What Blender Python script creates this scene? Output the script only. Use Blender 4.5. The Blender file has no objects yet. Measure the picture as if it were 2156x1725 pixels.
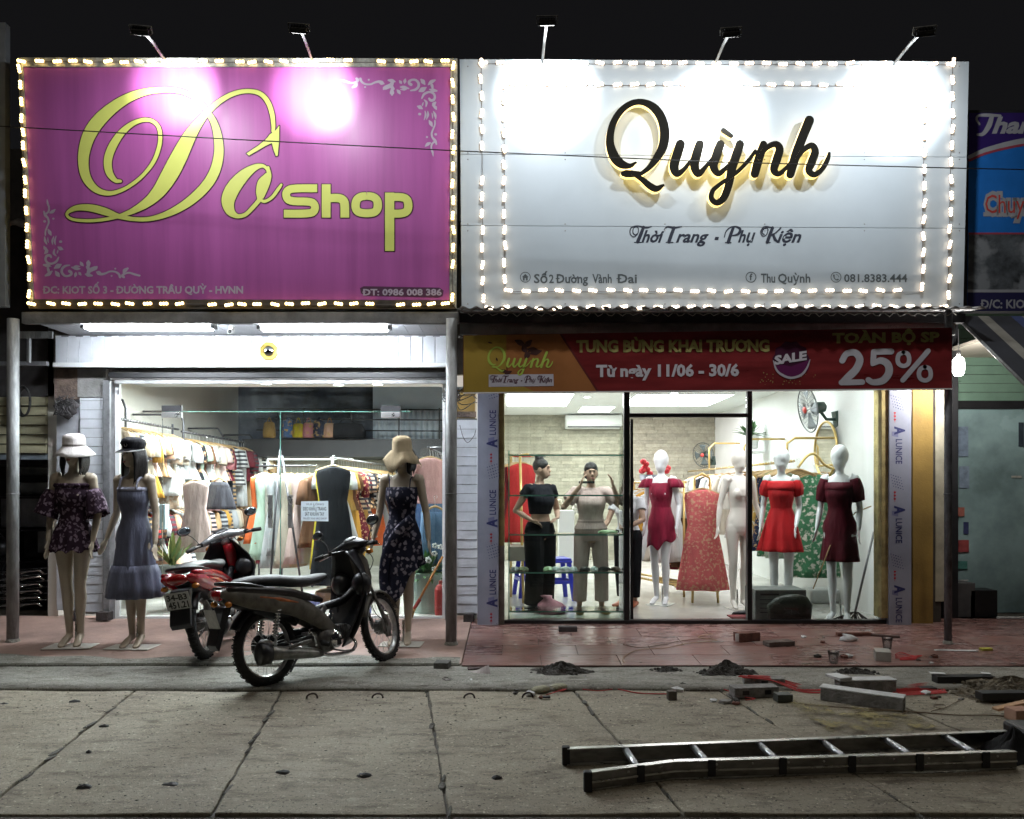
import bpy, bmesh, math, random
from mathutils import Vector, Matrix, geometry
rnd = random.Random(7)
C = bpy.context.scene.collection
SC = bpy.context.scene
R = math.radians
PI = math.pi
# ------------------------------------------------------------------ camera
F, VH, CX, HC = 1650.0, 1030.0, 1078.0, 1.30      # focal length, horizon row, centre column, eye height
cam_data = bpy.data.cameras.new('camera')
cam = bpy.data.objects.new('camera', cam_data); C.objects.link(cam)
cam.location = (0, 0, HC); cam.rotation_euler = (R(90), 0, 0)
cam_data.sensor_width = 36; cam_data.lens = F/2156*36
cam_data.shift_y = (VH-862.5)/2156
cam_data.clip_end = 300
SC.camera = cam
# ------------------------------------------------------------------ night sky, faint street light from behind the camera
world = bpy.data.worlds.new('World'); SC.world = world; world.use_nodes = True
bg = world.node_tree.nodes['Background']
bg.inputs[0].default_value = (0.0075, 0.0074, 0.0082, 1); bg.inputs[1].default_value = 0.85
sun_d = bpy.data.lights.new('street_light_behind', 'SUN'); sun_d.energy = 0.26; sun_d.angle = R(2.0)
sun_d.color = (1.0, 0.90, 0.76)
sun = bpy.data.objects.new('street_light_behind', sun_d); C.objects.link(sun)
sun.rotation_euler = (R(27), 0, R(-14))
SC.view_settings.view_transform = 'Standard'; SC.view_settings.look = 'None'
SC.view_settings.gamma = 1; SC.view_settings.use_curve_mapping = False
SC.view_settings.exposure = 0.0
try:
    SC.cycles.use_light_tree = True
    SC.cycles.max_bounces = 8; SC.cycles.transparent_max_bounces = 16
    SC.cycles.sample_clamp_indirect = 4.0
except Exception: pass

# ------------------------------------------------------------------ helpers
def X(u, Y): return (u-CX)*Y/F
def Z(v, Y): return HC+(VH-v)*Y/F
def P(u, v, Y): return Vector((X(u, Y), Y, Z(v, Y)))
def G(u, v, z=-0.05):
    Y = (HC-z)*F/(v-VH); return Vector((X(u, Y), Y, z))
def WY(Y): return -0.02+(Y-5.89)*0.0511          # height of the sloping pavement at distance Y
def GW(u, v):                                     # point of the sloping pavement seen at u, v
    k = (v-VH)/F; Y = (HC+0.02+5.89*0.0511)/(k+0.0511); return Vector((X(u, Y), Y, WY(Y)))

MATS = {}
def mat(name, col, rough=0.6, metal=0.0, var=0.12, scale=6.0, bump=0.0, bscale=60.0, emit=None, es=0.0,
        col2=None, pat=None, pscale=20.0, coat=0.0, alpha=1.0, spec=None, trans=0.0, stretch=None, sheen=0.0):
    if name in MATS: return MATS[name]
    m = bpy.data.materials.new(name); m.use_nodes = True
    nt = m.node_tree; N = nt.nodes; L = nt.links; b = N['Principled BSDF']
    col = tuple(col)+(1,)
    b.inputs['Roughness'].default_value = rough; b.inputs['Metallic'].default_value = metal
    if coat: b.inputs['Coat Weight'].default_value = coat
    if sheen: b.inputs['Sheen Weight'].default_value = sheen
    if spec is not None: b.inputs['Specular IOR Level'].default_value = spec
    if trans: b.inputs['Transmission Weight'].default_value = trans
    if alpha < 1: b.inputs['Alpha'].default_value = alpha
    tc = N.new('ShaderNodeTexCoord'); src = tc.outputs['Object']
    if stretch:
        mp = N.new('ShaderNodeMapping'); mp.inputs['Scale'].default_value = stretch
        L.new(src, mp.inputs['Vector']); src = mp.outputs['Vector']
    last = None
    if var > 0 or col2:
        n = N.new('ShaderNodeTexNoise'); n.inputs['Scale'].default_value = scale
        n.inputs['Detail'].default_value = 6; n.inputs['Roughness'].default_value = 0.62
        L.new(src, n.inputs['Vector'])
        rp = N.new('ShaderNodeValToRGB'); rp.color_ramp.elements[0].position = 0.32; rp.color_ramp.elements[1].position = 0.68
        dk = col2+(1,) if (col2 and not pat) else tuple(c*(1-var*1.6) for c in col[:3])+(1,)
        rp.color_ramp.elements[0].color = dk; rp.color_ramp.elements[1].color = tuple(min(1, c*(1+var*0.6)) for c in col[:3])+(1,)
        L.new(n.outputs['Fac'], rp.inputs['Fac']); last = rp.outputs['Color']
        mr = N.new('ShaderNodeMapRange'); mr.inputs['To Min'].default_value = max(0.02, rough-0.1); mr.inputs['To Max'].default_value = min(1, rough+0.12)
        L.new(n.outputs['Fac'], mr.inputs['Value']); L.new(mr.outputs['Result'], b.inputs['Roughness'])
    if pat and col2:
        if name.startswith('cloth_'): src = tc.outputs['Object']
        if pat == 'floral':
            v = N.new('ShaderNodeTexVoronoi'); v.inputs['Scale'].default_value = pscale
            w = N.new('ShaderNodeTexNoise'); w.inputs['Scale'].default_value = pscale*0.8
            L.new(src, w.inputs['Vector'])
            ad = N.new('ShaderNodeMixRGB'); ad.blend_type = 'ADD'; ad.inputs[0].default_value = 0.08
            L.new(src, ad.inputs[1]); L.new(w.outputs['Color'], ad.inputs[2]); L.new(ad.outputs[0], v.inputs['Vector'])
            r2 = N.new('ShaderNodeValToRGB'); r2.color_ramp.elements[0].position = 0.30; r2.color_ramp.elements[1].position = 0.44
            r2.color_ramp.elements[0].color = (1, 1, 1, 1); r2.color_ramp.elements[1].color = (0, 0, 0, 1)
            L.new(v.outputs['Distance'], r2.inputs['Fac'])
        elif pat == 'stripe':
            v = N.new('ShaderNodeTexWave'); v.inputs['Scale'].default_value = pscale; v.bands_direction = 'Z'
            L.new(src, v.inputs['Vector'])
            r2 = N.new('ShaderNodeValToRGB'); r2.color_ramp.elements[0].position = 0.48; r2.color_ramp.elements[1].position = 0.55
            L.new(v.outputs['Fac'], r2.inputs['Fac'])
        else:  # patches
            v = N.new('ShaderNodeTexNoise'); v.inputs['Scale'].default_value = pscale; v.inputs['Detail'].default_value = 8
            L.new(src, v.inputs['Vector'])
            r2 = N.new('ShaderNodeValToRGB'); r2.color_ramp.elements[0].position = 0.42 if 'tile' in name else 0.52; r2.color_ramp.elements[1].position = 0.74 if 'tile' in name else 0.62
            L.new(v.outputs['Fac'], r2.inputs['Fac'])
        mx = N.new('ShaderNodeMixRGB'); L.new(r2.outputs['Color'], mx.inputs[0])
        L.new(last, mx.inputs[1]); mx.inputs[2].default_value = tuple(col2)+(1,)
        last = mx.outputs[0]
    if last: L.new(last, b.inputs['Base Color'])
    else: b.inputs['Base Color'].default_value = col
    if bump > 0:
        n2 = N.new('ShaderNodeTexNoise'); n2.inputs['Scale'].default_value = bscale; n2.inputs['Detail'].default_value = 5
        L.new(src, n2.inputs['Vector'])
        bp = N.new('ShaderNodeBump'); bp.inputs['Strength'].default_value = bump; bp.inputs['Distance'].default_value = 0.02
        L.new(n2.outputs['Fac'], bp.inputs['Height']); L.new(bp.outputs['Normal'], b.inputs['Normal'])
    if emit:
        b.inputs['Emission Color'].default_value = tuple(emit)+(1,); b.inputs['Emission Strength'].default_value = es
    MATS[name] = m
    return m

def concrete(name, c1, c2, c3, wet=0.0):
    m = bpy.data.materials.new(name); m.use_nodes = True; nt = m.node_tree; N = nt.nodes; L = nt.links; b = N['Principled BSDF']
    tc = N.new('ShaderNodeTexCoord')
    def noise(sc, det=6, st=(1, 1, 1), off=0):
        mp = N.new('ShaderNodeMapping'); mp.inputs['Scale'].default_value = st; mp.inputs['Location'].default_value = (off, off*2, 0); L.new(tc.outputs['Object'], mp.inputs['Vector'])
        n = N.new('ShaderNodeTexNoise'); n.inputs['Scale'].default_value = sc; n.inputs['Detail'].default_value = det; n.inputs['Roughness'].default_value = .65; L.new(mp.outputs[0], n.inputs['Vector']); return n.outputs['Fac']
    def ramp(src, a, b_):
        r = N.new('ShaderNodeMapRange'); r.inputs['From Min'].default_value = a; r.inputs['From Max'].default_value = b_; L.new(src, r.inputs['Value']); return r.outputs['Result']
    def mix(f, a, c, mode='MIX'):
        x = N.new('ShaderNodeMixRGB'); x.blend_type = mode
        if isinstance(f, float): x.inputs[0].default_value = f
        else: L.new(f, x.inputs[0])
        for i, q in ((1, a), (2, c)):
            if isinstance(q, tuple): x.inputs[i].default_value = q+(1,)
            else: L.new(q, x.inputs[i])
        return x.outputs[0]
    col = mix(ramp(noise(1.1, 5), .35, .65), c1, c2)
    col = mix(ramp(noise(4.5, 8, (1, 2.4, 1), 3), .50, .66), col, c3)
    col = mix(ramp(noise(11, 8, (.6, 2.2, 1), 9), .58, .70), col, tuple(min(1, q*1.25) for q in c1))
    sp = noise(70, 4, (1, 1, 1), 5); col = mix(ramp(sp, .57, .66), col, tuple(q*.35 for q in c3))
    col = mix(ramp(noise(48, 4, (1, 1, 1), 2), .60, .68), col, tuple(min(1, q*1.6) for q in c1))
    L.new(col, b.inputs['Base Color']); rr = N.new('ShaderNodeMapRange'); rr.inputs['To Min'].default_value = .62-wet; rr.inputs['To Max'].default_value = .95; L.new(noise(3, 5, (1, 1, 1), 7), rr.inputs['Value']); L.new(rr.outputs['Result'], b.inputs['Roughness'])
    h1 = N.new('ShaderNodeMath'); h1.operation = 'ADD'; L.new(noise(130, 5), h1.inputs[0]); L.new(noise(16, 8), h1.inputs[1])
    bp = N.new('ShaderNodeBump'); bp.inputs['Strength'].default_value = .75; bp.inputs['Distance'].default_value = .012; L.new(h1.outputs[0], bp.inputs['Height']); L.new(bp.outputs['Normal'], b.inputs['Normal'])
    MATS[name] = m; return m

def glass(name, tint=(0.93, 0.97, 0.95), refl=1.0, rough=0.0):
    if name in MATS: return MATS[name]
    m = bpy.data.materials.new(name); m.use_nodes = True; nt = m.node_tree; N = nt.nodes; L = nt.links
    N.remove(N['Principled BSDF'])
    t = N.new('ShaderNodeBsdfTransparent'); t.inputs[0].default_value = tint+(1,)
    g = N.new('ShaderNodeBsdfGlossy'); g.inputs['Roughness'].default_value = rough
    fr = N.new('ShaderNodeFresnel'); fr.inputs[0].default_value = 1.45
    # fine dust on the pane
    no = N.new('ShaderNodeTexNoise'); no.inputs['Scale'].default_value = 3.0; no.inputs['Detail'].default_value = 6
    tc = N.new('ShaderNodeTexCoord'); L.new(tc.outputs['Object'], no.inputs['Vector'])
    dm = N.new('ShaderNodeMapRange'); dm.inputs['From Min'].default_value = 0.45; dm.inputs['From Max'].default_value = 0.9
    dm.inputs['To Min'].default_value = 0.0; dm.inputs['To Max'].default_value = 0.035
    L.new(no.outputs['Fac'], dm.inputs['Value'])
    d = N.new('ShaderNodeBsdfDiffuse'); d.inputs[0].default_value = (0.6, 0.62, 0.6, 1)
    ml = N.new('ShaderNodeMath'); ml.operation = 'MULTIPLY'; ml.inputs[1].default_value = refl
    L.new(fr.outputs[0], ml.inputs[0])
    m1 = N.new('ShaderNodeMixShader'); L.new(ml.outputs[0], m1.inputs[0]); L.new(t.outputs[0], m1.inputs[1]); L.new(g.outputs[0], m1.inputs[2])
    m2 = N.new('ShaderNodeMixShader'); L.new(dm.outputs['Result'], m2.inputs[0]); L.new(m1.outputs[0], m2.inputs[1]); L.new(d.outputs[0], m2.inputs[2])
    L.new(m2.outputs[0], N['Material Output'].inputs[0])
    MATS[name] = m; return m

def emis(name, col, s):
    if name in MATS: return MATS[name]
    m = bpy.data.materials.new(name); m.use_nodes = True; b = m.node_tree.nodes['Principled BSDF']
    b.inputs['Base Color'].default_value = (0.8, 0.8, 0.8, 1)
    b.inputs['Emission Color'].default_value = tuple(col)+(1,); b.inputs['Emission Strength'].default_value = s
    MATS[name] = m; return m

def catmull(pts, n=8, closed=False):
    out = []; k = len(pts)
    rng = range(k if closed else k-1)
    for i in rng:
        p0 = pts[(i-1) % k] if (closed or i > 0) else [2*a-b for a, b in zip(pts[0], pts[1])]
        p1 = pts[i]; p2 = pts[(i+1) % k]
        p3 = pts[(i+2) % k] if (closed or i+2 < k) else [2*a-b for a, b in zip(pts[-1], pts[-2])]
        for j in range(n):
            t = j/n
            out.append([0.5*((2*b)+(c-a)*t+(2*a-5*b+4*c-d)*t*t+(-a+3*b-3*c+d)*t**3) for a, b, c, d in zip(p0, p1, p2, p3)])
    if not closed: out.append(list(pts[-1]))
    return out

class MB:
    def __init__(s): s.v = []; s.f = []; s.mi = []; s.cur = 0
    def m(s, i): s.cur = i; return s
    def add(s, vs, fs):
        o = len(s.v); s.v += [Vector(a) for a in vs]; s.f += [tuple(i+o for i in q) for q in fs]; s.mi += [s.cur]*len(fs); return s
    def box(s, x0, x1, y0, y1, z0, z1, M=None):
        vs = [Vector((x, y, z)) for z in (z0, z1) for y in (y0, y1) for x in (x0, x1)]
        if M is not None: vs = [M@a for a in vs]
        return s.add(vs, [(0, 2, 3, 1), (4, 5, 7, 6), (0, 1, 5, 4), (2, 6, 7, 3), (0, 4, 6, 2), (1, 3, 7, 5)])
    def tube(s, pts, r, n=8, cap=True, ry=None):
        pts = [Vector(p) for p in pts]; k = len(pts)
        rs = r if isinstance(r, (list, tuple)) else [r]*k
        rs2 = ry if ry is not None else rs
        if not isinstance(rs2, (list, tuple)): rs2 = [rs2]*k
        o = len(s.v); up = None; vs = []
        for i, p in enumerate(pts):
            d = (pts[min(i+1, k-1)]-pts[max(i-1, 0)])
            if d.length < 1e-9: d = Vector((0, 0, 1))
            d.normalize()
            if up is None:
                up = Vector((0, 0, 1)) if abs(d.z) < 0.9 else Vector((0, 1, 0))
            a = up-d*up.dot(d)
            if a.length < 1e-6: a = d.orthogonal()
            a.normalize(); up = a; b = d.cross(a)
            for j in range(n):
                t = 2*PI*j/n
                vs.append(p+a*(math.sin(t)*rs2[i])+b*(math.cos(t)*rs[i]))
        fs = []
        for i in range(k-1):
            for j in range(n):
                fs.append((i*n+j, i*n+(j+1) % n, (i+1)*n+(j+1) % n, (i+1)*n+j))
        if cap:
            fs.append(tuple(range(n))[::-1]); fs.append(tuple((k-1)*n+j for j in range(n)))
        return s.add(vs, fs)
    def capsule(s, a, b, ra, rb, n=10):
        a = Vector(a); b = Vector(b); d = (b-a)
        if d.length < 1e-6: d = Vector((0, 0, 1e-4))
        e = d.normalized(); pts = []; rs = []
        for t in (1.0, 0.85, 0.5, 0.0):
            if t < 1 or True: pts.append(a-e*ra*t*0.999); rs.append(ra*math.sqrt(max(1e-4, 1-t*t)))
        for t in (0.0, 0.5, 0.85, 1.0):
            pts.append(b+e*rb*t*0.999); rs.append(rb*math.sqrt(max(1e-4, 1-t*t)))
        return s.tube(pts, rs, n)
    def ell(s, c, rx, ry, rz, n=14, k=9, M=None):
        vs = []; fs = []; c = Vector(c)
        for i in range(k+1):
            ph = -PI/2+PI*i/k
            for j in range(n):
                t = 2*PI*j/n; q = Vector((math.cos(ph)*math.cos(t)*rx, math.cos(ph)*math.sin(t)*ry, math.sin(ph)*rz))
                if M is not None: q = M@q
                vs.append(c+q)
        for i in range(k):
            for j in range(n): fs.append((i*n+j, i*n+(j+1) % n, (i+1)*n+(j+1) % n, (i+1)*n+j))
        return s.add(vs, fs)
    def loft(s, secs, n=20, cap=True, fold=None):
        # secs: (cx, cy, cz, rx, ry) horizontal ellipses; fold(i, t) -> radius factor
        vs = []; fs = []; k = len(secs)
        for i, (cx, cy, cz, rx, ry) in enumerate(secs):
            for j in range(n):
                t = 2*PI*j/n; g = fold(i, t) if fold else 1
                vs.append((cx+math.cos(t)*rx*g, cy+math.sin(t)*ry*g, cz))
        for i in range(k-1):
            for j in range(n): fs.append((i*n+j, i*n+(j+1) % n, (i+1)*n+(j+1) % n, (i+1)*n+j))
        if cap: fs.append(tuple(range(n))[::-1]); fs.append(tuple((k-1)*n+j for j in range(n)))
        return s.add(vs, fs)
    def lathe(s, prof, n=24, c=(0, 0, 0), axis='z', a0=0, a1=2*PI):
        full = abs(a1-a0-2*PI) < 1e-6; k = len(prof); m = n if full else n+1; vs = []; fs = []
        for i in range(m):
            t = a0+(a1-a0)*i/n
            for (r, h) in prof:
                if axis == 'z': q = (c[0]+r*math.cos(t), c[1]+r*math.sin(t), c[2]+h)
                elif axis == 'y': q = (c[0]+r*math.cos(t), c[1]+h, c[2]+r*math.sin(t))
                else: q = (c[0]+h, c[1]+r*math.cos(t), c[2]+r*math.sin(t))
                vs.append(q)
        for i in range(n):
            for j in range(k-1):
                a = i*k+j; b = ((i+1) % m)*k+j; fs.append((a, b, b+1, a+1))
        return s.add(vs, fs)
    def poly(s, pts3):
        tri = geometry.tessellate_polygon([[Vector(p) for p in pts3]])
        return s.add(pts3, [tuple(t) for t in tri])
    def prism(s, a, b):
        # a, b: matching 3D outlines (front, back)
        n = len(a); tri = geometry.tessellate_polygon([[Vector(p) for p in a]])
        fs = [tuple(t) for t in tri]+[tuple(i+n for i in t)[::-1] for t in tri]+[(i, (i+1) % n, n+(i+1) % n, n+i) for i in range(n)]
        return s.add(list(a)+list(b), fs)
    def grid(s, fn, nu, nv):
        vs = [fn(i/nu, j/nv) for i in range(nu+1) for j in range(nv+1)]
        fs = [(i*(nv+1)+j, (i+1)*(nv+1)+j, (i+1)*(nv+1)+j+1, i*(nv+1)+j+1) for i in range(nu) for j in range(nv)]
        return s.add(vs, fs)
    def xf(s, M, start=0):
        for i in range(start, len(s.v)): s.v[i] = M@s.v[i]
        return s
    def mesh(s, name, smooth=False, fixn=True):
        me = bpy.data.meshes.new(name); me.from_pydata([tuple(a) for a in s.v], [], s.f)
        for p, i in zip(me.polygons, s.mi): p.material_index = i
        if fixn:
            bm = bmesh.new(); bm.from_mesh(me); bmesh.ops.recalc_face_normals(bm, faces=bm.faces); bm.to_mesh(me); bm.free()
        if smooth:
            me.polygons.foreach_set('use_smooth', [True]*len(me.polygons))
        me.update(); return me
    def build(s, name, m, parent=None, smooth=False, bevel=0, solid=0, fixn=True, auto=None):
        me = s.mesh(name, smooth, fixn)
        for q in (m if isinstance(m, (list, tuple)) else [m]): me.materials.append(q)
        return put(name, me, parent, bevel, solid, auto)

def put(name, me, parent=None, bevel=0, solid=0, auto=None):
    o = bpy.data.objects.new(name, me); C.objects.link(o)
    if parent is not None:
        o.parent = parent
        o.matrix_parent_inverse = WM.get(parent, Matrix()).inverted()
    if solid:
        q = o.modifiers.new('thick', 'SOLIDIFY'); q.thickness = solid; q.offset = 0
    if bevel:
        q = o.modifiers.new('bevel', 'BEVEL'); q.width = bevel; q.segments = 2; q.limit_method = 'ANGLE'
    return o
WM = {}
def tag(o, label, cat, group=None, kind=None):
    if label: o['label'] = label
    if cat: o['category'] = cat
    if group: o['group'] = group
    if kind: o['kind'] = kind
    return o
def thing(name, label, cat, loc=(0, 0, 0), group=None):
    o = bpy.data.objects.new(name, None); C.objects.link(o); o.location = loc; o.empty_display_size = 0.1
    WM[o] = Matrix.Translation(Vector(loc)); tag(o, label, cat, group); return o
def struct(o): o['kind'] = 'structure'; return o
def place(root, loc, rz=0, sc=1.0):
    root.location = loc; root.rotation_euler = (0, 0, rz); root.scale = (sc, sc, sc)
    WM[root] = Matrix()
def copy_tree(o, parent=None):
    c = o.copy(); C.objects.link(c)
    if parent is not None: c.parent = parent
    for ch in list(o.children): copy_tree(ch, c)
    return c
def grab(o):
    bpy.context.view_layer.update()
    dg = bpy.context.evaluated_depsgraph_get()
    me = bpy.data.meshes.new_from_object(o.evaluated_get(dg), depsgraph=dg)
    return me
def organic(name, mb, m, parent, voxel=0.009, it=3):
    me0 = mb.mesh('tmp'); t = bpy.data.objects.new('tmp', me0); C.objects.link(t)
    q = t.modifiers.new('r', 'REMESH'); q.mode = 'VOXEL'; q.voxel_size = voxel; q.use_smooth_shade = True
    if it:
        q = t.modifiers.new('s', 'SMOOTH'); q.iterations = it; q.factor = 0.5
    me = grab(t); bpy.data.objects.remove(t); bpy.data.meshes.remove(me0)
    me.name = name; me.materials.clear(); me.materials.append(m)
    me.polygons.foreach_set('use_smooth', [True]*len(me.polygons))
    return put(name, me, parent)

# ---- flat artwork on a plane: px -> world
class Plane:
    """plane that passes through distance Yb at row vb and Yt at row vt"""
    def __init__(s, Yb, vb, Yt, vt):
        s.zb = Z(vb, Yb); zt = Z(vt, Yt); s.Yb = Yb; s.k = (Yt-Yb)/(zt-s.zb)
        s.n = Vector((0, -1, s.k)).normalized()
    def p(s, u, v, d=0.0):
        # Y = Yb + k (z - zb), z = HC + (VH-v) Y/F
        a = (VH-v)/F; Y = (s.Yb+s.k*(HC-s.zb))/(1-s.k*a)
        return Vector((X(u, Y), Y, HC+a*Y))+s.n*d
def ribbon(mb, pl, pts, d, d0=None, n=8, scale=1.0, widen=0.0, mapf=None, rise=0.0, round_=True):
    """pts: (x, y, width) in art coordinates, drawn as a band of varying width"""
    c = catmull([list(p) for p in pts], n) if n > 1 else [list(p) for p in pts]
    L = []; Rr = []; k = len(c)
    dirs = []
    for i in range(k):
        a = c[max(i-1, 0)]; b = c[min(i+1, k-1)]; dx, dy = b[0]-a[0], b[1]-a[1]; l = math.hypot(dx, dy) or 1
        dirs.append((dx/l, dy/l))
    q = []
    if round_:
        for t in (-1, -0.85, -0.5): q.append((c[0][0]+dirs[0][0]*(c[0][2]/2+widen)*t, c[0][1]+dirs[0][1]*(c[0][2]/2+widen)*t, (c[0][2]+2*widen)*math.sqrt(max(0.01, 1-t*t)), dirs[0], 0))
    for i in range(k): q.append((c[i][0], c[i][1], c[i][2]+2*widen, dirs[i], i/(k-1)))
    if round_:
        for t in (0.5, 0.85, 1): q.append((c[-1][0]+dirs[-1][0]*(c[-1][2]/2+widen)*t, c[-1][1]+dirs[-1][1]*(c[-1][2]/2+widen)*t, (c[-1][2]+2*widen)*math.sqrt(max(0.01, 1-t*t)), dirs[-1], 1))
    mp = mapf or (lambda x, y: (x, y))
    vs = []; fs = []
    for (x, y, w, (dx, dy), t) in q:
        for sg in (-1, 1):
            u, v = mp(x-dy*w/2*sg, y+dx*w/2*sg); vs.append(pl.p(u, v, d+rise*t))
    m = len(q); fs = [(2*i, 2*i+1, 2*i+3, 2*i+2) for i in range(m-1)]
    if d0 is not None:
        o = len(vs)
        for (x, y, w, (dx, dy), t) in q:
            for sg in (-1, 1):
                u, v = mp(x-dy*w/2*sg, y+dx*w/2*sg); vs.append(pl.p(u, v, d0+rise*t))
        cur = mb.cur; mb.add(vs, fs); oo = len(mb.v)-len(vs)
        side = []
        for i in range(m-1):
            side.append((2*i+oo, 2*i+2+oo, o+2*i+2+oo, o+2*i+oo)); side.append((2*i+1+oo, 2*i+3+oo, o+2*i+3+oo, o+2*i+1+oo))
        side.append((oo, 1+oo, o+1+oo, o+oo)); side.append((2*m-2+oo, 2*m-1+oo, o+2*m-1+oo, o+2*m-2+oo))
        mb.f += side; mb.mi += [cur+1]*len(side)
    else: mb.add(vs, fs)
    return mb
def flat(mb, pl, pts, d):
    return mb.poly([pl.p(u, v, d) for u, v in pts])

# ---- text: evaluated font meshes; horns and bars of Vietnamese letters are added as strokes
_tw = {}
def font_mesh(t, bold, shear=0.0):
    cu = bpy.data.curves.new('txt', 'FONT'); cu.body = t; cu.size = 1.0; cu.offset = bold; cu.shear = shear; cu.resolution_u = 2
    o = bpy.data.objects.new('txt', cu); C.objects.link(o); me = grab(o)
    bpy.data.objects.remove(o); bpy.data.curves.remove(cu)
    vs = [tuple(v.co) for v in me.vertices]; fs = [tuple(p.vertices) for p in me.polygons]
    bpy.data.meshes.remove(me); return vs, fs
def tright(t):
    if t not in _tw:
        vs, _ = font_mesh(t, 0.0); _tw[t] = max([v[0] for v in vs] or [0])
    return _tw[t]
HORN = {'ơ': 'o', 'ờ': 'ò', 'ớ': 'ó', 'Ơ': 'O', 'Ờ': 'Ò', 'ư': 'u', 'ừ': 'ù', 'Ư': 'U', 'Ừ': 'Ù'}
def text_geo(t, bold=0.02, shear=0.0):
    base = ''.join(HORN.get(c, 'D' if c == 'Đ' else c) for c in t)
    vs, fs = font_mesh(base, bold, 0.0); vs = list(vs); fs = list(fs)
    def quad(pts):
        o = len(vs); vs.extend([(x, y, 0.004) for x, y in pts]); fs.append(tuple(range(o, o+len(pts))))
    th = 0.05+bold
    for i, c in enumerate(t):
        if c in HORN:
            r = tright(base[:i+1]); h = 0.47 if c.islower() else 0.68
            quad([(r-th*1.4, h-th*0.6), (r+0.02, h-th*0.2), (r+0.08, h+0.08), (r+0.08+th, h+0.06), (r+0.07, h-th*1.2), (r, h-th*1.9)])
        if c == 'Đ':
            r = tright(base[:i+1]); w = tright('D'); l = r-w
            quad([(l-0.03, 0.31), (l+0.3, 0.31), (l+0.3, 0.31+th), (l-0.03, 0.31+th)])
    vs = [(x+shear*y, y, z) for x, y, z in vs]
    x0 = min(v[0] for v in vs); x1 = max(v[0] for v in vs)
    return vs, fs, x0, x1
def text(mb, pl, t, u0, u1, vbase, capv, d, bold=0.02, shear=0.0, rot=0, slope=0.0):
    """fits the text between u0 and u1 with cap height capv pixels; rot: 0, 90 (reads upwards) or -90"""
    vs, fs, x0, x1 = text_geo(t, bold, shear)
    sx = (u1-u0)/(x1-x0); sy = capv/0.68; out = []
    for x, y, z in vs:
        a = (x-x0)*sx; b = y*sy
        if rot == 0: u, v = u0+a, vbase-b-slope*a
        elif rot == 90: u, v = vbase+0-b, -(u0+a)      # caller passes swapped axes
        else: u, v = vbase+b, u0+a
        if rot == 90: u, v = vbase-b, u1-a
        out.append(pl.p(u, v, d+z*0.4))
    return mb.add(out, fs)
# ------------------------------------------------------------------ materials
m_conc = concrete('concrete', (0.33, 0.295, 0.22), (0.25, 0.22, 0.165), (0.15, 0.125, 0.09))
m_conc2 = concrete('concrete_edge', (0.32, 0.31, 0.27), (0.24, 0.235, 0.20), (0.14, 0.125, 0.10))
m_road = concrete('dark_road', (0.11, 0.098, 0.075), (0.08, 0.072, 0.058), (0.04, 0.036, 0.03))
m_grout = mat('dirt_joint', (0.10, 0.095, 0.08), 0.95, var=0.3, scale=12, bump=0.5)
m_pink = mat('pink_pavement', (0.40, 0.27, 0.225), 0.55, var=0.22, scale=3.0, bump=0.2, bscale=25)
m_tile = mat('red_tile', (0.225, 0.115, 0.10), 0.26, var=0.30, scale=7, bump=0.12, bscale=18, col2=(0.30, 0.20, 0.18), pat='patch', pscale=3, stretch=(1, 3, 1))
m_tile2 = mat('red_tile_b', (0.25, 0.125, 0.105), 0.30, var=0.35, scale=9, bump=0.15, bscale=18, col2=(0.31, 0.21, 0.185), pat='patch', pscale=3, stretch=(1, 3, 1))
m_white = mat('white_wall', (0.78, 0.79, 0.78), 0.6, var=0.04, scale=2)
m_cream = mat('cream_wall', (0.74, 0.72, 0.66), 0.65, var=0.06, scale=1.5)
m_pvc = mat('white_siding', (0.66, 0.68, 0.72), 0.45, var=0.10, scale=5, bump=0.1, bscale=9)
m_pvcg = mat('siding_gap', (0.20, 0.20, 0.20), 0.8, var=0.2)
m_dark = mat('dark_steel', (0.035, 0.035, 0.038), 0.5, metal=0.4, var=0.2)
m_black = mat('black_frame', (0.012, 0.012, 0.013), 0.4, var=0.1)
m_grey = mat('grey_metal', (0.30, 0.30, 0.31), 0.45, metal=0.5, var=0.25, scale=9, bump=0.15)
m_pole = mat('painted_pole', (0.33, 0.34, 0.34), 0.5, metal=0.25, var=0.3, scale=14, bump=0.3, bscale=60, stretch=(1, 1, 0.3))
m_poledark = mat('weathered_pole', (0.14, 0.14, 0.15), 0.5, metal=0.4, var=0.4, scale=18, bump=0.3, bscale=60, stretch=(1, 1, 0.4))
m_alu = mat('aluminium', (0.72, 0.72, 0.70), 0.28, metal=0.9, var=0.1, scale=12)
m_floor = mat('interior_tile', (0.55, 0.54, 0.50), 0.18, var=0.08, scale=3)
m_yellow = mat('yellow_wall', (0.33, 0.21, 0.05), 0.7, var=0.18, scale=3, bump=0.15)
m_ylw2 = mat('bare_yellow_edge', (0.48, 0.38, 0.16), 0.75, var=0.3, scale=8, bump=0.3)
m_film = mat('protective_film', (0.35, 0.37, 0.46), 0.30, var=0.08, scale=4, bump=0.25, bscale=6)
m_ink = mat('navy_ink', (0.03, 0.035, 0.14), 0.5, var=0)
m_redink = mat('red_ink', (0.5, 0.03, 0.04), 0.5, var=0)
m_glass = glass('shop_glass')
m_shelfg = glass('shelf_glass', (0.95, 0.985, 0.97), 1.0)
m_gedge = mat('glass_edge', (0.16, 0.40, 0.32), 0.15, var=0.1, emit=None)
m_stone = [mat('stone_strip_%d' % i, c, 0.85, var=0.14, scale=9, bump=0.5, bscale=30) for i, c in enumerate([(0.40, 0.375, 0.295), (0.36, 0.34, 0.27), (0.44, 0.415, 0.33)])]
m_gold = mat('gold_pipe', (0.62, 0.44, 0.16), 0.3, metal=0.6, var=0.08)
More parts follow.
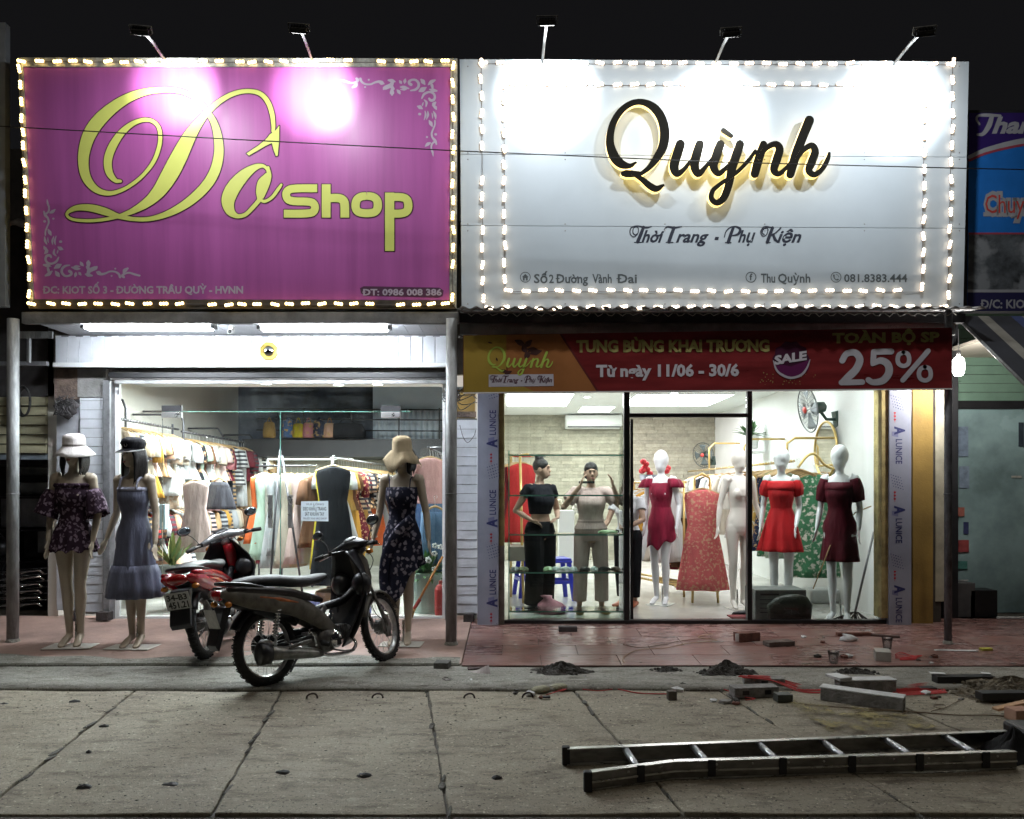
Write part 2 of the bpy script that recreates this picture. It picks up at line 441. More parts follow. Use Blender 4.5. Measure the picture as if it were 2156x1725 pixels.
m_mdf = mat('dark_rack', (0.07, 0.07, 0.08), 0.4, metal=0.5, var=0.1)

# ------------------------------------------------------------------ ground
mb = MB(); mb.box(-30, 30, -6, 40, -0.35, -0.066)
struct(mb.build('road', m_road))
# gutter strip along the pavement
mb = MB()
def gut(s, t):
    x = -9+18*s; y = 5.257+0.74*t
    return (x, y, -0.05+0.004*math.sin(x*3.1+y*7))
mb.grid(gut, 60, 4)
g = struct(mb.build('gutter_strip', m_conc2, solid=0.03, smooth=True))
# foreground slabs, skewed
slab_root = struct(thing('slab_pavement', None, None, (0, 4.3, -0.05)))
YF = 5.25; YN = 3.27
sg = []
for k in range(-5, 8):
    xa = -0.565+0.98*k; xb = xa+0.98; j = 0.006
    mbk = MB(); nu, nv = 10, 18
    dz = rnd.uniform(-0.004, 0.004); ph = rnd.uniform(0, 9)
    def fn(s, t, xa=xa, xb=xb, dz=dz, ph=ph):
        y = YN+(YF-YN)*t; sk = 0.15*(YF-y)
        wob = 0.003*math.sin(y*9+ph)+0.004*math.sin(y*23+ph)
        x = xa+sk+j+wob + (xb-xa-2*j)*s
        return (x, y, -0.05+dz+0.004*math.sin(x*5+y*3+ph))
    mbk.grid(fn, nu, nv)
    n0 = len(mbk.v)
    # skirt
    edge = [i*(nv+1) for i in range(nu+1)]+[nu*(nv+1)+q for q in range(1, nv+1)]+[i*(nv+1)+nv for i in range(nu-1, -1, -1)]+[q for q in range(nv-1, 0, -1)]
    low = [mbk.v[e]-Vector((0, 0, 0.05)) for e in edge]; mbk.v += low; m_ = len(edge)
    for q in range(m_): mbk.f.append((edge[q], edge[(q+1) % m_], n0+(q+1) % m_, n0+q)); mbk.mi.append(0)
    mbk.build('slab', m_conc, slab_root, bevel=0.006)
# dirt along joints
mb = MB()
for k in range(-5, 9):
    xa = -0.565+0.98*k
    for q in range(16):
        y = YN+(YF-YN)*q/15+rnd.uniform(-.05, .05); 
        if rnd.random() < 0.45: continue
        x = xa+0.15*(YF-y); 
        mb.ell((x+rnd.uniform(-.012, .012), y, -0.052), rnd.uniform(.006, .018), rnd.uniform(.03, .08), 0.0035, 8, 4)
tag(mb.build('joint_dirt', m_grout, smooth=True), 'dark dirt packed into the joints between the concrete slabs', 'dirt', kind='stuff')
# left pavement
mb = MB(); ya, yb = 5.93, 7.62
mb.add([(-9, ya, -0.2), (-0.385, ya, -0.2), (-0.385, yb, -0.2), (-9, yb, -0.2), (-9, ya, WY(ya)), (-0.385, ya, WY(ya)), (-0.385, yb, WY(yb)), (-9, yb, WY(yb))],
       [(0, 1, 5, 4), (4, 5, 6, 7), (1, 2, 6, 5), (0, 4, 7, 3)])
struct(mb.build('pavement', m_pink))
mb = MB()   # worn grey cement lip
def lip(s, t):
    x = -9+8.6*s; y = 5.915+t*(0.20+0.05*math.sin(x*2.7)+0.03*math.sin(x*9)); return (x, y, WY(y)+0.003)
mb.grid(lip, 90, 3); 
for i in range(90): pass
struct(mb.build('kerb', m_conc2, solid=0.004))
mb = MB(); mb.box(-9, -0.39, 5.905, 5.93, -0.2, WY(5.915)-0.001); struct(mb.build('kerb_face', m_conc2, bevel=0.004))
# debris / crack line between gutter and slabs is a real gap
# tiled platform in front of the right shop
plat = struct(thing('tiled_pavement', None, None, (2, 6.5, 0)))
x0p, x1p, y0p, y1p = -0.375, 8.0, 5.885, 7.5
mb = MB(); mb.add([(x0p, y0p, -0.06), (x1p, y0p, -0.06), (x1p, y1p, -0.06), (x0p, y1p, -0.06), (x0p, y0p, WY(y0p)-0.009), (x1p, y0p, WY(y0p)-0.009), (x1p, y1p, WY(y1p)-0.009), (x0p, y1p, WY(y1p)-0.009)],
       [(0, 1, 5, 4), (4, 5, 6, 7), (0, 4, 7, 3), (1, 2, 6, 5)])
mb.build('mortar_bed', mat('mortar', (0.16, 0.14, 0.125), 0.9, var=0.2, bump=0.3), plat)
TW, TD = 0.60, 0.30; row = 0; y = y0p-0.012
while y < y1p-0.02:
    x = x0p-0.004-(0.3 if row % 2 else 0)
    while x < x1p:
        a = max(x, x0p-0.004); b = min(x+TW, x1p); d = min(y+TD, y1p)
        if b-a > 0.04:
            t = MB(); g_ = 0.0025; dz = rnd.uniform(-0.0012, 0.0012)
            vs = []
            for zz in (-0.009, 0.0):
                for (px, py) in ((a+g_, y+g_), (b-g_, y+g_), (b-g_, d-g_), (a+g_, d-g_)):
                    vs.append((px, py, WY(py)+zz+dz))
            t.add(vs, [(0, 3, 2, 1), (4, 5, 6, 7), (0, 1, 5, 4), (1, 2, 6, 5), (2, 3, 7, 6), (3, 0, 4, 7)])
            t.build('tile', m_tile if rnd.random() < .6 else m_tile2, plat, bevel=0.0015)
        x += TW
    y += TD; row += 1
# ------------------------------------------------------------------ left shop building
LFZ, RFZ = 0.07, 0.055
shop1 = thing('clothes_shop', 'left kiosk under the magenta sign with white fascia and glass front', 'shop', (-2.2, 7.5, 0.06))
def part(name, m, par, *boxes, bevel=0, smooth=False):
    mb = MB()
    for b in boxes: mb.box(*b)
    return mb.build(name, m, par, bevel=bevel, smooth=smooth)
xo0, xo1 = X(247, 7.5), X(934, 7.5)
part('floor', m_floor, shop1, (-4.4, -0.44, 7.62, 12.6, -0.02, LFZ))
part('side_wall', m_cream, shop1, (-4.5, -4.4, 7.6, 12.6, 0, 3.8))
part('side_wall', m_cream, shop1, (-0.44, -0.34, 7.6, 13.9, 0, 3.8))
m_loft = mat('loft_reflection_blue', (0.11, 0.135, 0.19), 0.6, var=0.6, scale=1.8)  # dark blue imitates the street reflection in the shop glass
part('back_wall', mat('back_wall_olive', (0.42, 0.42, 0.34), 0.7, var=0.1), shop1, (-4.4, -0.44, 12.6, 12.7, 0, 1.84))
part('back_wall', m_loft, shop1, (-4.4, X(785, 12.5), 12.6, 12.7, 1.84, 3.8))
part('back_wall', mat('pale_blue_wall', (0.55, 0.64, 0.72), 0.6, var=0.08, scale=2), shop1, (X(785, 11.95), -0.44, 11.95, 12.05, 1.86, 3.8))
part('ceiling', m_white, shop1, (-4.4, -0.44, 7.6, 9.35, 2.52, 2.60))
part('upper_ceiling', m_loft, shop1, (-4.4, -0.44, 9.35, 12.7, 3.7, 3.8), (-4.4, -0.44, 9.35, 9.43, 2.60, 3.7))  # ceiling raised into a dark void for the imitated reflection
part('loft_floor', m_dark, shop1, (X(520, 11.6), -0.44, 11.4, 12.6, 1.77, 2.03))
mb = MB()
for zz in (2.16, 2.32, 2.47): mb.tube([(X(540, 11.4), 11.4, zz), (-0.5, 11.4, zz-0.02)], 0.010, 6)
for uu in (640, 740, 840, 925): mb.tube([(X(uu, 11.4), 11.4, 2.03), (X(uu, 11.4), 11.4, 2.48)], 0.011, 6)
mb.build('loft_railing', m_black, shop1)
# striped curtain behind railing
mb = MB()
def cur_(s, t): x = X(790, 11.8)+(X(925, 11.8)-X(790, 11.8))*s; return (x, 11.8+0.03*math.sin(s*70), 2.03+0.46*t)
mb.grid(cur_, 90, 1); mb.build('striped_curtain', mat('curtain_stripe', (0.6, 0.66, 0.72), 0.8, var=0.1), shop1, solid=0.004, smooth=True)
# fascia boards
ZF0, ZF1 = Z(772, 7.3), Z(707, 7.3); xf0, xf1 = X(116, 7.3), X(942, 7.3)
nb = 32; bw = (xf1-xf0)/nb
for i in range(nb):
    mb = MB(); mb.box(xf0+i*bw+0.002, xf0+(i+1)*bw-0.002, 7.30+0.001*(i % 2), 7.33, ZF0+0.035, ZF1)
    mb.build('fascia_board', m_pvc, shop1, bevel=0.003)
part('fascia_backing', m_pvcg, shop1, (xf0, xf1, 7.331, 7.36, ZF0, ZF1))
part('fascia_trim', m_white, shop1, (xf0-0.01, xf1+0.01, 7.275, 7.305, ZF0-0.01, ZF0+0.033), bevel=0.004)
mb = MB()
for i in range(27):
    xx = xf0+0.1+i*(xf1-xf0-0.2)/26; mb.box(xx-0.035, xx+0.03, 7.288, 7.298, ZF1-0.012+rnd.uniform(-.002, .002), ZF1-0.001)
mb.build('trim_clip', m_grey, shop1)
# soffit boards run towards the street
nb = 26; bw = (X(945, 6.7)-X(60, 6.7))/nb
for i in range(nb):
    a = X(60, 6.7)+i*bw; mb = MB(); mb.box(a+0.0015, a+bw-0.0015, 6.66, 7.34, ZF1+0.012, ZF1+0.03)
    mb.build('soffit_board', m_pvc, shop1)
part('soffit_backing', m_pvcg, shop1, (X(60, 6.7), X(945, 6.7), 6.66, 7.4, ZF1+0.031, ZF1+0.05))
part('front_beam', mat('beam_grey', (0.20, 0.20, 0.20), 0.6, var=0.3, scale=6, bump=0.2), shop1, (X(45, 6.6), X(966, 6.6), 6.60, 6.655, Z(681, 6.6), Z(657, 6.6)), bevel=0.004)
# roller shutter housing
part('shutter_housing', mat('housing', (0.16, 0.15, 0.145), 0.6, var=0.35, scale=5, bump=0.2), shop1, (X(228, 7.35), X(950, 7.35), 7.365, 7.48, Z(800, 7.37), ZF0-0.015), bevel=0.008)
part('shutter_slot', m_black, shop1, (X(228, 7.35), X(950, 7.35), 7.35, 7.364, Z(795, 7.35), Z(785, 7.35)))
part('shutter_lip', mat('lip_grey', (0.3, 0.3, 0.3), 0.5, var=0.3), shop1, (X(236, 7.3), X(944, 7.3), 7.345, 7.364, Z(808, 7.35), Z(801, 7.35)))
part('upper_wall', mat('plain_upper', (0.2, 0.18, 0.16), 0.8, var=0.3, scale=2), shop1, (-4.4, xo0-0.02, 7.52, 7.6, 2.32, 4.6), (xo0-0.02, -0.36, 7.52, 7.6, 2.4, 4.6))
part('shutter_guide', m_grey, shop1, (xo0-0.09, xo0-0.02, 7.40, 7.50, 0.055, 2.33), bevel=0.006)
part('shutter_guide', m_grey, shop1, (xo1+0.02, xo1+0.07, 7.40, 7.50, 0.055, 2.33), bevel=0.006)
part('window_frame', m_white, shop1, (xo0-0.018, xo0+0.022, 7.49, 7.53, 0.06, 2.33), (xo1-0.012, xo1+0.018, 7.49, 7.53, 0.06, 2.33), (xo0, xo1, 7.49, 7.53, 0.05, 0.085), bevel=0.003)
# glass: transom, left pane, door leaf, right pane
zt = Z(867, 7.5); xs = X(590, 7.5)
for (a, b, c, d) in ((xo0+.02, xo1-.01, zt+.004, 2.32), (xo0+.02, X(340, 7.5), .085, zt-.003), (X(341, 7.5), xs-.003, .10, zt-.003), (xs+.003, X(843, 7.5), .10, zt-.003), (X(844.5, 7.5), xo1-.01, .085, zt-.003)):
    part('glass_pane', m_glass, shop1, (a, b, 7.505, 7.515, c, d))
part('glass_seam', m_gedge, shop1, (xs-.0025, xs+.0025, 7.503, 7.517, .10, zt-.003), (X(340, 7.5), xo1-.3, 7.503, 7.517, zt-.002, zt+.003))
for ua, ub in ((341, 382), (802, 843)):
    part('patch_fitting', m_dark, shop1, (X(ua, 7.5), X(ub, 7.5), 7.49, 7.53, Z(867, 7.5)+.002, Z(854, 7.5)), bevel=0.002)
    part('patch_fitting', m_alu, shop1, (X(ua, 7.5), X(ub, 7.5), 7.488, 7.532, Z(880, 7.5), Z(868, 7.5)), bevel=0.002)
for uu in (569, 611):
    mb = MB(); x = X(uu, 7.45)
    mb.box(x-.022, x+.022, 7.445, 7.46, Z(1112, 7.45), Z(1042, 7.45)); 
    for zz in (Z(1100, 7.45), Z(1052, 7.45)): mb.tube([(x, 7.46, zz), (x, 7.506, zz)], .008, 8)
    mb.build('door_handle', m_alu, shop1, bevel=0.004)
# siding boards on both pillars
def siding(par, xa, xb, Yp, z0, z1, step=0.0875):
    z = z0
    part('pillar_core', m_pvcg, par, (xa+.004, xb-.004, Yp+.012, Yp+.09, z0-0.02, z1))
    while z < z1-0.02:
        t = min(z+step, z1); mb = MB()
        o_ = rnd.uniform(-.001, .001)
        mb.add([(xa, Yp+o_, z+.002), (xb, Yp+o_, z+.002), (xb, Yp+.011, z+.002), (xa, Yp+.011, z+.002), (xa, Yp+.005+o_, t-.002), (xb, Yp+.005+o_, t-.002), (xb, Yp+.011, t-.002), (xa, Yp+.011, t-.002)],
               [(0, 1, 5, 4), (1, 2, 6, 5), (2, 3, 7, 6), (3, 0, 4, 7), (4, 5, 6, 7), (0, 3, 2, 1)])
        mb.build('siding_board', m_pvc, par); z += step
siding(shop1, X(170, 7.48), X(228, 7.48), 7.46, 0.13, Z(838, 7.48))
siding(shop1, X(962, 7.48), X(1005, 7.48), 7.44, 0.12, Z(882, 7.48))
m_brk = mat('bare_brick', (0.22, 0.16, 0.13), 0.9, var=0.4, scale=8, bump=0.6)
part('pillar_top', m_brk, shop1, (X(118, 7.5), X(168, 7.5), 7.47, 7.55, Z(842, 7.5), Z(778, 7.5)))
part('pillar_top', mat('grey_block', (0.3, 0.29, 0.28), 0.85, var=0.25, bump=0.4), shop1, (X(168, 7.5), X(228, 7.5), 7.46, 7.55, Z(837, 7.5), Z(778, 7.5)))
part('wall_panel', mat('grimy_white', (0.50, 0.51, 0.54), 0.5, var=0.25, scale=4), shop1, (X(122, 7.52), X(169, 7.52), 7.50, 7.56, 0.14, Z(842, 7.52)))
part('pillar_top', m_yellow, shop1, (X(958, 7.5), X(1000, 7.5), 7.45, 7.6, Z(872, 7.5), Z(822, 7.5)), (X(958, 7.5), X(1000, 7.5), 7.46, 7.6, Z(882, 7.5), Z(872.5, 7.5)))
part('pillar_top', m_brk, shop1, (X(958, 7.5), X(1003, 7.5), 7.44, 7.455, Z(880, 7.5), Z(868, 7.5)))
for (ua, ub, va, vb) in ((148, 164, 1285, 1305), (206, 232, 1288, 1304), (976, 998, 1292, 1309), (996, 1008, 1312, 1320)):
    mb = MB(); mb.box(X(ua, 7.38), X(ub, 7.38), 7.34, 7.44, Z(vb, 7.38)-.01, Z(va, 7.38))
    tag(mb.build('brick_stub', mat('dark_brick', (0.05, 0.04, 0.038), 0.9, var=0.3, bump=0.5), bevel=0.006),
        {148: 'dark broken brick at the foot of the grimy white panel, left', 206: 'dark rubble brick at the foot of the left siding pillar', 976: 'black brick at the foot of the siding strip by the middle pole', 996: 'small black lump at the foot of the film wrapped pillar'}[ua], 'rubble')
# ------------------------------------------------------------------ right shop building
shop2 = thing('boutique', 'right kiosk under the white sign with lit glass front and black posts', 'shop', (1.6, 7.3, 0.05))
rx0, rx1 = -0.335, 3.56
part('floor', m_floor, shop2, (rx0, rx1, 7.34, 13.72, -0.02, RFZ))
part('side_wall', m_white, shop2, (rx1, rx1+0.1, 7.34, 13.8, 0, 2.7))
part('back_wall', mat('stone_joint', (.25, .23, .18), .9, var=.2), shop2, (rx0, rx1, 13.76, 13.85, 0, 2.7))
part('ceiling', m_white, shop2, (rx0, rx1, 7.36, 13.8, 2.60, 2.68))
sm = []
for i in range(6):
    q = MB(); L_ = [0.92, 0.75, 0.66, 0.54, 0.84, 0.46][i]; q.box(0, L_-0.006, -0.020, 0.01, 0.001, 0.0575); me = q.mesh('stone_strip'); me.materials.append(m_stone[i % 3]); sm.append((me, L_))
z = RFZ
while z < 2.58:
    x = rx0
    while x < rx1:
        me, L_ = sm[rnd.randrange(6)]
        o = put('stone_strip', me, shop2); o.location = (x, 13.75+rnd.uniform(-0.009, 0.003), z)
        if x+L_ > rx1: o.scale = ((rx1-x)/L_, 1, 1)
        x += L_
    z += 0.06
    for o in (): pass
gx0, gx1 = X(1062, 7.3), X(1855, 7.3); ztop = Z(820, 7.3)
part('head_beam', mat('head_grey', (0.24, 0.23, 0.22), 0.6, var=0.2), shop2, (rx0, rx1+.5, 7.26, 7.36, ztop+.02, 2.75))
part('sill', m_black, shop2, (gx0-.06, gx1+.03, 7.26, 7.34, 0.035, Z(1305, 7.3)), bevel=0.003)
xp1, xp2 = X(1318.5, 7.3), X(1577, 7.3)
for ua, ub in ((1313, 1325), (1572, 1582)):
    part('door_post', m_black, shop2, (X(ua, 7.3), X(ub, 7.3), 7.27, 7.33, Z(1305, 7.3), ztop), bevel=0.003)
part('transom', m_black, shop2, (X(1325, 7.3)+.001, X(1572, 7.3)-.001, 7.275, 7.325, Z(879, 7.3), Z(871, 7.3)), bevel=0.003)
part('window_frame', m_white, shop2, (gx1-.02, gx1+.03, 7.28, 7.33, Z(1305, 7.3), ztop), (gx0-.03, gx0-.002, 7.28, 7.33, Z(1305, 7.3), ztop), bevel=0.003)
for (a, b, c, d) in ((gx0, X(1312, 7.3), Z(1304, 7.3), ztop), (X(1326, 7.3), X(1571, 7.3), Z(870, 7.3), ztop), (X(1583, 7.3), gx1-.02, Z(1304, 7.3), ztop)):
    part('glass_pane', m_glass, shop2, (a, b, 7.297, 7.305, c, d))
# open glass door leaf, swung inwards
mb = MB(); xa = X(1330, 7.35); mb.box(xa, xa+.01, 7.36, 8.18, 0.07, Z(884, 7.3)); mb.build('glass_door', m_glass, shop2)
mb = MB(); mb.box(xa-.012, xa+.014, 7.345, 7.36, 0.06, Z(882, 7.3)); mb.build('door_edge', m_dark, shop2)
mb = MB(); mb.box(xa-.05, xa-.03, 7.42, 7.45, Z(1222, 7.4), Z(1058, 7.4)); mb.build('door_handle', m_alu, shop2)
# film wrapped pilasters
pil = []
def film_col(u0, u1, v0, v1, Yp, nm):
    return part('pilaster', m_film, shop2, (X(u0, Yp), X(u1, Yp), Yp, Yp+.2, Z(v1, Yp), Z(v0, Yp)), bevel=0.003)
f1 = film_col(1005, 1050, 800, 1323, 7.22, 'l'); f2 = film_col(1872, 1919, 800, 1326, 7.22, 'r')
part('pilaster_side', m_ylw2, shop2, (X(1050.5, 7.24), X(1062, 7.24), 7.24, 7.4, Z(1150, 7.24)+.002, Z(800, 7.24)), bevel=0.003)
part('pilaster_side', mat('raw_grey', (0.25, 0.23, 0.2), 0.85, var=0.3, bump=0.4), shop2, (X(1050.5, 7.24), X(1062, 7.24), 7.24, 7.4, 0.05, Z(1150, 7.24)), bevel=0.003)
part('pilaster_side', m_ylw2, shop2, (X(1856, 7.24), X(1871.5, 7.24), 7.24, 7.4, Z(1302, 7.24), Z(800, 7.24)), bevel=0.003)
part('yellow_wall', m_yellow, shop2, (X(1919.5, 7.3), X(1962, 7.3), 7.28, 7.5, 0.05, 2.5))
part('corner_strip', mat('dark_gap', (0.07, 0.06, 0.05), 0.9, var=0.3), shop2, (X(1962, 7.3), X(1985, 7.3), 7.33, 7.5, 0.05, 2.5))
def prints(f, rot, A, pitch, ua, ub, base, vmax):
    pl = Plane(7.22, 1320, 7.22, 800)
    dark = MB(); red = MB(); gry = MB()
    for k in range(-1, 4):
        v = A+pitch*k; s = 1 if rot == 90 else -1
        if v-26 < 838 or v > vmax: pass
        def ok(a, b): return min(a, b) > 826 and max(a, b) < vmax
        if ok(v-14, v+14):
            text(dark, pl, 'A', v-9, v+9, base+(6 if rot == 90 else -6), 20, .0015, .05, rot=rot)
            c0 = base-(4 if rot == 90 else -4)
            flat(gry, pl, [(base-12, v-s*2), (base+1, v-s*2), (base+1, v-s*14), (base-12, v-s*11)], .001)
        l0, l1 = (v-70, v-18) if rot == 90 else (v+18, v+70)
        if ok(l0, l1): text(dark, pl, 'LUNICE', l0, l1, base+(4 if rot == 90 else -4), 13, .0015, .012, rot=rot)
        w = v+s*31
        for q in range(3):
            cc = w+(q-1)*7
            if ok(cc-6, cc+6): flat(red, pl, [(base-9, cc), (base-6, cc-4*s), (base-3, cc), (base-6, cc+1.5*s)], .0015); flat(red, pl, [(base-6.4, cc), (base-5.6, cc), (base-5.6, cc+7), (base-6.4, cc+7)], .0012)
        w = v+s*62
        for q in range(5):
            for h in range(5):
                cx_ = base-14+q*5+h*1.3; cy_ = w+(h*6-12)-q*1.6*s; r = 1.5-0.18*abs(q-2)
                if ok(cy_-3, cy_+3): flat(dark, pl, [(cx_-r, cy_), (cx_, cy_-r), (cx_+r, cy_), (cx_, cy_+r)], .0012)
    dark.build('film_print', m_ink, f)['kind'] = 'stuff'; red.build('film_print', m_redink, f)['kind'] = 'stuff'; gry.build('film_print', mat('pale_ink', (0.2, 0.21, 0.36), 0.5, var=0), f)['kind'] = 'stuff'
prints(f1, 90, 934, 168, 0, 0, 1040, 1318)
prints(f2, -90, 907, 167, 0, 0, 1890, 1320)
# under-sign sheets (dull metal strips above the banner)
part('metal_strip', mat('zinc', (0.26, 0.27, 0.26), 0.5, metal=0.3, var=0.25, scale=5), shop2, (X(968, 6.72), X(2012, 6.72), 6.72, 6.76, Z(705, 6.72), Z(681, 6.72)))
part('roof_edge_beam', m_dark, shop2, (X(966, 6.7), X(2030, 6.7), 6.68, 6.75, Z(681, 6.7)+.003, Z(661, 6.7)))
mb = MB()
pl = Plane(6.72, 700, 6.72, 680)
for k, uu in enumerate((1030, 1205, 1376, 1540, 1705, 1870)): text(mb, pl, 'ISO 9001:2015', uu, uu+76, 695-k*0.3, 8, .002, .01)
mb.build('faint_print', mat('faint_ink', (0.17, 0.18, 0.17), 0.6, var=0), shop2)
# corrugated roofing edge under both signs
rf = thing('corrugated_roof', 'thin corrugated roofing sheet whose wavy edge shows under the white sign', 'roof', (1.5, 6.7, 2.75))
mb = MB()
def cor(s, t): x = X(966, 6.6)+(X(2040, 6.6)-X(966, 6.6))*s; return (x, 6.34+1.0*t, Z(657, 6.5)+0.011*math.sin(x*60)+0.16*t)
mb.grid(cor, 400, 2); mb.build('roof_sheet', mat('roof_metal', (0.35, 0.35, 0.35), 0.45, metal=0.5, var=0.3), rf, solid=0.003, smooth=True)
mb = MB()
def cor2(s, t): x = -9+(X(2040, 6.6)+9)*s; return (x, 7.42+6.6*t, 3.85+0.012*math.sin(x*40))
mb.grid(cor2, 500, 1); mb.build('roof_sheet', MATS['roof_metal'], rf, solid=0.003, smooth=True)
# ------------------------------------------------------------------ poles and cables
def pole(u, v0, v1, r, m, label, zb=None):
    Yp = GW(u, v1).y; o = thing('steel_pole', label, 'pole', GW(u, v1))
    mb = MB(); b = GW(u, v1); mb.tube([(b.x, b.y, b.z-.01), (b.x, b.y, 1.4), (b.x+.004, b.y, Z(v0, b.y))], r, 20)
    mb.build('pole_tube', m, o, smooth=True)
    mb = MB(); mb.lathe([(r, 0.0), (r+.012, 0.004), (r+.006, .02), (r, .03)], 20, (b.x, b.y, b.z-.004)); mb.build('pole_foot', m_conc2, o)
    mb = MB(); mb.lathe([(r+.0005, 0), (r+.003, .004), (r+.003, .012), (r+.0005, .016)], 20, (b.x, b.y, 1.25)); mb.build('weld_ring', m, o, smooth=True)
    return o
pole(27, 672, 1351, 0.046, m_pole, 'leftmost thick pale round pole holding up the magenta sign')
pole(950, 672, 1357, 0.046, m_pole, 'pale round pole between the two shop fronts with cable ties')
pole(1996, 655, 1355, 0.030, m_poledark, 'dark weathered pole at the right end of the red banner')
mb = MB(); mb.box(X(82, 7.0), X(88, 7.0), 6.82, 6.85, Z(770, 7.0), Z(712, 6.83))
tag(mb.build('bracket', m_pole, bevel=.003), 'thin pale drop bar hanging below the short bracket by the leftmost pole', 'bracket')
mb = MB(); mb.box(X(40, 6.8), X(110, 6.8), 6.80, 6.819, Z(712, 6.8), Z(698, 6.8))
tag(mb.build('bracket', m_pole, bevel=.003), 'short pale bracket joining the leftmost pole to the white fascia', 'bracket')
c_ = thing('cable_bundle', 'knot of grey cables tied round the middle pole beside the banner', 'cable', P(962, 830, 6.6))
mb = MB()
for k in range(7):
    a = P(955+rnd.uniform(-6, 6), 835+rnd.uniform(-10, 10), 6.56); b = P(1003+rnd.uniform(-6, 6), 836+rnd.uniform(-12, 20), 7.3)
    mid = (a+b)/2+Vector((rnd.uniform(-.05, .05), 0, rnd.uniform(-.12, .08)))
    mb.tube(catmull([a, mid, b], 8), .004, 5)
for k in range(5):
    t = [P(950, 833, 6.56)+Vector((.06*math.cos(a)*1.2, .06*math.sin(a), k*.014-.03+.02*math.sin(a*2+k))) for a in [i*PI/6 for i in range(13)]]
    mb.tube(t, .005, 5)
mb.build('cable', mat('cable_grey', (0.09, 0.09, 0.09), 0.6, var=0.2), c_, smooth=True)
mb = MB(); mb.tube(catmull([P(968, 895, 7.38), P(975, 920, 7.38), P(985, 932, 7.38), P(998, 918, 7.38), P(1002, 905, 7.38)], 6), .003, 5)
tag(mb.build('loose_wire', MATS['cable_grey'], smooth=True), 'thin loose wire sagging across the siding strip by the middle pole', 'wire')
mb = MB(); mb.tube([P(-60, 262, 6.1), P(0, 266, 6.1), P(480, 293, 6.1), P(965, 318, 6.1), P(1500, 341, 6.1), P(2040, 355, 6.1), P(2300, 360, 6.1)], .0042, 6)
tag(mb.build('overhead_cable', m_black, smooth=True), 'long thin cable strung across in front of both big signs', 'cable')
# ------------------------------------------------------------------ signs
PL1 = Plane(6.60, 648, 6.47, 122); PL2 = Plane(6.60, 655, 6.50, 126)
m_mag = mat('magenta_vinyl', (0.44, 0.105, 0.36), 0.42, var=0.11, scale=1.5, stretch=(6, 1, .3))
m_signw = mat('white_composite', (0.54, 0.61, 0.66), 0.40, var=0.04, scale=1.6, bump=.12, bscale=2)
m_green = mat('lime_vinyl', (0.70, 0.74, 0.17), 0.45, var=0.03)
m_outl = mat('dark_outline', (0.05, 0.010, 0.03), 0.5, var=0.0)
m_ltext = mat('pale_lilac_print', (0.50, 0.42, 0.52), 0.5, var=0.0)
m_trim = mat('sign_trim', (0.62, 0.62, 0.56), 0.35, metal=0.4, var=0.35, scale=18, bump=0.2)
def lamp_led(name, col, s):
    return emis(name, col, s)
m_ledy = emis('led_warm_yellow', (1.0, 0.72, 0.26), 8.0)
m_ledw = emis('led_peach', (1.0, 0.79, 0.56), 7.0)
m_ledb = mat('led_body', (0.6, 0.56, 0.45), 0.4, var=0)
m_ledc = mat('led_cable', (0.12, 0.1, 0.09), 0.6, var=0)
def led_mesh(em, bd):
    mb = MB(); mb.box(-.036, .036, -.008, 0, -.010, .010); mb.cur = 1
    for k in (-1, 0, 1): mb.ell((k*.024, -.010, 0), .0125, .011, .0135, 8, 5)
    me = mb.mesh('led_module'); me.materials.append(bd); me.materials.append(em); return me
LEDY, LEDW = led_mesh(m_ledy, emis('led_fringe_amber', (1.0, .50, .06), .9)), led_mesh(m_ledw, emis('led_fringe_peach', (1.0, .55, .28), 1.0))  # module bodies glow to imitate the coloured fringe round the LEDs
def led(par, pl, u, v, vert, me):
    if rnd.random() < .02: return
    o = put('led_module', me, par); p = pl.p(u+rnd.uniform(-1.6, 1.6), v+rnd.uniform(-1.6, 1.6), 0.016)
    o.location = p; tilt = math.atan2(-pl.k, 1)
    o.rotation_euler = (-math.atan(pl.k), R(90) if vert else 0, 0)
    o.rotation_euler = (Matrix.Rotation(-math.atan(pl.k), 3, 'X') @ Matrix.Rotation((R(90) if vert else 0)+rnd.uniform(-.22, .22), 3, 'Y')).to_euler()
    return o
def panel(name, pl, q, d0, d1, m, par, bevel=0):
    mb = MB(); a = [pl.p(u, v, d1) for u, v in q]; b = [pl.p(u, v, d0) for u, v in q]; mb.prism(a, b); return mb.build(name, m, par, bevel=bevel)
# ---- magenta sign
s1 = thing('shop_sign', 'magenta shop sign with large lime script letters ringed by yellow LED modules', 'sign', PL1.p(510, 648))
panel('sign_box', PL1, [(36, 120), (965, 122), (962, 652), (62, 650)], -0.16, -0.012, m_dark, s1)
panel('sign_face', PL1, [(50, 142), (948, 142), (946, 632), (72, 630)], -0.010, 0.0, m_mag, s1)
for q in ([(38, 122), (963, 124), (948.5, 141.5), (49.5, 141.5)], [(38, 122), (49.5, 141.5), (71.5, 630.5), (62, 650)]): panel('sign_border', PL1, q, -0.008, 0.006, m_trim, s1)
panel('sign_border', PL1, [(963, 124), (961, 650), (946.5, 632.5), (948.5, 142)], -0.008, 0.006, m_trim, s1)
panel('sign_border', PL1, [(72, 630.5), (946, 632.5), (961, 651), (62, 651)], -0.008, 0.004, mat('dark_trim', (0.12, 0.10, 0.08), 0.5, metal=.3, var=.3), s1)
dm = lambda x, y: (128.1+.2311*x, 163.7+.2311*y)
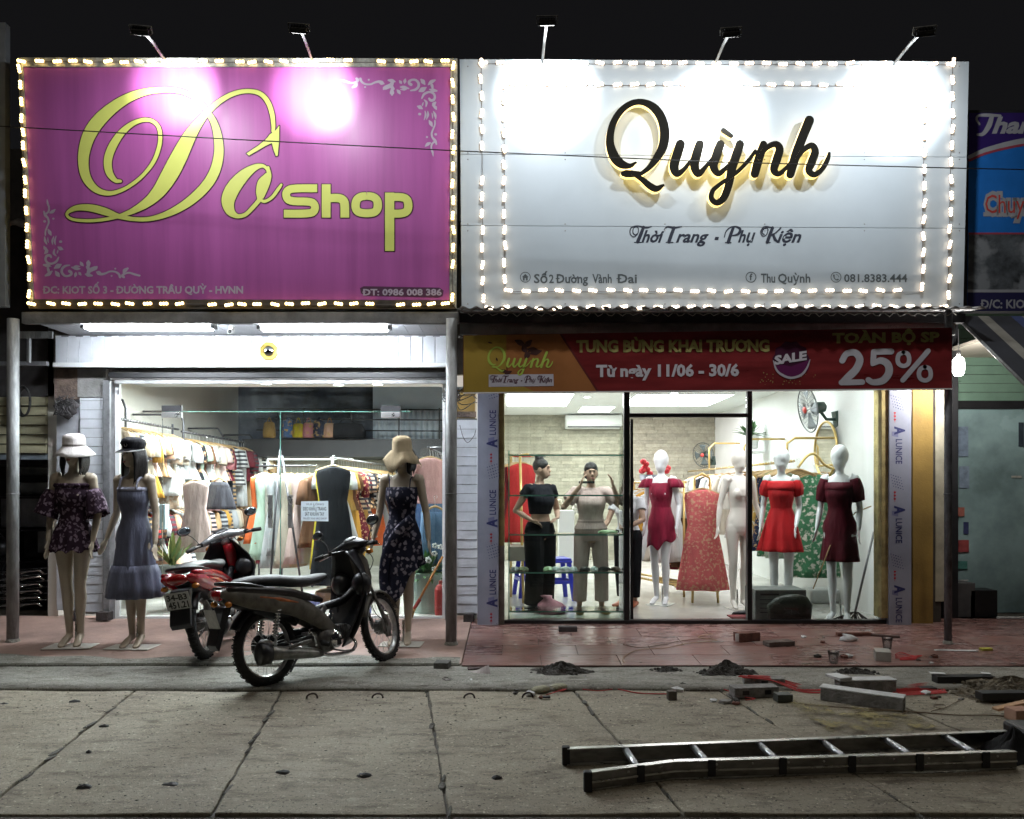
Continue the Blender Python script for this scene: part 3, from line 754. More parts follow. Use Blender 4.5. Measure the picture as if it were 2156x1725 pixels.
D = [(545, 945, 28), (500, 938, 40), (450, 880, 62), (430, 800, 72), (440, 710, 76), (485, 605, 74), (555, 505, 62), (650, 425, 46), (750, 388, 36), (830, 395, 32), (890, 450, 34), (908, 540, 36),
     (895, 640, 37), (850, 760, 36), (770, 870, 33), (670, 960, 32), (560, 1025, 34), (450, 1055, 40), (350, 1035, 54), (270, 970, 72), (220, 870, 88), (208, 740, 98), (232, 600, 112), (285, 480, 122),
     (370, 370, 118), (490, 265, 100), (620, 185, 82), (760, 135, 62), (900, 115, 50), (1040, 118, 44), (1160, 150, 38), (1260, 220, 40), (1335, 310, 48), (1400, 420, 60), (1435, 560, 76), (1440, 700, 86), (1405, 850, 92), (1330, 980, 92),
     (1210, 1100, 84), (1080, 1190, 70), (940, 1255, 52), (800, 1290, 40), (650, 1288, 38), (520, 1262, 46), (400, 1220, 68), (270, 1188, 64), (150, 1188, 50), (70, 1225, 32), (62, 1262, 26), (110, 1292, 26), (200, 1304, 28), (330, 1302, 30), (450, 1284, 32),
     (560, 1255, 36), (680, 1205, 58), (800, 1130, 88), (900, 1030, 122), (985, 900, 148), (1060, 760, 150), (1130, 620, 132), (1190, 510, 108), (1260, 410, 78), (1340, 315, 56), (1440, 225, 46), (1560, 155, 42), (1690, 125, 38), (1810, 145, 40), (1885, 220, 42), (1925, 330, 42), (1938, 440, 36), (1935, 490, 30)]
O1 = [(1888, 885, 18), (1880, 835, 26), (1835, 805, 34), (1760, 825, 62), (1660, 900, 104), (1570, 1010, 128), (1525, 1120, 120), (1545, 1215, 84), (1605, 1262, 42), (1680, 1250, 36), (1750, 1185, 38), (1815, 1110, 40)]
O2 = [(1880, 900, 60), (1850, 960, 108), (1825, 1040, 92), (1812, 1105, 46)]
O3 = [(1890, 820, 24), (1905, 900, 30), (1880, 990, 34), (1835, 1090, 34)]
O4 = [(1812, 1112, 26), (1860, 1128, 28), (1925, 1092, 30), (1980, 1020, 30), (2010, 978, 22)]
AR = [(1905, 520), (1960, 480), (1992, 440), (1990, 570), (1978, 712), (1960, 716), (1940, 660), (1924, 598), (1870, 622), (1716, 712), (1694, 692), (1800, 622), (1870, 565)]
sm_ = lambda x, y: (.462*x, 35.6+.462*y)
SH = [[(1446, 782, 36), (1330, 782, 36), (1306, 796, 36), (1304, 822, 36), (1322, 842, 36), (1418, 842, 36), (1436, 858, 36), (1436, 882, 36), (1418, 898, 36), (1294, 898, 36)],
      [(1487, 764, 40), (1487, 916, 40)], [(1487, 828, 36), (1545, 825, 38), (1568, 838, 40), (1572, 862, 40), (1572, 916, 40)],
      [(1672, 817, 34), (1642, 820, 36), (1622, 838, 38), (1620, 878, 38), (1642, 896, 36), (1702, 896, 36), (1722, 878, 38), (1722, 838, 38), (1702, 820, 36), (1672, 817, 34)],
      [(1776, 802, 42), (1776, 1068, 42)], [(1776, 822, 36), (1840, 822, 36), (1860, 838, 38), (1862, 880, 38), (1840, 898, 36), (1776, 898, 36)]]
def chaikin(q, it=2):
    for _ in range(it):
        o = [q[0]]
        for a, b in zip(q, q[1:]):
            o.append(tuple(.75*x+.25*y for x, y in zip(a, b))); o.append(tuple(.25*x+.75*y for x, y in zip(a, b)))
        o.append(q[-1]); q = o
    return q
SH = [chaikin(q) if len(q) > 2 else q for q in SH]
for wid, dd, mm, nm in ((9, 0.0015, m_outl, 'letter_outline'), (0, 0.004, m_green, 'letter_fill')):
    mb = MB(); k = 0
    ribbon(mb, PL1, D, dd, widen=wid, mapf=dm, rise=0.0012, n=6)
    for q in (O1, O2, O3, O4): k += 1; ribbon(mb, PL1, q, dd+0.00015*k, widen=wid, mapf=dm, rise=0.0001)
    cxa = sum(p[0] for p in AR)/len(AR); cya = sum(p[1] for p in AR)/len(AR)
    if wid:
        for i in range(len(AR)):
            a, b = AR[i], AR[(i+1) % len(AR)]; ribbon(mb, PL1, [(a[0], a[1], 1), (b[0], b[1], 1)], dd+.0009+i*.00002, widen=wid, mapf=dm, n=1)
    flat(mb, PL1, [dm(*p) for p in AR], dd+.0008)
    for i, q in enumerate(SH): ribbon(mb, PL1, q, dd+0.0002*i, widen=wid*0.5, mapf=sm_, n=1, round_=False)
    if wid:   # square ends of the block letters also get their outline
        for q in SH:
            for (a, b) in ((q[0], q[1]), (q[-1], q[-2])):
                if q[0] == q[-1]: continue
                l = math.hypot(a[0]-b[0], a[1]-b[1]); dx, dy = (a[0]-b[0])/l*4, (a[1]-b[1])/l*4
                ribbon(mb, PL1, [(a[0], a[1], a[2]), (a[0]+dx, a[1]+dy, a[2])], dd, widen=3.5, mapf=sm_, n=1, round_=False)
    mb.build(nm, mm, s1)
mb = MB()
text(mb, PL1, 'ĐC: KIOT SỐ 3 - ĐƯỜNG TRÂU QUỲ - HVNN', 90, 512, 618, 14.5, .0015, .035)
text(mb, PL1, 'ĐT: 0986 008 386', 763, 930, 622, 12.5, .003, .035, slope=-0.0)
mb.build('address_print', m_ltext, s1)['kind'] = 'stuff'
mb = MB(); flat(mb, PL1, [(758, 607), (766, 603), (925, 606), (934, 612), (932, 624), (922, 627), (770, 623), (760, 618)], .0012); mb.build('phone_patch', mat('phone_patch', (0.10, 0.035, 0.08), .5, var=0), s1)
# corner ornaments (scroll, leaves), upper right; the same turned round, lower left
om = lambda x, y: (697.5+.1254*x, 142.3+.1254*y)
om2 = lambda x, y: (91+920.7-(697.5+.1254*x), 584+166-(142.3+.1254*y))
ORN = [[(160, 215, 30), (240, 235, 36), (330, 262, 32), (400, 250, 32), (450, 215, 46), (425, 190, 40)], [(430, 260, 30), (410, 300, 66), (360, 335, 34)], [(490, 190, 40), (510, 240, 38), (570, 280, 32), (660, 285, 30), (730, 255, 34), (800, 240, 44), (850, 262, 70), (885, 275, 20)],
       [(960, 215, 30), (1020, 225, 60), (1070, 240, 24)], [(1030, 240, 50), (1000, 300, 70), (900, 345, 66), (875, 370, 20)], [(1010, 320, 60), (1040, 360, 50)], [(1020, 380, 50), (1020, 430, 76), (1020, 462, 30)], [(1145, 225, 20), (1165, 250, 50), (1180, 270, 18)], [(1245, 195, 20), (1235, 235, 54), (1230, 268, 18)],
       [(1105, 380, 20), (1135, 410, 58), (1155, 445, 20)], [(1160, 330, 20), (1220, 335, 56), (1300, 355, 22)], [(1165, 370, 14), (1220, 375, 30), (1260, 372, 14)],
       [(1340, 290, 50), (1310, 270, 46), (1310, 235, 44), (1360, 208, 36), (1420, 215, 40), (1465, 265, 44), (1460, 330, 44), (1410, 375, 40), (1335, 390, 24)],
       [(1510, 205, 30), (1540, 240, 74), (1570, 285, 24)], [(1590, 340, 24), (1530, 375, 84), (1480, 400, 30)], [(1740, 215, 30), (1680, 245, 64), (1630, 290, 22)], [(1690, 300, 50), (1700, 340, 40)], [(1650, 370, 20), (1710, 385, 60), (1770, 395, 30)],
       [(1520, 520, 26), (1560, 450, 40), (1640, 415, 36), (1710, 435, 38), (1740, 490, 40), (1720, 545, 44), (1670, 555, 44), (1645, 525, 36)], [(1560, 545, 16), (1600, 590, 40), (1590, 655, 20)], [(1545, 590, 14), (1535, 620, 26), (1530, 645, 12)], [(1450, 655, 24), (1490, 670, 66), (1530, 695, 20)],
       [(1750, 590, 30), (1720, 620, 62), (1700, 640, 20)], [(1710, 650, 20), (1745, 670, 56), (1765, 705, 20)], [(1480, 785, 44), (1490, 785, 44)], [(1575, 735, 16), (1585, 800, 34), (1560, 880, 14)], [(1620, 740, 16), (1625, 800, 36), (1600, 870, 14)], [(1690, 770, 14), (1700, 810, 24), (1700, 855, 10)], [(1715, 740, 16), (1745, 800, 44), (1755, 865, 16)],
       [(1645, 895, 20), (1670, 940, 62), (1695, 990, 20)], [(1740, 895, 26), (1740, 960, 28), (1710, 1040, 28), (1685, 1110, 32), (1700, 1180, 34), (1745, 1230, 44), (1765, 1290, 30)], [(1750, 1125, 40), (1758, 1125, 40)], [(1605, 1170, 34), (1610, 1170, 34)], [(1660, 1270, 30), (1620, 1290, 56), (1580, 1325, 20)], [(1745, 1240, 30), (1690, 1290, 32), (1680, 1360, 28), (1700, 1420, 36), (1712, 1490, 14)], [(628, 210, 30), (632, 210, 30)], [(566, 332, 30), (570, 332, 30)]]
for mf in (om, om2):
    mb = MB()
    for i, q in enumerate(ORN): ribbon(mb, PL1, q, .0012+.00003*i, mapf=mf, n=4)
    mb.build('corner_ornament', m_ltext, s1)
# LED modules
for v in (135, 172, 206, 243, 280, 313, 347, 384, 419, 451, 481, 518, 553, 588, 622): led(s1, PL1, 954, v+6, True, LEDY)
for i, v in enumerate((149, 180, 216, 253, 280, 310, 345, 380, 410, 444, 482, 516, 550, 584, 620)): led(s1, PL1, 45+i*1.45, v, True, LEDY)
for zx in (150, 240, 305, 380, 455, 530, 600, 675, 750, 825, 970, 1045, 1105, 1175, 1255, 1325, 1395, 1470, 1545, 1615, 1685, 1825, 1900, 1970, 2030): led(s1, PL1, .462*zx, 641.5, False, LEDY)
for zx in (105, 188, 270, 340, 405, 500, 575, 640, 700, 760, 860, 930, 1005, 1095, 1155, 1225, 1300, 1360, 1430, 1510, 1590, 1740, 1820, 1890, 1955, 2030): led(s1, PL1, .462*zx, 132+rnd.uniform(-1.5, 1.5), False, LEDY)
mb = MB(); 
for (a, b) in (((62, 641), (958, 642)), ((954, 130), (953, 640)), ((44, 132), (64, 640)), ((46, 132), (955, 133))): mb.tube([PL1.p(a[0]+(b[0]-a[0])*t/12, a[1]+(b[1]-a[1])*t/12, .012+.003*math.sin(t*2)) for t in range(13)], .003, 5)
mb.build('led_wire', m_ledc, s1)
# ---- white sign
s2 = thing('shop_sign', 'large white shop sign with raised black script name glowing at its edges', 'sign', PL2.p(1504, 655))
panel('sign_box', PL2, [(970, 126), (2039, 131), (2027, 654), (974, 654)], -0.17, -0.012, mat('sign_side', (.5, .5, .5), .5, var=.1), s2)
# three aluminium composite sheets with fine joints
qx = lambda v: (968+(972-968)*(v-125)/530, 2040-(12)*(v-125)/530)
vj = [125, 328, 478, 655]
for i in range(3):
    a, b = vj[i]+(.6 if i else 0), vj[i+1]-(.6 if i < 2 else 0)
    sl = (0 if i == 0 else 14) ; sl2 = (0 if i == 2 else 14)*1.0
    la, ra = qx(a); lb, rb = qx(b)
    panel('sign_sheet', PL2, [(la, a-(0 if i == 0 else 3)), (ra, a+(5 if i == 0 else 3)), (rb, b+(3 if i < 2 else 0)), (lb, b-(3 if i < 2 else 0))], -0.010, 0.0, m_signw, s2)
qm = lambda x, y: (1252.7+.2377*x, 199.3+.2377*y)
QY = {'Q': [[(345, 640, 12), (290, 668, 40), (215, 648, 72), (155, 580, 78), (120, 460, 64), (140, 320, 54), (205, 200, 50), (300, 125, 46), (400, 110, 48), (500, 155, 66), (570, 250, 74), (598, 370, 76), (585, 490, 74), (535, 590, 62), (465, 680, 40), (395, 735, 28)],
            [(395, 735, 28), (330, 738, 50), (262, 735, 58), (240, 735, 44)], [(330, 742, 26), (400, 785, 40), (465, 840, 52), (525, 868, 50), (585, 838, 18)]],
      'u': [[(736, 478, 74), (706, 570, 74), (680, 670, 74), (705, 735, 56), (760, 705, 34), (815, 640, 26), (880, 560, 22)], [(905, 478, 66), (880, 560, 72), (858, 660, 72), (890, 738, 54), (945, 690, 34), (1010, 610, 26)]],
      'y': [[(1085, 478, 66), (1050, 580, 72), (1025, 670, 66), (1065, 735, 46), (1120, 700, 34), (1180, 640, 26)], [(1256, 478, 66), (1222, 580, 72), (1185, 690, 70), (1158, 830, 62), (1115, 945, 56), (1055, 990, 46), (1008, 955, 40), (1015, 890, 36), (1080, 830, 30), (1160, 775, 28), (1250, 705, 28), (1330, 620, 28), (1390, 540, 26)]],
      'n': [[(1462, 480, 58), (1425, 590, 70), (1385, 738, 66)], [(1420, 600, 22), (1490, 510, 38), (1565, 478, 50), (1602, 520, 64), (1578, 610, 68), (1552, 700, 60), (1592, 738, 42), (1650, 695, 28), (1720, 610, 24)]],
      'h': [[(1862, 270, 76), (1805, 410, 74), (1745, 570, 74), (1695, 742, 66)], [(1735, 640, 24), (1800, 540, 36), (1880, 490, 48), (1912, 545, 62), (1880, 640, 66), (1858, 708, 56), (1905, 745, 44), (1970, 700, 36), (2020, 615, 34), (2036, 558, 18)]],
      'grave_accent': [[(1112, 358, 42), (1178, 405, 34)]]}
m_face = mat('letter_face', (0.010, 0.009, 0.006), 0.7, var=0.1, spec=.1)
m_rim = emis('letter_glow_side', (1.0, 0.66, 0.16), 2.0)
for ch, st in QY.items():
    mb = MB()
    for i, q in enumerate(st):
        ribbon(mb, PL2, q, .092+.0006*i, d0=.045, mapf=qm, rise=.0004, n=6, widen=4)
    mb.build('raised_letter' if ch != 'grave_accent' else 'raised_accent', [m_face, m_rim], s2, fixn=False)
# stand-off spacers
mb = MB()
for (x, y) in ((120, 450), (590, 400), (240, 735), (500, 855), (700, 600), (870, 640), (1040, 620), (1200, 640), (1060, 985), (1410, 650), (1570, 620), (1760, 520), (1880, 650), (1845, 310), (1145, 382)):
    u, v = qm(x, y); a = PL2.p(u, v, 0); b = PL2.p(u, v, .046); mb.tube([a, b], .006, 8)
mb.build('spacer', m_alu, s2)
m_navy = mat('dark_print', (0.02, 0.025, 0.045), .5, var=0)
m_gtext = mat('grey_print', (0.10, 0.12, 0.13), .5, var=0)
def tagline(mb, pl, fu, fv, k, d):
    T = lambda t, a, b, base=1308, cap=128, bold=.028: text(mb, pl, t, fu(a), fu(b), fv(base), cap*k, d, bold, .38)
    T('hời', 410, 610); T('rang', 716, 1008); T('-', 1058, 1098, bold=.04); T('hụ', 1265, 1422); T('iện', 1610, 1828)
    mf = lambda x, y: (fu(x), fv(y)); W = [0]
    def rb(q, n=6): W[0] += 1; ribbon(mb, pl, q, d+.0001*W[0], mapf=mf, n=n)
    # T with swash
    rb([(380, 1230, 8), (355, 1245, 12), (335, 1220, 9), (345, 1180, 8), (380, 1178, 9), (380, 1230, 8), (345, 1262, 9), (312, 1235, 10), (318, 1185, 10), (370, 1165, 12), (450, 1180, 18), (500, 1170, 8)])
    rb([(430, 1175, 26), (405, 1240, 30), (378, 1305, 30)]); rb([(350, 1310, 9), (410, 1310, 9)])
    rb([(610, 1200, 6), (640, 1172, 14), (700, 1180, 20), (770, 1170, 8)]); rb([(700, 1180, 26), (675, 1245, 30), (655, 1305, 30)]); rb([(630, 1310, 9), (690, 1310, 9)])
    rb([(1225, 1180, 24), (1200, 1245, 28), (1180, 1308, 28)]); rb([(1145, 1265, 8), (1160, 1215, 10), (1200, 1178, 12), (1250, 1172, 16), (1285, 1195, 24), (1270, 1235, 22), (1215, 1252, 9)]); rb([(1155, 1312, 9), (1205, 1312, 9)])
    rb([(1500, 1240, 8), (1480, 1225, 10), (1495, 1190, 8), (1530, 1190, 9), (1520, 1240, 8), (1485, 1255, 9), (1468, 1215, 10), (1500, 1172, 12), (1560, 1178, 14)])
    rb([(1572, 1180, 26), (1548, 1245, 28), (1525, 1308, 28)]); rb([(1515, 1311, 8), (1552, 1311, 8)]); rb([(1645, 1182, 12), (1600, 1225, 12), (1562, 1248, 14)]); rb([(1578, 1240, 22), (1595, 1285, 26), (1622, 1308, 12)])
mb = MB(); tagline(mb, PL2, lambda x: 1252.7+.2377*x, lambda y: 199.3+.2377*y, .2377*.80, .0015); mb.build('tagline_print', m_navy, s2)
mb = MB()
text(mb, PL2, 'Số', 1124, 1153, 596, 18, .0015, .022); text(mb, PL2, '2', 1156, 1166, 596, 17, .0015, .02)
text(mb, PL2, 'Đường', 1170, 1238, 596, 18, .0015, .022); text(mb, PL2, 'Vành', 1247, 1288, 596, 18, .0015, .022); text(mb, PL2, 'Đai', 1298, 1341, 596, 18, .0015, .022)
mb.build('address_print', m_gtext, s2)['kind'] = 'stuff'; mb = MB()
text(mb, PL2, 'Thu', 1602, 1632, 595, 18, .0015, .02); text(mb, PL2, 'Quỳnh', 1638, 1706, 595, 18, .0015, .02)
mb.build('name_print', m_gtext, s2); mb = MB()
text(mb, PL2, '081.8383.444', 1777, 1910, 594, 16, .0015, .018)
mb.build('phone_print', m_gtext, s2); mb = MB()
def ring(mb, pl, u, v, r, w, d):
    ribbon(mb, pl, [(u+r*math.cos(a), v+r*math.sin(a), w) for a in [i*PI/12 for i in range(25)]], d, n=1, round_=False)
for u in (1106, 1581, 1760): ring(mb, PL2, u, 584, 10.5, 1.5, .0014)
flat(mb, PL2, [(1099, 584), (1106, 577), (1113, 584), (1111, 584), (1111, 591), (1107.5, 591), (1107.5, 586), (1104.5, 586), (1104.5, 591), (1101, 591), (1101, 584)], .0018)
text(mb, PL2, 'f', 1578, 1584, 590, 13, .0018, .03)
ribbon(mb, PL2, [(1755.5, 580, 3.5), (1756.5, 586, 2), (1761, 589.5, 2), (1764, 589, 3.5)], .0018, n=4)
ribbon(mb, PL2, [(1760, 578, 1), (1764, 580, 1), (1766, 584, 1)], .0018, n=4)
mb.build('contact_print', m_gtext, s2)
zu = lambda x: 946.6+.561*x; zv = lambda y: 35.6+.561*y
for i in range(15): led(s2, PL2, zu(119+i*.5), zv(175+63*i), True, LEDW)
for i in range(15): led(s2, PL2, zu(1886-i*1.35), zv(178+62*i), True, LEDW)
for i in range(28): led(s2, PL2, zu(148+63*i), zv(1094-i*.25), False, LEDW)
for i in range(29): led(s2, PL2, zu(128+62.3*i), zv(178+i*.15), False, LEDW)
for i in range(13): led(s2, PL2, zu(204+i*.3), zv(258+i*60.5), True, LEDW)
for i in range(13): led(s2, PL2, zu(1782-i*1), zv(264+i*62.5), True, LEDW)
for i in range(24): led(s2, PL2, zu(222+63.2*i), zv(1030), False, LEDW)
for i in range(24): led(s2, PL2, zu(240+64.4*i), zv(259), False, LEDW)
mb = MB()
for (a, b) in (((119, 175), (127, 1094)), ((127, 1094), (1866, 1088)), ((1868, 1088), (1886, 178)), ((122, 178), (1886, 182)), ((204, 258), (208, 1030)), ((208, 1032), (1770, 1034)), ((1770, 1034), (1782, 262)), ((204, 258), (1782, 262))):
    mb.tube([PL2.p(zu(a[0]+(b[0]-a[0])*t/30), zv(a[1]+(b[1]-a[1])*t/30), .006+.003*math.sin(t*2)) for t in range(31)], .0022, 5)
mb.build('led_wire', m_ledc, s2)
# string of LED cable hanging under the sign edge
mb = MB(); pts = []
for i in range(140):
    u = 985+i*7.4; pts.append(P(u, 660+4*math.sin(i*1.9)+3*abs(math.sin(i*.8)), 6.47))
mb.tube(pts, .0035, 5)
tag(mb.build('tangled_cable', mat('pale_cable', (.4, .38, .34), .5, var=.1), smooth=True), 'pale wavy cable hanging along the bottom edge of the white sign', 'cable')
# ---- flood lights
def flood(name_lab, ub, vb, ul, vl, pl, uh, vh, power, spotp, Yl=5.62, col=(0.93, 0.97, 1.0)):
    base = pl.p(ub, vb, .0); L = P(ul, vl, Yl); tgt = pl.p(uh, vh, 0)
    t = thing('flood_light', name_lab, 'lamp', base, 'flood lights on arms above the signs')
    mb = MB(); mb.tube([base+Vector((0, .05, -.02)), base+(L-base)*.5+Vector((0, 0, .02)), L+Vector((0, .02, .03))], .011, 8); mb.build('lamp_arm', m_pole, t, smooth=True)
    dirv = (pl.p(uh, 470, 0)-L).normalized(); rot = dirv.to_track_quat('-Z', 'Y').to_matrix().to_4x4(); M = Matrix.Translation(L) @ rot
    mb = MB(); mb.box(-.058, .058, -.045, .045, .004, .030, M); mb.box(-.066, .066, -.052, .052, -.004, .004, M)
    for k in range(6): mb.box(-.052+k*.020, -.048+k*.020, -.036, .036, .030, .042, M)
    mb.build('lamp_housing', m_black, t, bevel=.003)
    mb = MB(); mb.box(-.074, .074, -.009, .009, .043, .050, M); mb.box(-.076, -.070, -.009, .009, .0, .049, M); mb.box(.070, .076, -.009, .009, .0, .049, M); mb.build('lamp_bracket', m_pole, t)
    mb = MB(); mb.box(-.050, .050, -.038, .038, -.007, -.0045, M); mb.build('lamp_lens', emis('flood_lens', (1, 1, 1), 12), t)
    ld = bpy.data.lights.new('flood_glow', 'AREA'); ld.shape = 'RECTANGLE'; ld.size = .10; ld.size_y = .07; ld.energy = power; ld.color = col
    o = bpy.data.objects.new('flood_glow', ld); C.objects.link(o); o.matrix_world = Matrix.Translation(L+dirv*.012) @ rot
    sd = bpy.data.lights.new('flood_beam', 'SPOT'); sd.energy = spotp; sd.spot_size = R(58) if power < 15 else R(62); sd.spot_blend = 1.0; sd.color = col; sd.shadow_soft_size = .03
    dr = (tgt-L).normalized(); o2 = bpy.data.objects.new('flood_beam', sd); C.objects.link(o2)
    o2.matrix_world = Matrix.Translation(L+dr*.09) @ dr.to_track_quat('-Z', 'Y').to_matrix().to_4x4()
    for q in (o, o2):
        mw = q.matrix_world.copy(); q.parent = t; q.matrix_parent_inverse = WM[t].inverted(); q.matrix_basis = mw
flood('left flood lamp on a slanted arm above the magenta sign', 345, 120, 298, 70, PL1, 372, 188, 14, 190)
flood('right flood lamp on a steep arm above the magenta sign', 655, 118, 630, 66, PL1, 665, 195, 13, 170)
flood('flood lamp on an upright arm above the left end of the white sign', 1142, 124, 1152, 50, PL2, 1150, 195, 17, 430)
flood('middle flood lamp above the white sign with an amber lit arm', 1508, 126, 1538, 74, PL2, 1500, 240, 15, 230)
flood('flood lamp on a slanted arm above the right end of the white sign', 1885, 128, 1945, 72, PL2, 1872, 215, 18, 450)
# ---- banner
PB = Plane(6.47, 826, 6.47, 700)
top = lambda u: 706-(u-975)*.0155; bot = lambda u: 829-(u-975)*.0085
bn = thing('sale_banner', 'red and orange opening sale banner hung above the right shop glass', 'banner', P(1490, 826, 6.62))
nu = 60
def strip(mb, ua, ub, fa, fb, d):
    n = 40
    def q(s, t):
        a = ua+(ub-ua)*s; va, vb = top(a)+(bot(a)-top(a))*fa, top(a)+(bot(a)-top(a))*fb
        v = va+(vb-va)*t; return PB.p(a, v, d+.004*math.sin(a*.02)*math.sin(t*3))
    mb.grid(q, n, 6)
m_bo = mat('banner_orange', (0.42, 0.165, 0.055), .35, var=.15, scale=2); m_by = mat('banner_yellow', (0.42, 0.28, 0.05), .35, var=.1, scale=2)
m_br = mat('banner_red', (0.23, 0.026, 0.028), .30, var=.30, scale=2.5, stretch=(.5, 1, 3), bump=.15, bscale=4)
mb = MB(); mb.prism([PB.p(u, v, 0) for u, v in ((975, top(975)), (2004, top(2004)), (2004, bot(2004)), (975, bot(975)))], [PB.p(u, v, -.02) for u, v in ((975, top(975)), (2004, top(2004)), (2004, bot(2004)), (975, bot(975)))])
mb.build('banner_sheet', m_br, bn)
mb = MB(); flat(mb, PB, [(1060, top(1060)+1), (1178, top(1178)+1), (1257, bot(1257)-1), (1075, bot(1075)-1)], .0012); mb.build('banner_art', m_bo, bn)
mb = MB(); flat(mb, PB, [(976, top(976)+1), (1066, top(1066)+1), (1066, bot(1066)-30), (1130, bot(1130)-1), (976, bot(976)-1)], .0018); mb.build('banner_art', m_by, bn)
mb = MB(); flat(mb, PB, [(1178, top(1178)+1), (1183, top(1183)+1), (1262, bot(1262)-1), (1257, bot(1257)-1)], .0018); mb.build('banner_art', mat('banner_maroon', (.12, .02, .02), .4, var=0), bn)
mb = MB(); flat(mb, PB, [(975, bot(975)-2.5), (2004, bot(2004)-2.5), (2004, bot(2004)), (975, bot(975))], .006); mb.build('banner_hem', m_white, bn)
# dark lily print
mb = MB()
for i, (u, v, a) in enumerate(((1095, 722, .6), (1112, 724, 2.2), (1104, 735, 1.2), (1122, 737, .2), (1110, 748, 1.9), (1128, 742, 2.8), (1062, 782, .4), (1070, 785, 2.6), (1032, 722, .3), (1046, 757, 1.3))):
    l = 13 if i < 6 else (8 if i < 8 else 4)
    ribbon(mb, PB, [(u-l*math.cos(a), v-l*math.sin(a)*.7, 2), (u, v, l*.95), (u+l*math.cos(a), v+l*math.sin(a)*.7, 2)], .0022+.0001*i, n=4)
mb.build('flower_print', mat('lily_dark', (.06, .02, .015), .5, var=0), bn)['kind'] = 'stuff'
bqm = lambda x, y: (1027+(x-100)*.0705, 731+(y-100)*.066)
mb = MB()
for ch, st in QY.items():
    if ch == 'grave_accent': continue
    for i, q in enumerate(st): ribbon(mb, PB, q, .0034+.0002*i, mapf=bqm, n=4)
mb.build('logo_print', mat('logo_green', (.42, .56, .09), .4, var=0), bn)
mb = MB(); flat(mb, PB, [(1029, 789), (1165, 788), (1166, 813), (1029, 815)], .0026); mb.build('logo_plate', mat('logo_plate', (.55, .52, .58), .4, var=0), bn)
mb = MB(); tagline(mb, PB, lambda x: 1032+(x-310)*.0862, lambda y: 791+(y-1165)*.098, .0862*.8, .0034); mb.build('tagline_print', mat('banner_ink', (.1, .04, .06), .5, var=0), bn)
mb = MB(); text(mb, PB, 'TƯNG BỪNG KHAI TRƯƠNG', 1213, 1620, 741, 23, .0028, .045, slope=.003); mb.build('banner_lettering', mat('banner_gold', (.40, .36, .13), .4, var=0), bn); mb = MB()
text(mb, PB, 'TOÀN BỘ SP', 1752, 1978, 722, 19, .0028, .05, slope=.012); mb.build('banner_lettering', mat('banner_gold', (.40, .36, .13), .4, var=0), bn)
mb = MB(); text(mb, PB, 'Từ ngày 11/06 - 30/6', 1255, 1556, 793, 23, .0028, .04, slope=.006); mb.build('banner_lettering', mat('banner_white', (.62, .58, .62), .4, var=0), bn); mb = MB()
text(mb, PB, 'SALE', 1630, 1698, 768, 17, .0060, .05, slope=.16)
mb.build('banner_lettering', mat('banner_white', (.62, .58, .62), .4, var=0), bn)
mb = MB(); cm = lambda x, y: (1462.5-.0+(x)*.2543, 683.3+.2543*y)     # 2050/1.405, 960/1.405 grid
cm = lambda x, y: (1459.1+.2543*x, 683.3+.2543*y)
N25 = [[(1235, 300, 51), (1270, 245, 51), (1340, 235, 56), (1380, 290, 61), (1350, 370, 63), (1290, 430, 63), (1235, 478, 47)], [(1228, 482, 47), (1400, 478, 47)],
       [(1640, 225, 49), (1500, 228, 49)], [(1495, 228, 47), (1490, 320, 47)], [(1485, 330, 35), (1550, 300, 54), (1610, 330, 61), (1620, 400, 63), (1570, 465, 59), (1490, 480, 49), (1450, 460, 47)],
       [(1945, 220, 42), (1735, 462, 42)], [(1740, 232, 35), (1705, 250, 37), (1692, 290, 37), (1705, 330, 37), (1745, 345, 35), (1780, 325, 37), (1788, 285, 37), (1775, 245, 37), (1740, 232, 35)],
       [(1918, 352, 35), (1882, 370, 37), (1868, 410, 37), (1882, 450, 37), (1922, 465, 35), (1958, 445, 37), (1966, 405, 37), (1952, 365, 37), (1918, 352, 35)]]
for i, q in enumerate(N25): ribbon(mb, PB, q, .0028+.0002*i, mapf=cm, n=1 if len(q) == 2 else 5)
mb.build('banner_lettering', mat('banner_silver', (.54, .52, .56), .4, var=.1), bn)
mb = MB(); pts = []
for i in range(40):
    a = 2*PI*i/40; r = 38+2.2*math.cos(a*10); pts.append((1665+r*math.cos(a)*.98, 756+r*math.sin(a)*.95))
flat(mb, PB, pts, .0030); mb.build('sale_badge', mat('badge_dark', (.06, .012, .035), .35, var=0), bn)
mb = MB(); flat(mb, PB, [(1630, 765), (1665, 772), (1704, 758), (1702, 778), (1690, 790), (1665, 795), (1642, 788), (1634, 776)], .0036); mb.build('sale_badge', mat('badge_purple', (.13, .02, .09), .3, var=0), bn)
mb = MB(); ribbon(mb, PB, [(1628, 760, 2), (1634, 778, 4), (1645, 789, 5), (1665, 796, 5), (1686, 790, 5), (1698, 776, 4), (1705, 758, 2)], .0040, n=5); mb.build('sale_badge', mat('badge_pale', (.5, .45, .5), .3, var=0), bn)
mb = MB()
for i in range(40):
    u = 1600+rnd.random()*120; v = 785+rnd.random()*25; s = rnd.uniform(.5, 1.5); flat(mb, PB, [(u-s, v), (u, v-s), (u+s, v), (u, v+s)], .0030+i*.00002)
mb.build('banner_confetti', MATS['banner_gold'], bn)['kind'] = 'stuff'
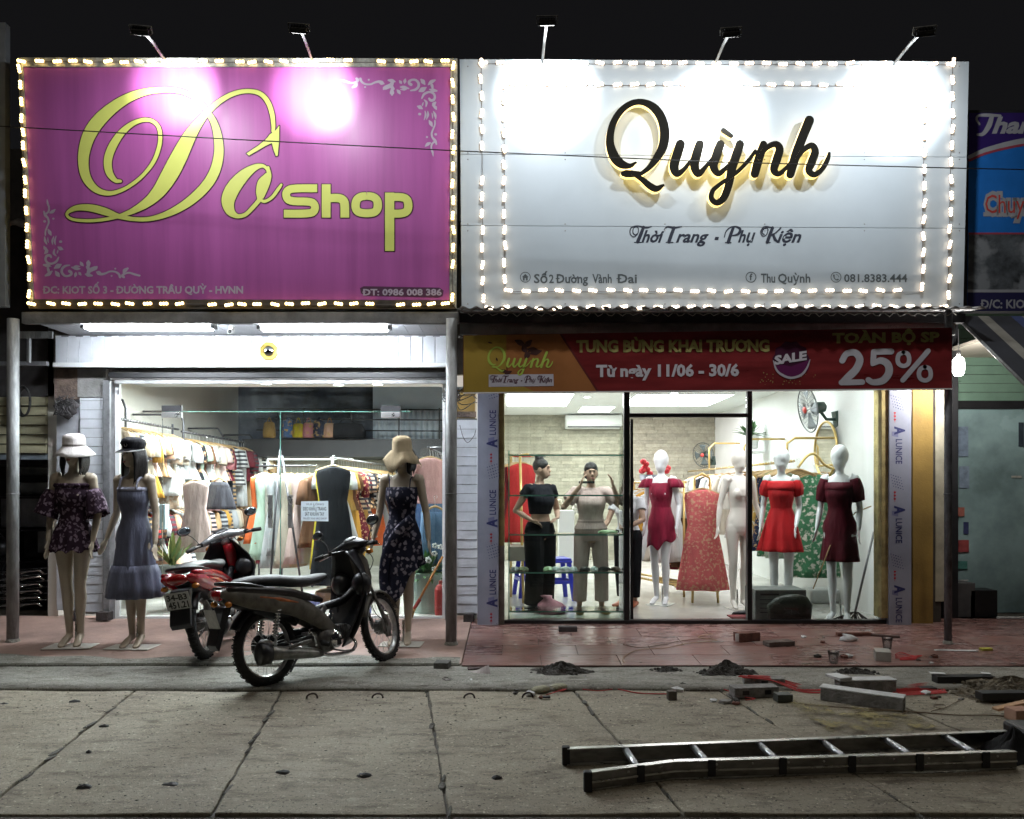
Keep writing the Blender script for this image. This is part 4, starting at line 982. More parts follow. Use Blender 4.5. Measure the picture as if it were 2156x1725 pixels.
# ---- right neighbour's sign
PR = Plane(6.85, 655, 6.80, 232)
s3 = thing('shop_sign', 'dim blue and violet sign of the right neighbour cut off by the frame', 'sign', PR.p(2100, 655))
panel('sign_box', PR, [(2041, 232), (2420, 232), (2420, 655), (2036, 655)], -.12, -.001, m_dark, s3)
def fl(par, pl, pts, d, m, nm='sign_art'):
    mb = MB(); flat(mb, pl, pts, d); return mb.build(nm, m, par)
mv = lambda n, c: mat(n, c, .45, var=.08)
fl(s3, PR, [(2041, 238), (2420, 238), (2420, 655), (2036, 655)], .000, mv('sign_blue', (.014, .15, .50)))
fl(s3, PR, [(2041, 238), (2420, 238), (2420, 285), (2300, 270), (2200, 285), (2110, 312), (2040, 335)], .001, mv('sign_violet', (.03, .012, .12)))
mb = MB(); ribbon(mb, PR, [(2041, 331, 8), (2080, 315, 10), (2156, 297, 12), (2280, 280, 12), (2400, 290, 12)], .002, n=6); mb.build('sign_art', mv('sign_pale', (.34, .34, .36)), s3)
mb = MB(); ribbon(mb, PR, [(2041, 338, 5), (2080, 322, 5), (2156, 305, 5), (2280, 288, 5), (2400, 298, 5)], .0022, n=6); mb.build('sign_art', mv('sign_rose', (.32, .05, .08)), s3)
fl(s3, PR, [(2039, 494), (2420, 494), (2420, 610), (2037, 610)], .001, mat('collage', (.10, .11, .12), .5, var=.5, scale=6, col2=(.20, .21, .22), pat='patch', pscale=5), 'photo_collage')
fl(s3, PR, [(2039, 490), (2420, 490), (2420, 494), (2039, 494)], .0015, MATS['sign_rose']); fl(s3, PR, [(2037, 610), (2420, 610), (2420, 616), (2037, 616)], .0015, MATS['sign_pale'])
fl(s3, PR, [(2037, 616), (2420, 616), (2420, 655), (2036, 655)], .0012, mv('sign_navy', (.02, .018, .07)))
mb = MB(); text(mb, PR, 'han', 2088, 2176, 280, 32, .002, .04, .3)
ribbon(mb, PR, [(2062, 262, 4), (2056, 252, 5), (2060, 244, 5), (2080, 243, 7), (2106, 244, 5)], .0022, n=5); ribbon(mb, PR, [(2088, 246, 9), (2082, 265, 11), (2070, 282, 8), (2058, 284, 5)], .0024, n=5)
text(mb, PR, 'Đ/C: KIOT', 2064, 2172, 649, 17, .002, .03); mb.build('sign_lettering', MATS['sign_pale'], s3)
mb = MB(); text(mb, PR, 'Chuyên', 2070, 2196, 450, 40, .002, .12); mb.build('sign_lettering', MATS['sign_pale'], s3); mb = MB(); flat(mb, PR, [(2070, 447), (2196, 447), (2196, 456), (2070, 456)], .0019); mb.build('sign_underline', MATS['sign_pale'], s3)
mb = MB(); text(mb, PR, 'Chuyên', 2074, 2192, 449, 38, .003, .0); mb.build('sign_lettering', mv('sign_red2', (.5, .06, .05)), s3)
# faces of the far left neighbour's sign
s4 = thing('shop_sign', 'plain grey white edge of a sign at the far left frame border', 'sign', P(5, 645, 6.7))
part('sign_box', mat('dull_panel', (.30, .32, .34), .5, var=.12), s4, (-6.4, X(14, 6.7), 6.68, 6.75, Z(646, 6.7), Z(50, 6.7)), bevel=.004)
part('sign_art', m_black, s4, (-6.4, X(3, 6.7), 6.674, 6.679, Z(590, 6.7), Z(380, 6.7)))

SG1, SG2 = s1, s2
# ------------------------------------------------------------------ figures
def body_mb(pose, fem=1.0, lean=0.0):
    """standing figure, local frame, facing -Y, about 1.66 m"""
    g = dict(neck=(0, .0, 1.39), hl=(.088, 0, .84), hr=(-.088, 0, .84), kl=(.085, -.01, .46), kr=(-.085, -.01, .46), al=(.075, .02, .07), ar=(-.075, .02, .07),
             sl=(.165, .0, 1.335), sr=(-.165, .0, 1.335), el=(.215, .02, 1.06), er=(-.215, .02, 1.06), wl=(.235, -.05, .84), wr=(-.235, -.05, .84), head=(0, -.012, 1.545), heel=0.0, handl=None, handr=None)
    g.update(pose); V = lambda k: Vector(g[k]); mb = MB()
    mb.loft([(0, 0, .77, .07, .07), (0, .005, .80, .145, .10), (0, .008, .86, .168, .112), (0, .004, .93, .155, .10), (0, 0, 1.0, .122, .085), (0, 0, 1.05, .112, .08), (0, -.004, 1.11, .122, .088), (0, -.012, 1.18, .138, .105),
             (0, -.010, 1.24, .142, .102), (0, 0, 1.30, .150, .082), (0, .004, 1.345, .145, .066), (0, .005, 1.375, .085, .052), (0, .004, 1.395, .045, .045)], 24)
    for sx in (-1, 1): mb.ell((sx*.062, -.075, 1.195), .058, .052, .055, 12, 8)
    h = V('head')
    mb.tube([(0, .004, 1.36), ((h.x)*.4, .002, 1.43), (h.x*.9, h.y*.5+.008, h.z-.07)], [.052, .043, .044], 14)
    t = g.get('turn', 0.0); M = Matrix.Rotation(t, 3, 'Z')
    mb.ell(h+Vector((0, .012, .018)), *((.073, .088, .096) if g.get('face', 1) else (.096, .100, .108)), 18, 12, M)
    if not g.get('face', 1): mb.ell(h+Vector((0, -.005, -.045)), .070, .075, .085, 18, 12, M)
    def hp(x, y, z): return h+M@Vector((x, y, z))
    mb.tube([hp(0, -.02, .03), hp(0, -.035, -.03), hp(0, -.045, -.075), hp(0, -.05, -.098)], [.066, .058, .040, .020], 14, ry=[.055, .05, .038, .018])
    if g.get('face', 1):
        mb.tube([hp(0, -.078, .018), hp(0, -.090, -.012), hp(0, -.101, -.028)], [.007, .010, .012], 8); mb.ell(hp(0, -.078, -.060), .021, .012, .010, 10, 6, M); mb.ell(hp(0, -.082, .034), .042, .010, .010, 10, 6, M)
        for sx in (-1, 1): mb.ell(hp(sx*.072, .008, -.005), .010, .022, .030, 8, 6, M)
    for s, e, w, q in (('sl', 'el', 'wl', 1), ('sr', 'er', 'wr', -1)):
        S, E_, W = V(s), V(e), V(w)
        mb.capsule(S, S+Vector((q*.001, 0, -.01)), .052, .048); mb.tube([S-Vector((q*.05, 0, -.015)), S, (S+E_)/2, E_, (E_*.65+W*.35), W], [.05, .050, .040, .034, .034, .022], 14)
        mb.ell(E_, .034, .034, .034, 10, 6)
        d = (W-E_).normalized(); side = Vector((0, -1, 0)) if abs(d.y) < .8 else Vector((0, 0, 1)); side = (side-d*side.dot(d)).normalized(); nrm = d.cross(side).normalized()
        hd = g['handl'] if q > 0 else g['handr']
        if hd is not None: d2 = Vector(hd).normalized()
        else: d2 = d
        side = (side-d2*side.dot(d2)).normalized(); nrm = d2.cross(side).normalized()
        pc = W+d2*.045; mb.tube([W-d2*.01, W+d2*.02, pc, W+d2*.085], [.021, .030, .038, .034], 10, ry=[.016, .015, .015, .012]) if False else None
        Mh = Matrix((side, nrm, d2)).transposed()
        mb.ell(pc, .036, .015, .05, 12, 8, Mh)
        for k, ln in enumerate((.060, .070, .066, .052)):
            o = side*((k-1.5)*.0175); a = W+d2*.078+o; b = a+d2*ln*.55+nrm*(-q*.006)+o*.1; c = b+d2*ln*.45+nrm*(-q*.016)
            mb.tube([a-d2*.02, a, b, c], [.0085, .0088, .0080, .0062], 8)
        a = W+d2*.03+side*.028; mb.tube([a-side*.012, a+side*.012+d2*.02, a+side*.024+d2*.048], [.010, .0095, .007], 8)
    for hk, kk, ak, q in (('hl', 'kl', 'al', 1), ('hr', 'kr', 'ar', -1)):
        H, K, A = V(hk), V(kk), V(ak)
        mb.tube([H+Vector((0, 0, .03)), H-Vector((0, 0, .03)), H.lerp(K, .45), K, K.lerp(A, .28)+Vector((0, .012, 0)), K.lerp(A, .72), A], [.078, .086, .070, .050, .052, .036, .030], 16)
        mb.ell(K, .05, .05, .055, 10, 6)
        z = g['heel']; fl = .19
        toe = A+Vector((q*.02, -.16 if z < .03 else -.12, -A.z+.018))
        mb.tube([A+Vector((0, .02, -.01)), A+Vector((0, .012, -.035+z*.3)), A.lerp(toe, .5)+Vector((0, 0, -.004)), toe, toe+Vector((q*.003, -.035, -.004))], [.026, .032, .036, .038, .018], 12, ry=[.026, .03, .022, .017, .010])
        if z < .03: mb.ell((A.x, A.y+.03, .03), .028, .035, .03, 10, 6)
    return mb
SKIN_M = mat('mannequin_skin', (0.50, 0.42, 0.32), .38, var=.05, scale=3)
SKIN_W = mat('mannequin_white', (0.80, 0.81, 0.82), .30, var=.02)
SKIN_C = mat('mannequin_cream', (0.70, 0.67, 0.60), .35, var=.03)
SKIN_P = mat('person_skin', (0.44, 0.28, 0.20), .65, var=.14, scale=9)
def cloth(name, col, **k):
    k.setdefault('rough', .85); k.setdefault('var', .18); k.setdefault('scale', 7); k.setdefault('bump', .9); k.setdefault('bscale', 9); k.setdefault('stretch', (1.6, 1.6, .45)); k.setdefault('sheen', 0); k.setdefault('spec', .15)
    return mat('cloth_'+name, col, **k)
def folds(n, amp, seed=0, start=0, total=1):
    def f(i, t):
        k = max(0, (i-start))/max(1, total-start)
        return 1+amp*k*(math.sin(n*t+seed)+.5*math.sin((n*2-3)*t+seed*2.3)+.35*math.sin((n+5)*t-seed))
    return f
BOD = [(0, 0, 1.0, .122, .085), (0, 0, 1.05, .112, .08), (0, -.004, 1.11, .122, .088), (0, -.020, 1.18, .140, .118), (0, -.016, 1.24, .144, .108), (0, 0, 1.30, .146, .086), (0, .004, 1.345, .13, .070)]
def bod(z, ex=.008):
    S = [(0, .005, .80, .150, .105), (0, .008, .86, .170, .115), (0, .004, .93, .157, .102)]+BOD
    for a, b in zip(S, S[1:]):
        if a[2] <= z <= b[2]:
            t = (z-a[2])/(b[2]-a[2]); return (0, a[1]+(b[1]-a[1])*t, z, a[3]+(b[3]-a[3])*t+ex, a[4]+(b[4]-a[4])*t+ex)
    return (0, S[0][1], z, S[0][3]+ex, S[0][4]+ex) if z < .8 else (0, .004, z, .13+ex, .07+ex)
def gown(par, m, ztop, zhem, hemx, hemy, waist=1.04, nf=9, amp=.09, name='dress', ruche=0, flare_z=None, seed=1.0, hemfn=None, n=64):
    zs = []; z = ztop
    while z > waist: zs.append(z); z -= .028
    fz = flare_z if flare_z else waist; secs = [bod(q) for q in zs]; z = waist
    while z > fz+.001: secs.append(bod(z)); z -= .03
    k0 = len(secs); N_ = 16; s0 = bod(fz, .012)
    for i in range(N_+1):
        t = i/N_; e = t**.8; zz = fz+(zhem-fz)*t
        rx = s0[3]+(hemx-s0[3])*e; ry = s0[4]+(hemy-s0[4])*e
        b_ = bod(zz, .012) if zz > .8 else None
        if b_: rx = max(rx, b_[3]); ry = max(ry, b_[4])
        secs.append((0, .004, zz, rx, ry))
    f0 = folds(nf, amp, seed, k0, len(secs)-1)
    def f(i, t):
        r = f0(i, t)
        if ruche and i < k0+4: r += ruche*math.sin(i*2.1+3*math.sin(t*2+seed))
        return r
    mb = MB(); mb.loft(secs, n, cap=False, fold=f)
    if hemfn:
        for i, q in enumerate(mb.v):
            k = (fz-q.z)/(fz-zhem) if q.z < fz else 0
            if k > 0: q.z += hemfn(math.atan2(q.y, q.x), k, q)
    return mb.build(name, m, par, smooth=True, solid=.004)
def straps(par, m, x, z0, z1=1.35, name='strap', r=.007):
    for q in (-1, 1):
        mb = MB(); mb.tube(catmull([(q*x, -.108, z0), (q*x*1.05, -.085, z0+.07), (q*x*1.1, -.03, z1+.012), (q*x*1.1, .04, z1), (q*x, .085, z0)], 6), r, 6); mb.build(name, m, par, smooth=True)
def sleeve(par, m, a, b, r0, r1, r2, puff=.1, seed=0, name='sleeve'):
    a = Vector(a); b = Vector(b); pts = [a.lerp(b, i/10) for i in range(11)]
    rs = [r0+(r1-r0)*math.sin(min(1, i/5)*PI/2) if i <= 5 else r1+(r2-r1)*((i-5)/5)**1.5 for i in range(11)]
    mb = MB(); mb.tube(pts, rs, 28, cap=False)
    for i, v in enumerate(mb.v):
        row, j = divmod(i, 28); c = pts[row]; v_ = v-c; mb.v[i] = c+v_*(1+puff*math.sin(j*2*PI/28*7+seed+row*.3)*min(1, row/4))
    return mb.build(name, m, par, smooth=True, solid=.004)
def hat(par, m, c, rc, hc, rb, drop, seed=0, wave=.02, band=None, tilt=0.0, name='hat'):
    c = Vector(c); prof = [(0.001, hc), (rc*.55, hc*.985), (rc*.86, hc*.87), (rc*.97, hc*.6), (rc, 0.0), (rc*1.15, -drop*.15), ((rc+rb)/2, -drop*.5), (rb, -drop)]
    mb = MB(); mb.lathe(prof, 40)
    for i, v in enumerate(mb.v):
        k = i % len(prof); w = max(0, k-4)/3; t = math.atan2(v.y, v.x); mb.v[i] = v+Vector((0, 0, wave*w*math.sin(3*t+seed)+wave*.5*w*math.sin(5*t-seed)))
    mb.xf(Matrix.Translation(c)@Matrix.Rotation(tilt, 4, 'X')@Matrix.Diagonal((1, 1.12, 1, 1)))
    o = mb.build(name, m, par, smooth=True, solid=.004)
    if band:
        mb = MB(); mb.lathe([(rc*1.012, .004), (rc*1.01, .028)], 40); mb.xf(Matrix.Translation(c)@Matrix.Rotation(tilt, 4, 'X')@Matrix.Diagonal((1, 1.12, 1, 1))); mb.build('hat_band', band, o, smooth=True, solid=.002)
    return o
def wig(par, m, h, front=True, length=.22, turn=0.0, sides=1.0, name='wig'):
    h = Vector(h); M = Matrix.Rotation(turn, 4, 'Z'); mb = MB(); M3 = M.to_3x3()
    mb.ell(h+M3@Vector((0, .018, .038)), .080, .090, .088, 18, 12, M3)
    for q in (-1, 1):
        for k in range(5):
            a = h+M3@Vector((q*(.060+.006*k), -.03+.022*k, .04)); l = length*(.82+.2*rnd.random())
            mb.tube(catmull([a, a+M3@Vector((q*.022*sides, 0, -.07)), a+M3@Vector((q*.026*sides, -.008, -.07-l*.5)), a+M3@Vector((q*.012*sides, -.02, -.05-l))], 5), [.022]*8+[.020, .018, .016, .012, .010, .008, .006, .004], 8)
    for k in range(5): mb.tube(catmull([h+M3@Vector((-.05+.025*k, .08, .03)), h+M3@Vector((-.06+.03*k, .10, -.08)), h+M3@Vector((-.05+.025*k, .085, -.06-length*.8))], 5), .026, 8)
    return organic(name, mb, m, par, .009, 2)
M_HAIR = mat('black_hair', (.012, .010, .009), .45, var=.2, scale=30, stretch=(6, 6, .4), bump=.4)
def baseplate(par, w, d, m=None, M=None):
    mb = MB(); mb.box(-w/2, w/2, -d/2-.02, d/2-.02, 0, .006); mb.build('base_plate', m or mat('base_white', (.70, .68, .62), .4, var=.1), par, bevel=.002)
    mb = MB(); mb.lathe([(.012, .006), (.012, .18), (.008, .19)], 10, (.0, .05, 0)); mb.build('support_rod', m_alu, par, smooth=True)
def figure(label, pose, m, cat='mannequin', body='body', face=1, voxel=.008, nm='mannequin'):
    t = thing(nm, label, cat, (0, 0, 0)); pose = dict(pose); pose['face'] = face
    mb = body_mb(pose); organic(body, mb, m, t, voxel, 3); return t
def lips_eyes(par, h, turn=0.0, dark=(.05, .03, .03)):
    h = Vector(h); M = Matrix.Rotation(turn, 3, 'Z')
    for q in (-1, 1):
        mb = MB(); mb.ell(h+M@Vector((q*.026, -.0785, .012)), .013, .008, .0055, 10, 6, M); mb.build('eye', mat('eye_dark', dark, .3, var=0), par, smooth=True)
        mb = MB(); mb.ell(h+M@Vector((q*.027, -.083, .033)), .017, .006, .003, 8, 5, M); mb.build('eyebrow', M_HAIR, par, smooth=True)
    mb = MB(); mb.ell(h+M@Vector((0, -.0905, -.060)), .019, .006, .007, 10, 6, M); mb.build('lips', mat('lips', (.30, .08, .08), .4, var=0), par, smooth=True)

# --- mannequin 1: white bucket hat, ruched floral mini dress with puffed sleeves
hd = (0.0, -.012, 1.545)
p1 = figure('bucket hatted mannequin in a dark floral mini dress with puffed sleeves', dict(al=(.05, .03, .10), ar=(-.05, .03, .10), kl=(.062, -.01, .49), kr=(-.062, -.01, .49), heel=.05, wl=(.20, -.06, .84), wr=(-.20, -.06, .84)), SKIN_M)
mf1 = cloth('plum_floral', (.035, .018, .032), col2=(.22, .16, .21), pat='floral', pscale=26)
gown(p1, mf1, 1.27, .76, .215, .155, waist=1.0, nf=13, amp=.085, ruche=.022, flare_z=.95, seed=2, hemfn=lambda a, k, q: .012*k*math.sin(a*9))
mb = MB(); mb.loft([(0, -.012, 1.265, .148, .112), (0, -.012, 1.285, .165, .125), (0, -.012, 1.30, .150, .116)], 60, cap=False, fold=lambda i, t: 1+.06*math.sin(17*t)); mb.build('neck_frill', mf1, p1, smooth=True, solid=.004)
for q in (1, -1): sleeve(p1, mf1, (q*.175, 0, 1.24), (q*.235, -.03, 1.04), .068, .088, .098, .10, seed=q)
wig(p1, M_HAIR, hd, length=.20)
hat(p1, cloth('ivory', (.66, .62, .60), var=.08), (0, 0.01, 1.60), .096, .098, .176, .075, seed=1, wave=.004, band=cloth('ivory_band', (.5, .46, .44)), tilt=R(6))
lips_eyes(p1, hd)
baseplate(p1, .44, .30)
# --- mannequin 2: black cap, grey blue midi
p2 = figure('mannequin in a black baker cap and a grey blue strappy midi dress', dict(al=(.055, .03, .10), ar=(-.035, .02, .10), kl=(.065, -.02, .49), kr=(-.055, 0, .49), heel=.05, el=(.205, .03, 1.07), wl=(.245, -.05, .83), er=(-.225, .06, 1.08), wr=(-.27, -.03, .87), head=(-.01, -.018, 1.545), turn=R(-18)), SKIN_M)
mg = cloth('slate_blue', (.14, .15, .215), rough=.6, sheen=.1)
gown(p2, mg, 1.27, .50, .215, .17, waist=1.03, nf=8, amp=.085, seed=.4)
mb = MB(); mb.loft([(0, .004, .66, .212, .16), (0, .004, .60, .235, .18), (0, .004, .50, .255, .195), (0, .004, .40, .262, .20)], 72, cap=False, fold=folds(11, .07, 1.1, 0, 3)); mb.build('dress_flounce', mg, p2, smooth=True, solid=.003)
straps(p2, cloth('strap_blue', (.34, .35, .44)), .085, 1.265, r=.011)
mb = MB(); mb.loft([bod(1.255, .016), bod(1.285, .014)], 40, cap=False); mb.build('neckline_band', cloth('strap_blue', (.3, .3, .4)), p2, smooth=True, solid=.004)
wig(p2, M_HAIR, (-.01, -.018, 1.545), length=.26, turn=R(-18), sides=1.1)
mb = MB(); M = Matrix.Translation((-.01, -.0, 1.60))@Matrix.Rotation(R(-18), 4, 'Z')
mb.lathe([(.001, .085), (.06, .085), (.098, .065), (.108, .035), (.095, .010), (.093, -.012)], 30); k0 = len(mb.v)
for q in range(9):
    pass
mb.grid(lambda s, t: ((.094+.055*t*math.sin(s*PI))*math.cos(PI+s*PI), (.094+.055*t*math.sin(s*PI))*math.sin(PI+s*PI)*1.05, -.012-.030*t*math.sin(s*PI)), 20, 3)
mb.xf(M@Matrix.Diagonal((1, 1.1, 1, 1))); hp_ = mb.build('cap', cloth('cap_black', (.012, .012, .016), rough=.7), p2, smooth=True, solid=.004)
mb = MB(); mb.lathe([(.012, -.003), (.016, -.003), (.016, .003), (.012, .003), (.012, -.003)], 16, axis='y'); mb.xf(M@Matrix.Rotation(R(14), 4, 'Z')@Matrix.Translation((0, -.112, .02))); mb.build('buckle', m_alu, hp_)
mb = MB(); mb.tube([M@Vector((.150*math.cos(PI+s*PI)*.98, (.098+.052*math.sin(s*PI))*math.sin(PI+s*PI)*1.17, -.013-.030*math.sin(s*PI))) for s in [i/16 for i in range(17)]], .005, 6); mb.build('cap_edge', mat('cap_edge', (.5, .5, .5), .5, var=0), hp_, smooth=True)
lips_eyes(p2, (-.01, -.018, 1.545), R(-18))
baseplate(p2, .46, .26)
# --- mannequin 3: straw hat, navy floral asymmetric dress
p3 = figure('mannequin in a floppy straw hat and a navy floral dress with slanted hem', dict(al=(.05, .03, .10), ar=(-.06, .0, .10), kl=(.06, .0, .49), kr=(-.07, -.03, .49), heel=.05, el=(.225, .03, 1.07), wl=(.26, -.03, .85), er=(-.225, .03, 1.07), wr=(-.27, -.03, .86)), SKIN_M)
mf3 = cloth('navy_floral', (.014, .015, .030), col2=(.23, .21, .25), pat='floral', pscale=20)
gown(p3, mf3, 1.28, .42, .215, .155, waist=1.04, nf=7, amp=.085, ruche=.010, flare_z=.90, seed=1.7, hemfn=lambda a, k, q: k*k*(.26*max(-.5, math.cos(a-.15))+.02*math.sin(a*6)))
mb = MB(); mb.tube(catmull([(.12, -.12, 1.02), (-.02, -.135, .90), (-.12, -.13, .72), (-.14, -.125, .52), (-.10, -.14, .36)], 8), [.02]*33, 8, ry=.05); mb.build('dress_drape', mf3, p3, smooth=True)
straps(p3, cloth('navy_strap', (.02, .02, .06)), .095, 1.275, r=.005)
wig(p3, M_HAIR, hd, length=.16)
hat(p3, cloth('straw', (.56, .45, .29), bump=.6, bscale=120), (0, -.005, 1.585), .092, .112, .180, .110, seed=4.2, wave=.036, tilt=R(10))
lips_eyes(p3, hd); baseplate(p3, .40, .26)
g = GW(148, 1362); place(p1, g+Vector((0, .05, 0)), R(6), 1.03); p1.scale = (.86, .95, 1.03)
g = GW(277, 1364); place(p2, g+Vector((0, .05, 0)), R(-4), 1.02); p2.scale = (.82, .95, 1.02)
g = GW(845, 1358); place(p3, g+Vector((0, .05, 0)), R(-4), 1.02); p3.scale = (.88, .95, 1.02)
# --- right shop mannequins (egg heads)
def egg(label, pose, m, u, v, rz, sc=1.0, zf=RFZ):
    t = figure(label, pose, m, face=0); Yf = (HC-zf)*F/(v-VH); return t, (X(u, Yf), Yf, zf), rz, sc
def finish(t, loc, rz, sc): place(t, loc, rz, sc); t.scale = (.84*sc, .92*sc, sc)
q = egg('white egg headed mannequin in a wine red wrap dress inside the open doorway', dict(el=(.22, .04, 1.07), wl=(.235, -.08, .86), er=(-.215, .05, 1.07), wr=(-.20, -.06, .86), kl=(.07, -.05, .47), al=(.06, .02, .09), ar=(-.06, .0, .09), heel=.05), SKIN_W, 1392, 1272, R(-28))
mw = cloth('wine', (.27, .015, .045), rough=.55, sheen=.1, var=.25)
gown(q[0], mw, 1.31, .70, .19, .14, waist=1.05, nf=6, amp=.07, ruche=.01, seed=3, hemfn=lambda a, k, p: .09*k*k*math.sin(a*1.0+.4)+.03*k*math.sin(a*5))
for s in (-1, 1):
    mb = MB(); mb.loft([(s*.15, 0, 1.36, .05, .06), (s*.17, 0, 1.345, .08, .085), (s*.185, 0, 1.30, .095, .095), (s*.19, 0, 1.26, .105, .10)], 40, cap=False, fold=folds(7, .14, s, 0, 3)); mb.build('flutter_sleeve', mw, q[0], smooth=True, solid=.003)
baseplate(q[0], .3, .3, mat('base_glass', (.75, .8, .8), .1, var=0)); finish(*q)
q = egg('bare cream mannequin standing just left of the black door post', dict(el=(.235, .03, 1.08), wl=(.30, -.02, .87), er=(-.235, .03, 1.08), wr=(-.285, -.02, .86), kl=(.075, -.01, .47), kr=(-.085, -.02, .47), al=(.06, .02, .09), ar=(-.07, .02, .09), heel=.05), SKIN_C, 1556, 1281, R(8))
baseplate(q[0], .3, .25); finish(*q)
q = egg('white mannequin in a bright scarlet puff sleeved dress behind the right pane', dict(el=(.20, .06, 1.07), wl=(.17, -.13, .88), er=(-.21, .03, 1.07), wr=(-.235, -.05, .86), heel=.05, turn=R(-25)), SKIN_W, 1645, 1290, R(-22))
ms = cloth('scarlet', (.52, .018, .022), rough=.6, sheen=0, var=.12)
gown(q[0], ms, 1.28, .62, .245, .20, waist=1.05, nf=7, amp=.10, seed=5)
mb = MB(); mb.loft([bod(1.24, .016), (0, -.01, 1.27, .175, .12), (0, -.005, 1.30, .172, .11), (0, 0, 1.325, .150, .095)], 40, cap=False, fold=folds(5, .03, 1, 0, 3)); mb.build('collar_drape', ms, q[0], smooth=True, solid=.004)
for s in (-1, 1): sleeve(q[0], ms, (s*.15, 0, 1.335), (s*.20, .02, 1.18), .052, .072, .050, .05)
baseplate(q[0], .3, .3); finish(*q)
q = egg('pale mannequin in a dark maroon puff sleeved dress at the far right corner', dict(el=(.20, .06, 1.07), wl=(.215, -.07, .86), er=(-.215, .03, 1.07), wr=(-.24, -.04, .87), heel=.05, turn=R(-30)), SKIN_W, 1768, 1305, R(-34), 1.0)
mm_ = cloth('maroon', (.085, .006, .014), rough=.6, sheen=0, var=.12)
gown(q[0], mm_, 1.27, .56, .20, .16, waist=1.05, nf=6, amp=.06, seed=8)
mb = MB(); mb.loft([bod(1.24, .014), (0, -.01, 1.27, .168, .11), (0, -.0, 1.31, .168, .105)], 40, cap=False); mb.build('collar_drape', mm_, q[0], smooth=True, solid=.004)
for s in (-1, 1): sleeve(q[0], mm_, (s*.15, 0, 1.345), (s*.20, .02, 1.13), .056, .074, .060, .04)
baseplate(q[0], .3, .3); finish(*q)

# --- three women in the right shop
def trousers(par, m, pose, r0=.10, r1=.085, r2=.075, zc=.08, name='trousers', top=.98):
    mb = MB(); V = lambda k: Vector(pose[k])
    mb.loft([bod(.80, .02), bod(.86, .022), bod(.93, .02), bod(top, .018)], 24)
    for h, k, a in (('hl', 'kl', 'al'), ('hr', 'kr', 'ar')):
        H, K, A = V(h), V(k), V(a); A2 = K.lerp(A, (K.z-zc)/(K.z-A.z)); mb.tube([H+Vector((0, 0, .03)), H, H.lerp(K, .5), K, K.lerp(A2, .5), A2], [r0*.9, r0, (r0+r1)/2, r1, (r1+r2)/2, r2], 16)
    return organic(name, mb, m, par, .010, 3)
def shirt(par, m, pose, z0=.98, sl=.45, name='shirt', rs=.062, zt=1.355, flare=0):
    mb = MB(); zz = z0; secs = []
    while zz < zt: b_ = bod(zz, .018+flare*max(0, (1.1-zz))); secs.append(b_); zz += .035
    secs += [(0, .004, zt+.01, .125, .07), (0, .004, zt+.03, .07, .055)]; mb.loft(secs, 26)
    for s, e in (('sl', 'el'), ('sr', 'er')):
        S, E_ = Vector(pose[s]), Vector(pose[e]); mb.tube([S-Vector((S.x*.5, 0, -.0)), S, S.lerp(E_, sl)], [.06, rs, rs*1.02], 16)
    return organic(name, mb, m, par, .009, 3)
def shoes(par, m, pose, name='shoe'):
    for a, q in (('al', 1), ('ar', -1)):
        A = Vector(pose[a]); mb = MB(); mb.tube([(A.x, A.y+.05, .035), (A.x+q*.004, A.y-.03, .04), (A.x+q*.012, A.y-.11, .028), (A.x+q*.02, A.y-.19, .022), (A.x+q*.022, A.y-.215, .018)], [.036, .042, .047, .046, .025], 14, ry=[.034, .036, .026, .022, .015]); mb.build(name, m, par, smooth=True)
base = dict(hl=(.088, 0, .84), hr=(-.088, 0, .84), kl=(.085, -.01, .46), kr=(-.085, -.01, .46), al=(.085, .02, .07), ar=(-.085, .02, .07), sl=(.165, .0, 1.335), sr=(-.165, .0, 1.335), el=(.215, .02, 1.06), er=(-.215, .02, 1.06), wl=(.235, -.05, .84), wr=(-.235, -.05, .84), head=(0, -.012, 1.545))
def pfoot(u, v): Yf = (HC-RFZ)*F/(v-VH); return (X(u, Yf), Yf, RFZ)
ps = dict(base, el=(.30, .06, 1.09), wl=(.17, -.10, 1.02), handl=(-.8, -.3, -.2), er=(-.26, .10, 1.10), wr=(-.16, -.04, 1.0), handr=(.6, -.5, -.4), turn=R(35), head=(.01, -.02, 1.545))
w1 = figure('woman with hair bun in black cropped tee and black trousers hand on hip', ps, SKIN_P, 'person', nm='person')
shirt(w1, cloth('black_tee', (.014, .015, .020)), ps, z0=1.06, sl=.35, name='tee_shirt')
trousers(w1, cloth('black_trousers', (.010, .010, .012)), ps, .112, .10, .10, .08)
mb = MB(); h = Vector(ps['head']); M3 = Matrix.Rotation(R(35), 3, 'Z'); mb.ell(h+M3@Vector((0, .016, .042)), .079, .090, .084, 16, 10, M3); mb.ell(h+M3@Vector((0, .03, .125)), .05, .05, .04, 12, 8); organic('hair', mb, M_HAIR, w1, .008, 2)
lips_eyes(w1, ps['head'], R(35)); shoes(w1, m_black, ps)
place(w1, pfoot(1137, 1287), R(38), .935)
ps = dict(base, kl=(.115, -.01, .46), kr=(-.115, -.01, .46), al=(.125, .02, .07), ar=(-.125, .02, .07), hl=(.092, 0, .84), hr=(-.092, 0, .84), el=(.33, -.04, 1.17), wl=(.22, -.15, 1.40), handl=(-.25, -.1, .9), er=(-.31, -.05, 1.17), wr=(-.15, -.20, 1.40), handr=(.3, -.1, .9))
w2 = figure('woman in dusty pink button jumpsuit with both arms raised to her face', ps, SKIN_P, 'person', nm='person')
mj = cloth('dusty_rose', (.60, .46, .42), var=.14)
shirt(w2, mj, ps, z0=.92, sl=.62, rs=.075, name='jumpsuit_top', flare=.1); trousers(w2, mj, ps, .098, .082, .078, .13, name='jumpsuit_legs', top=1.0)
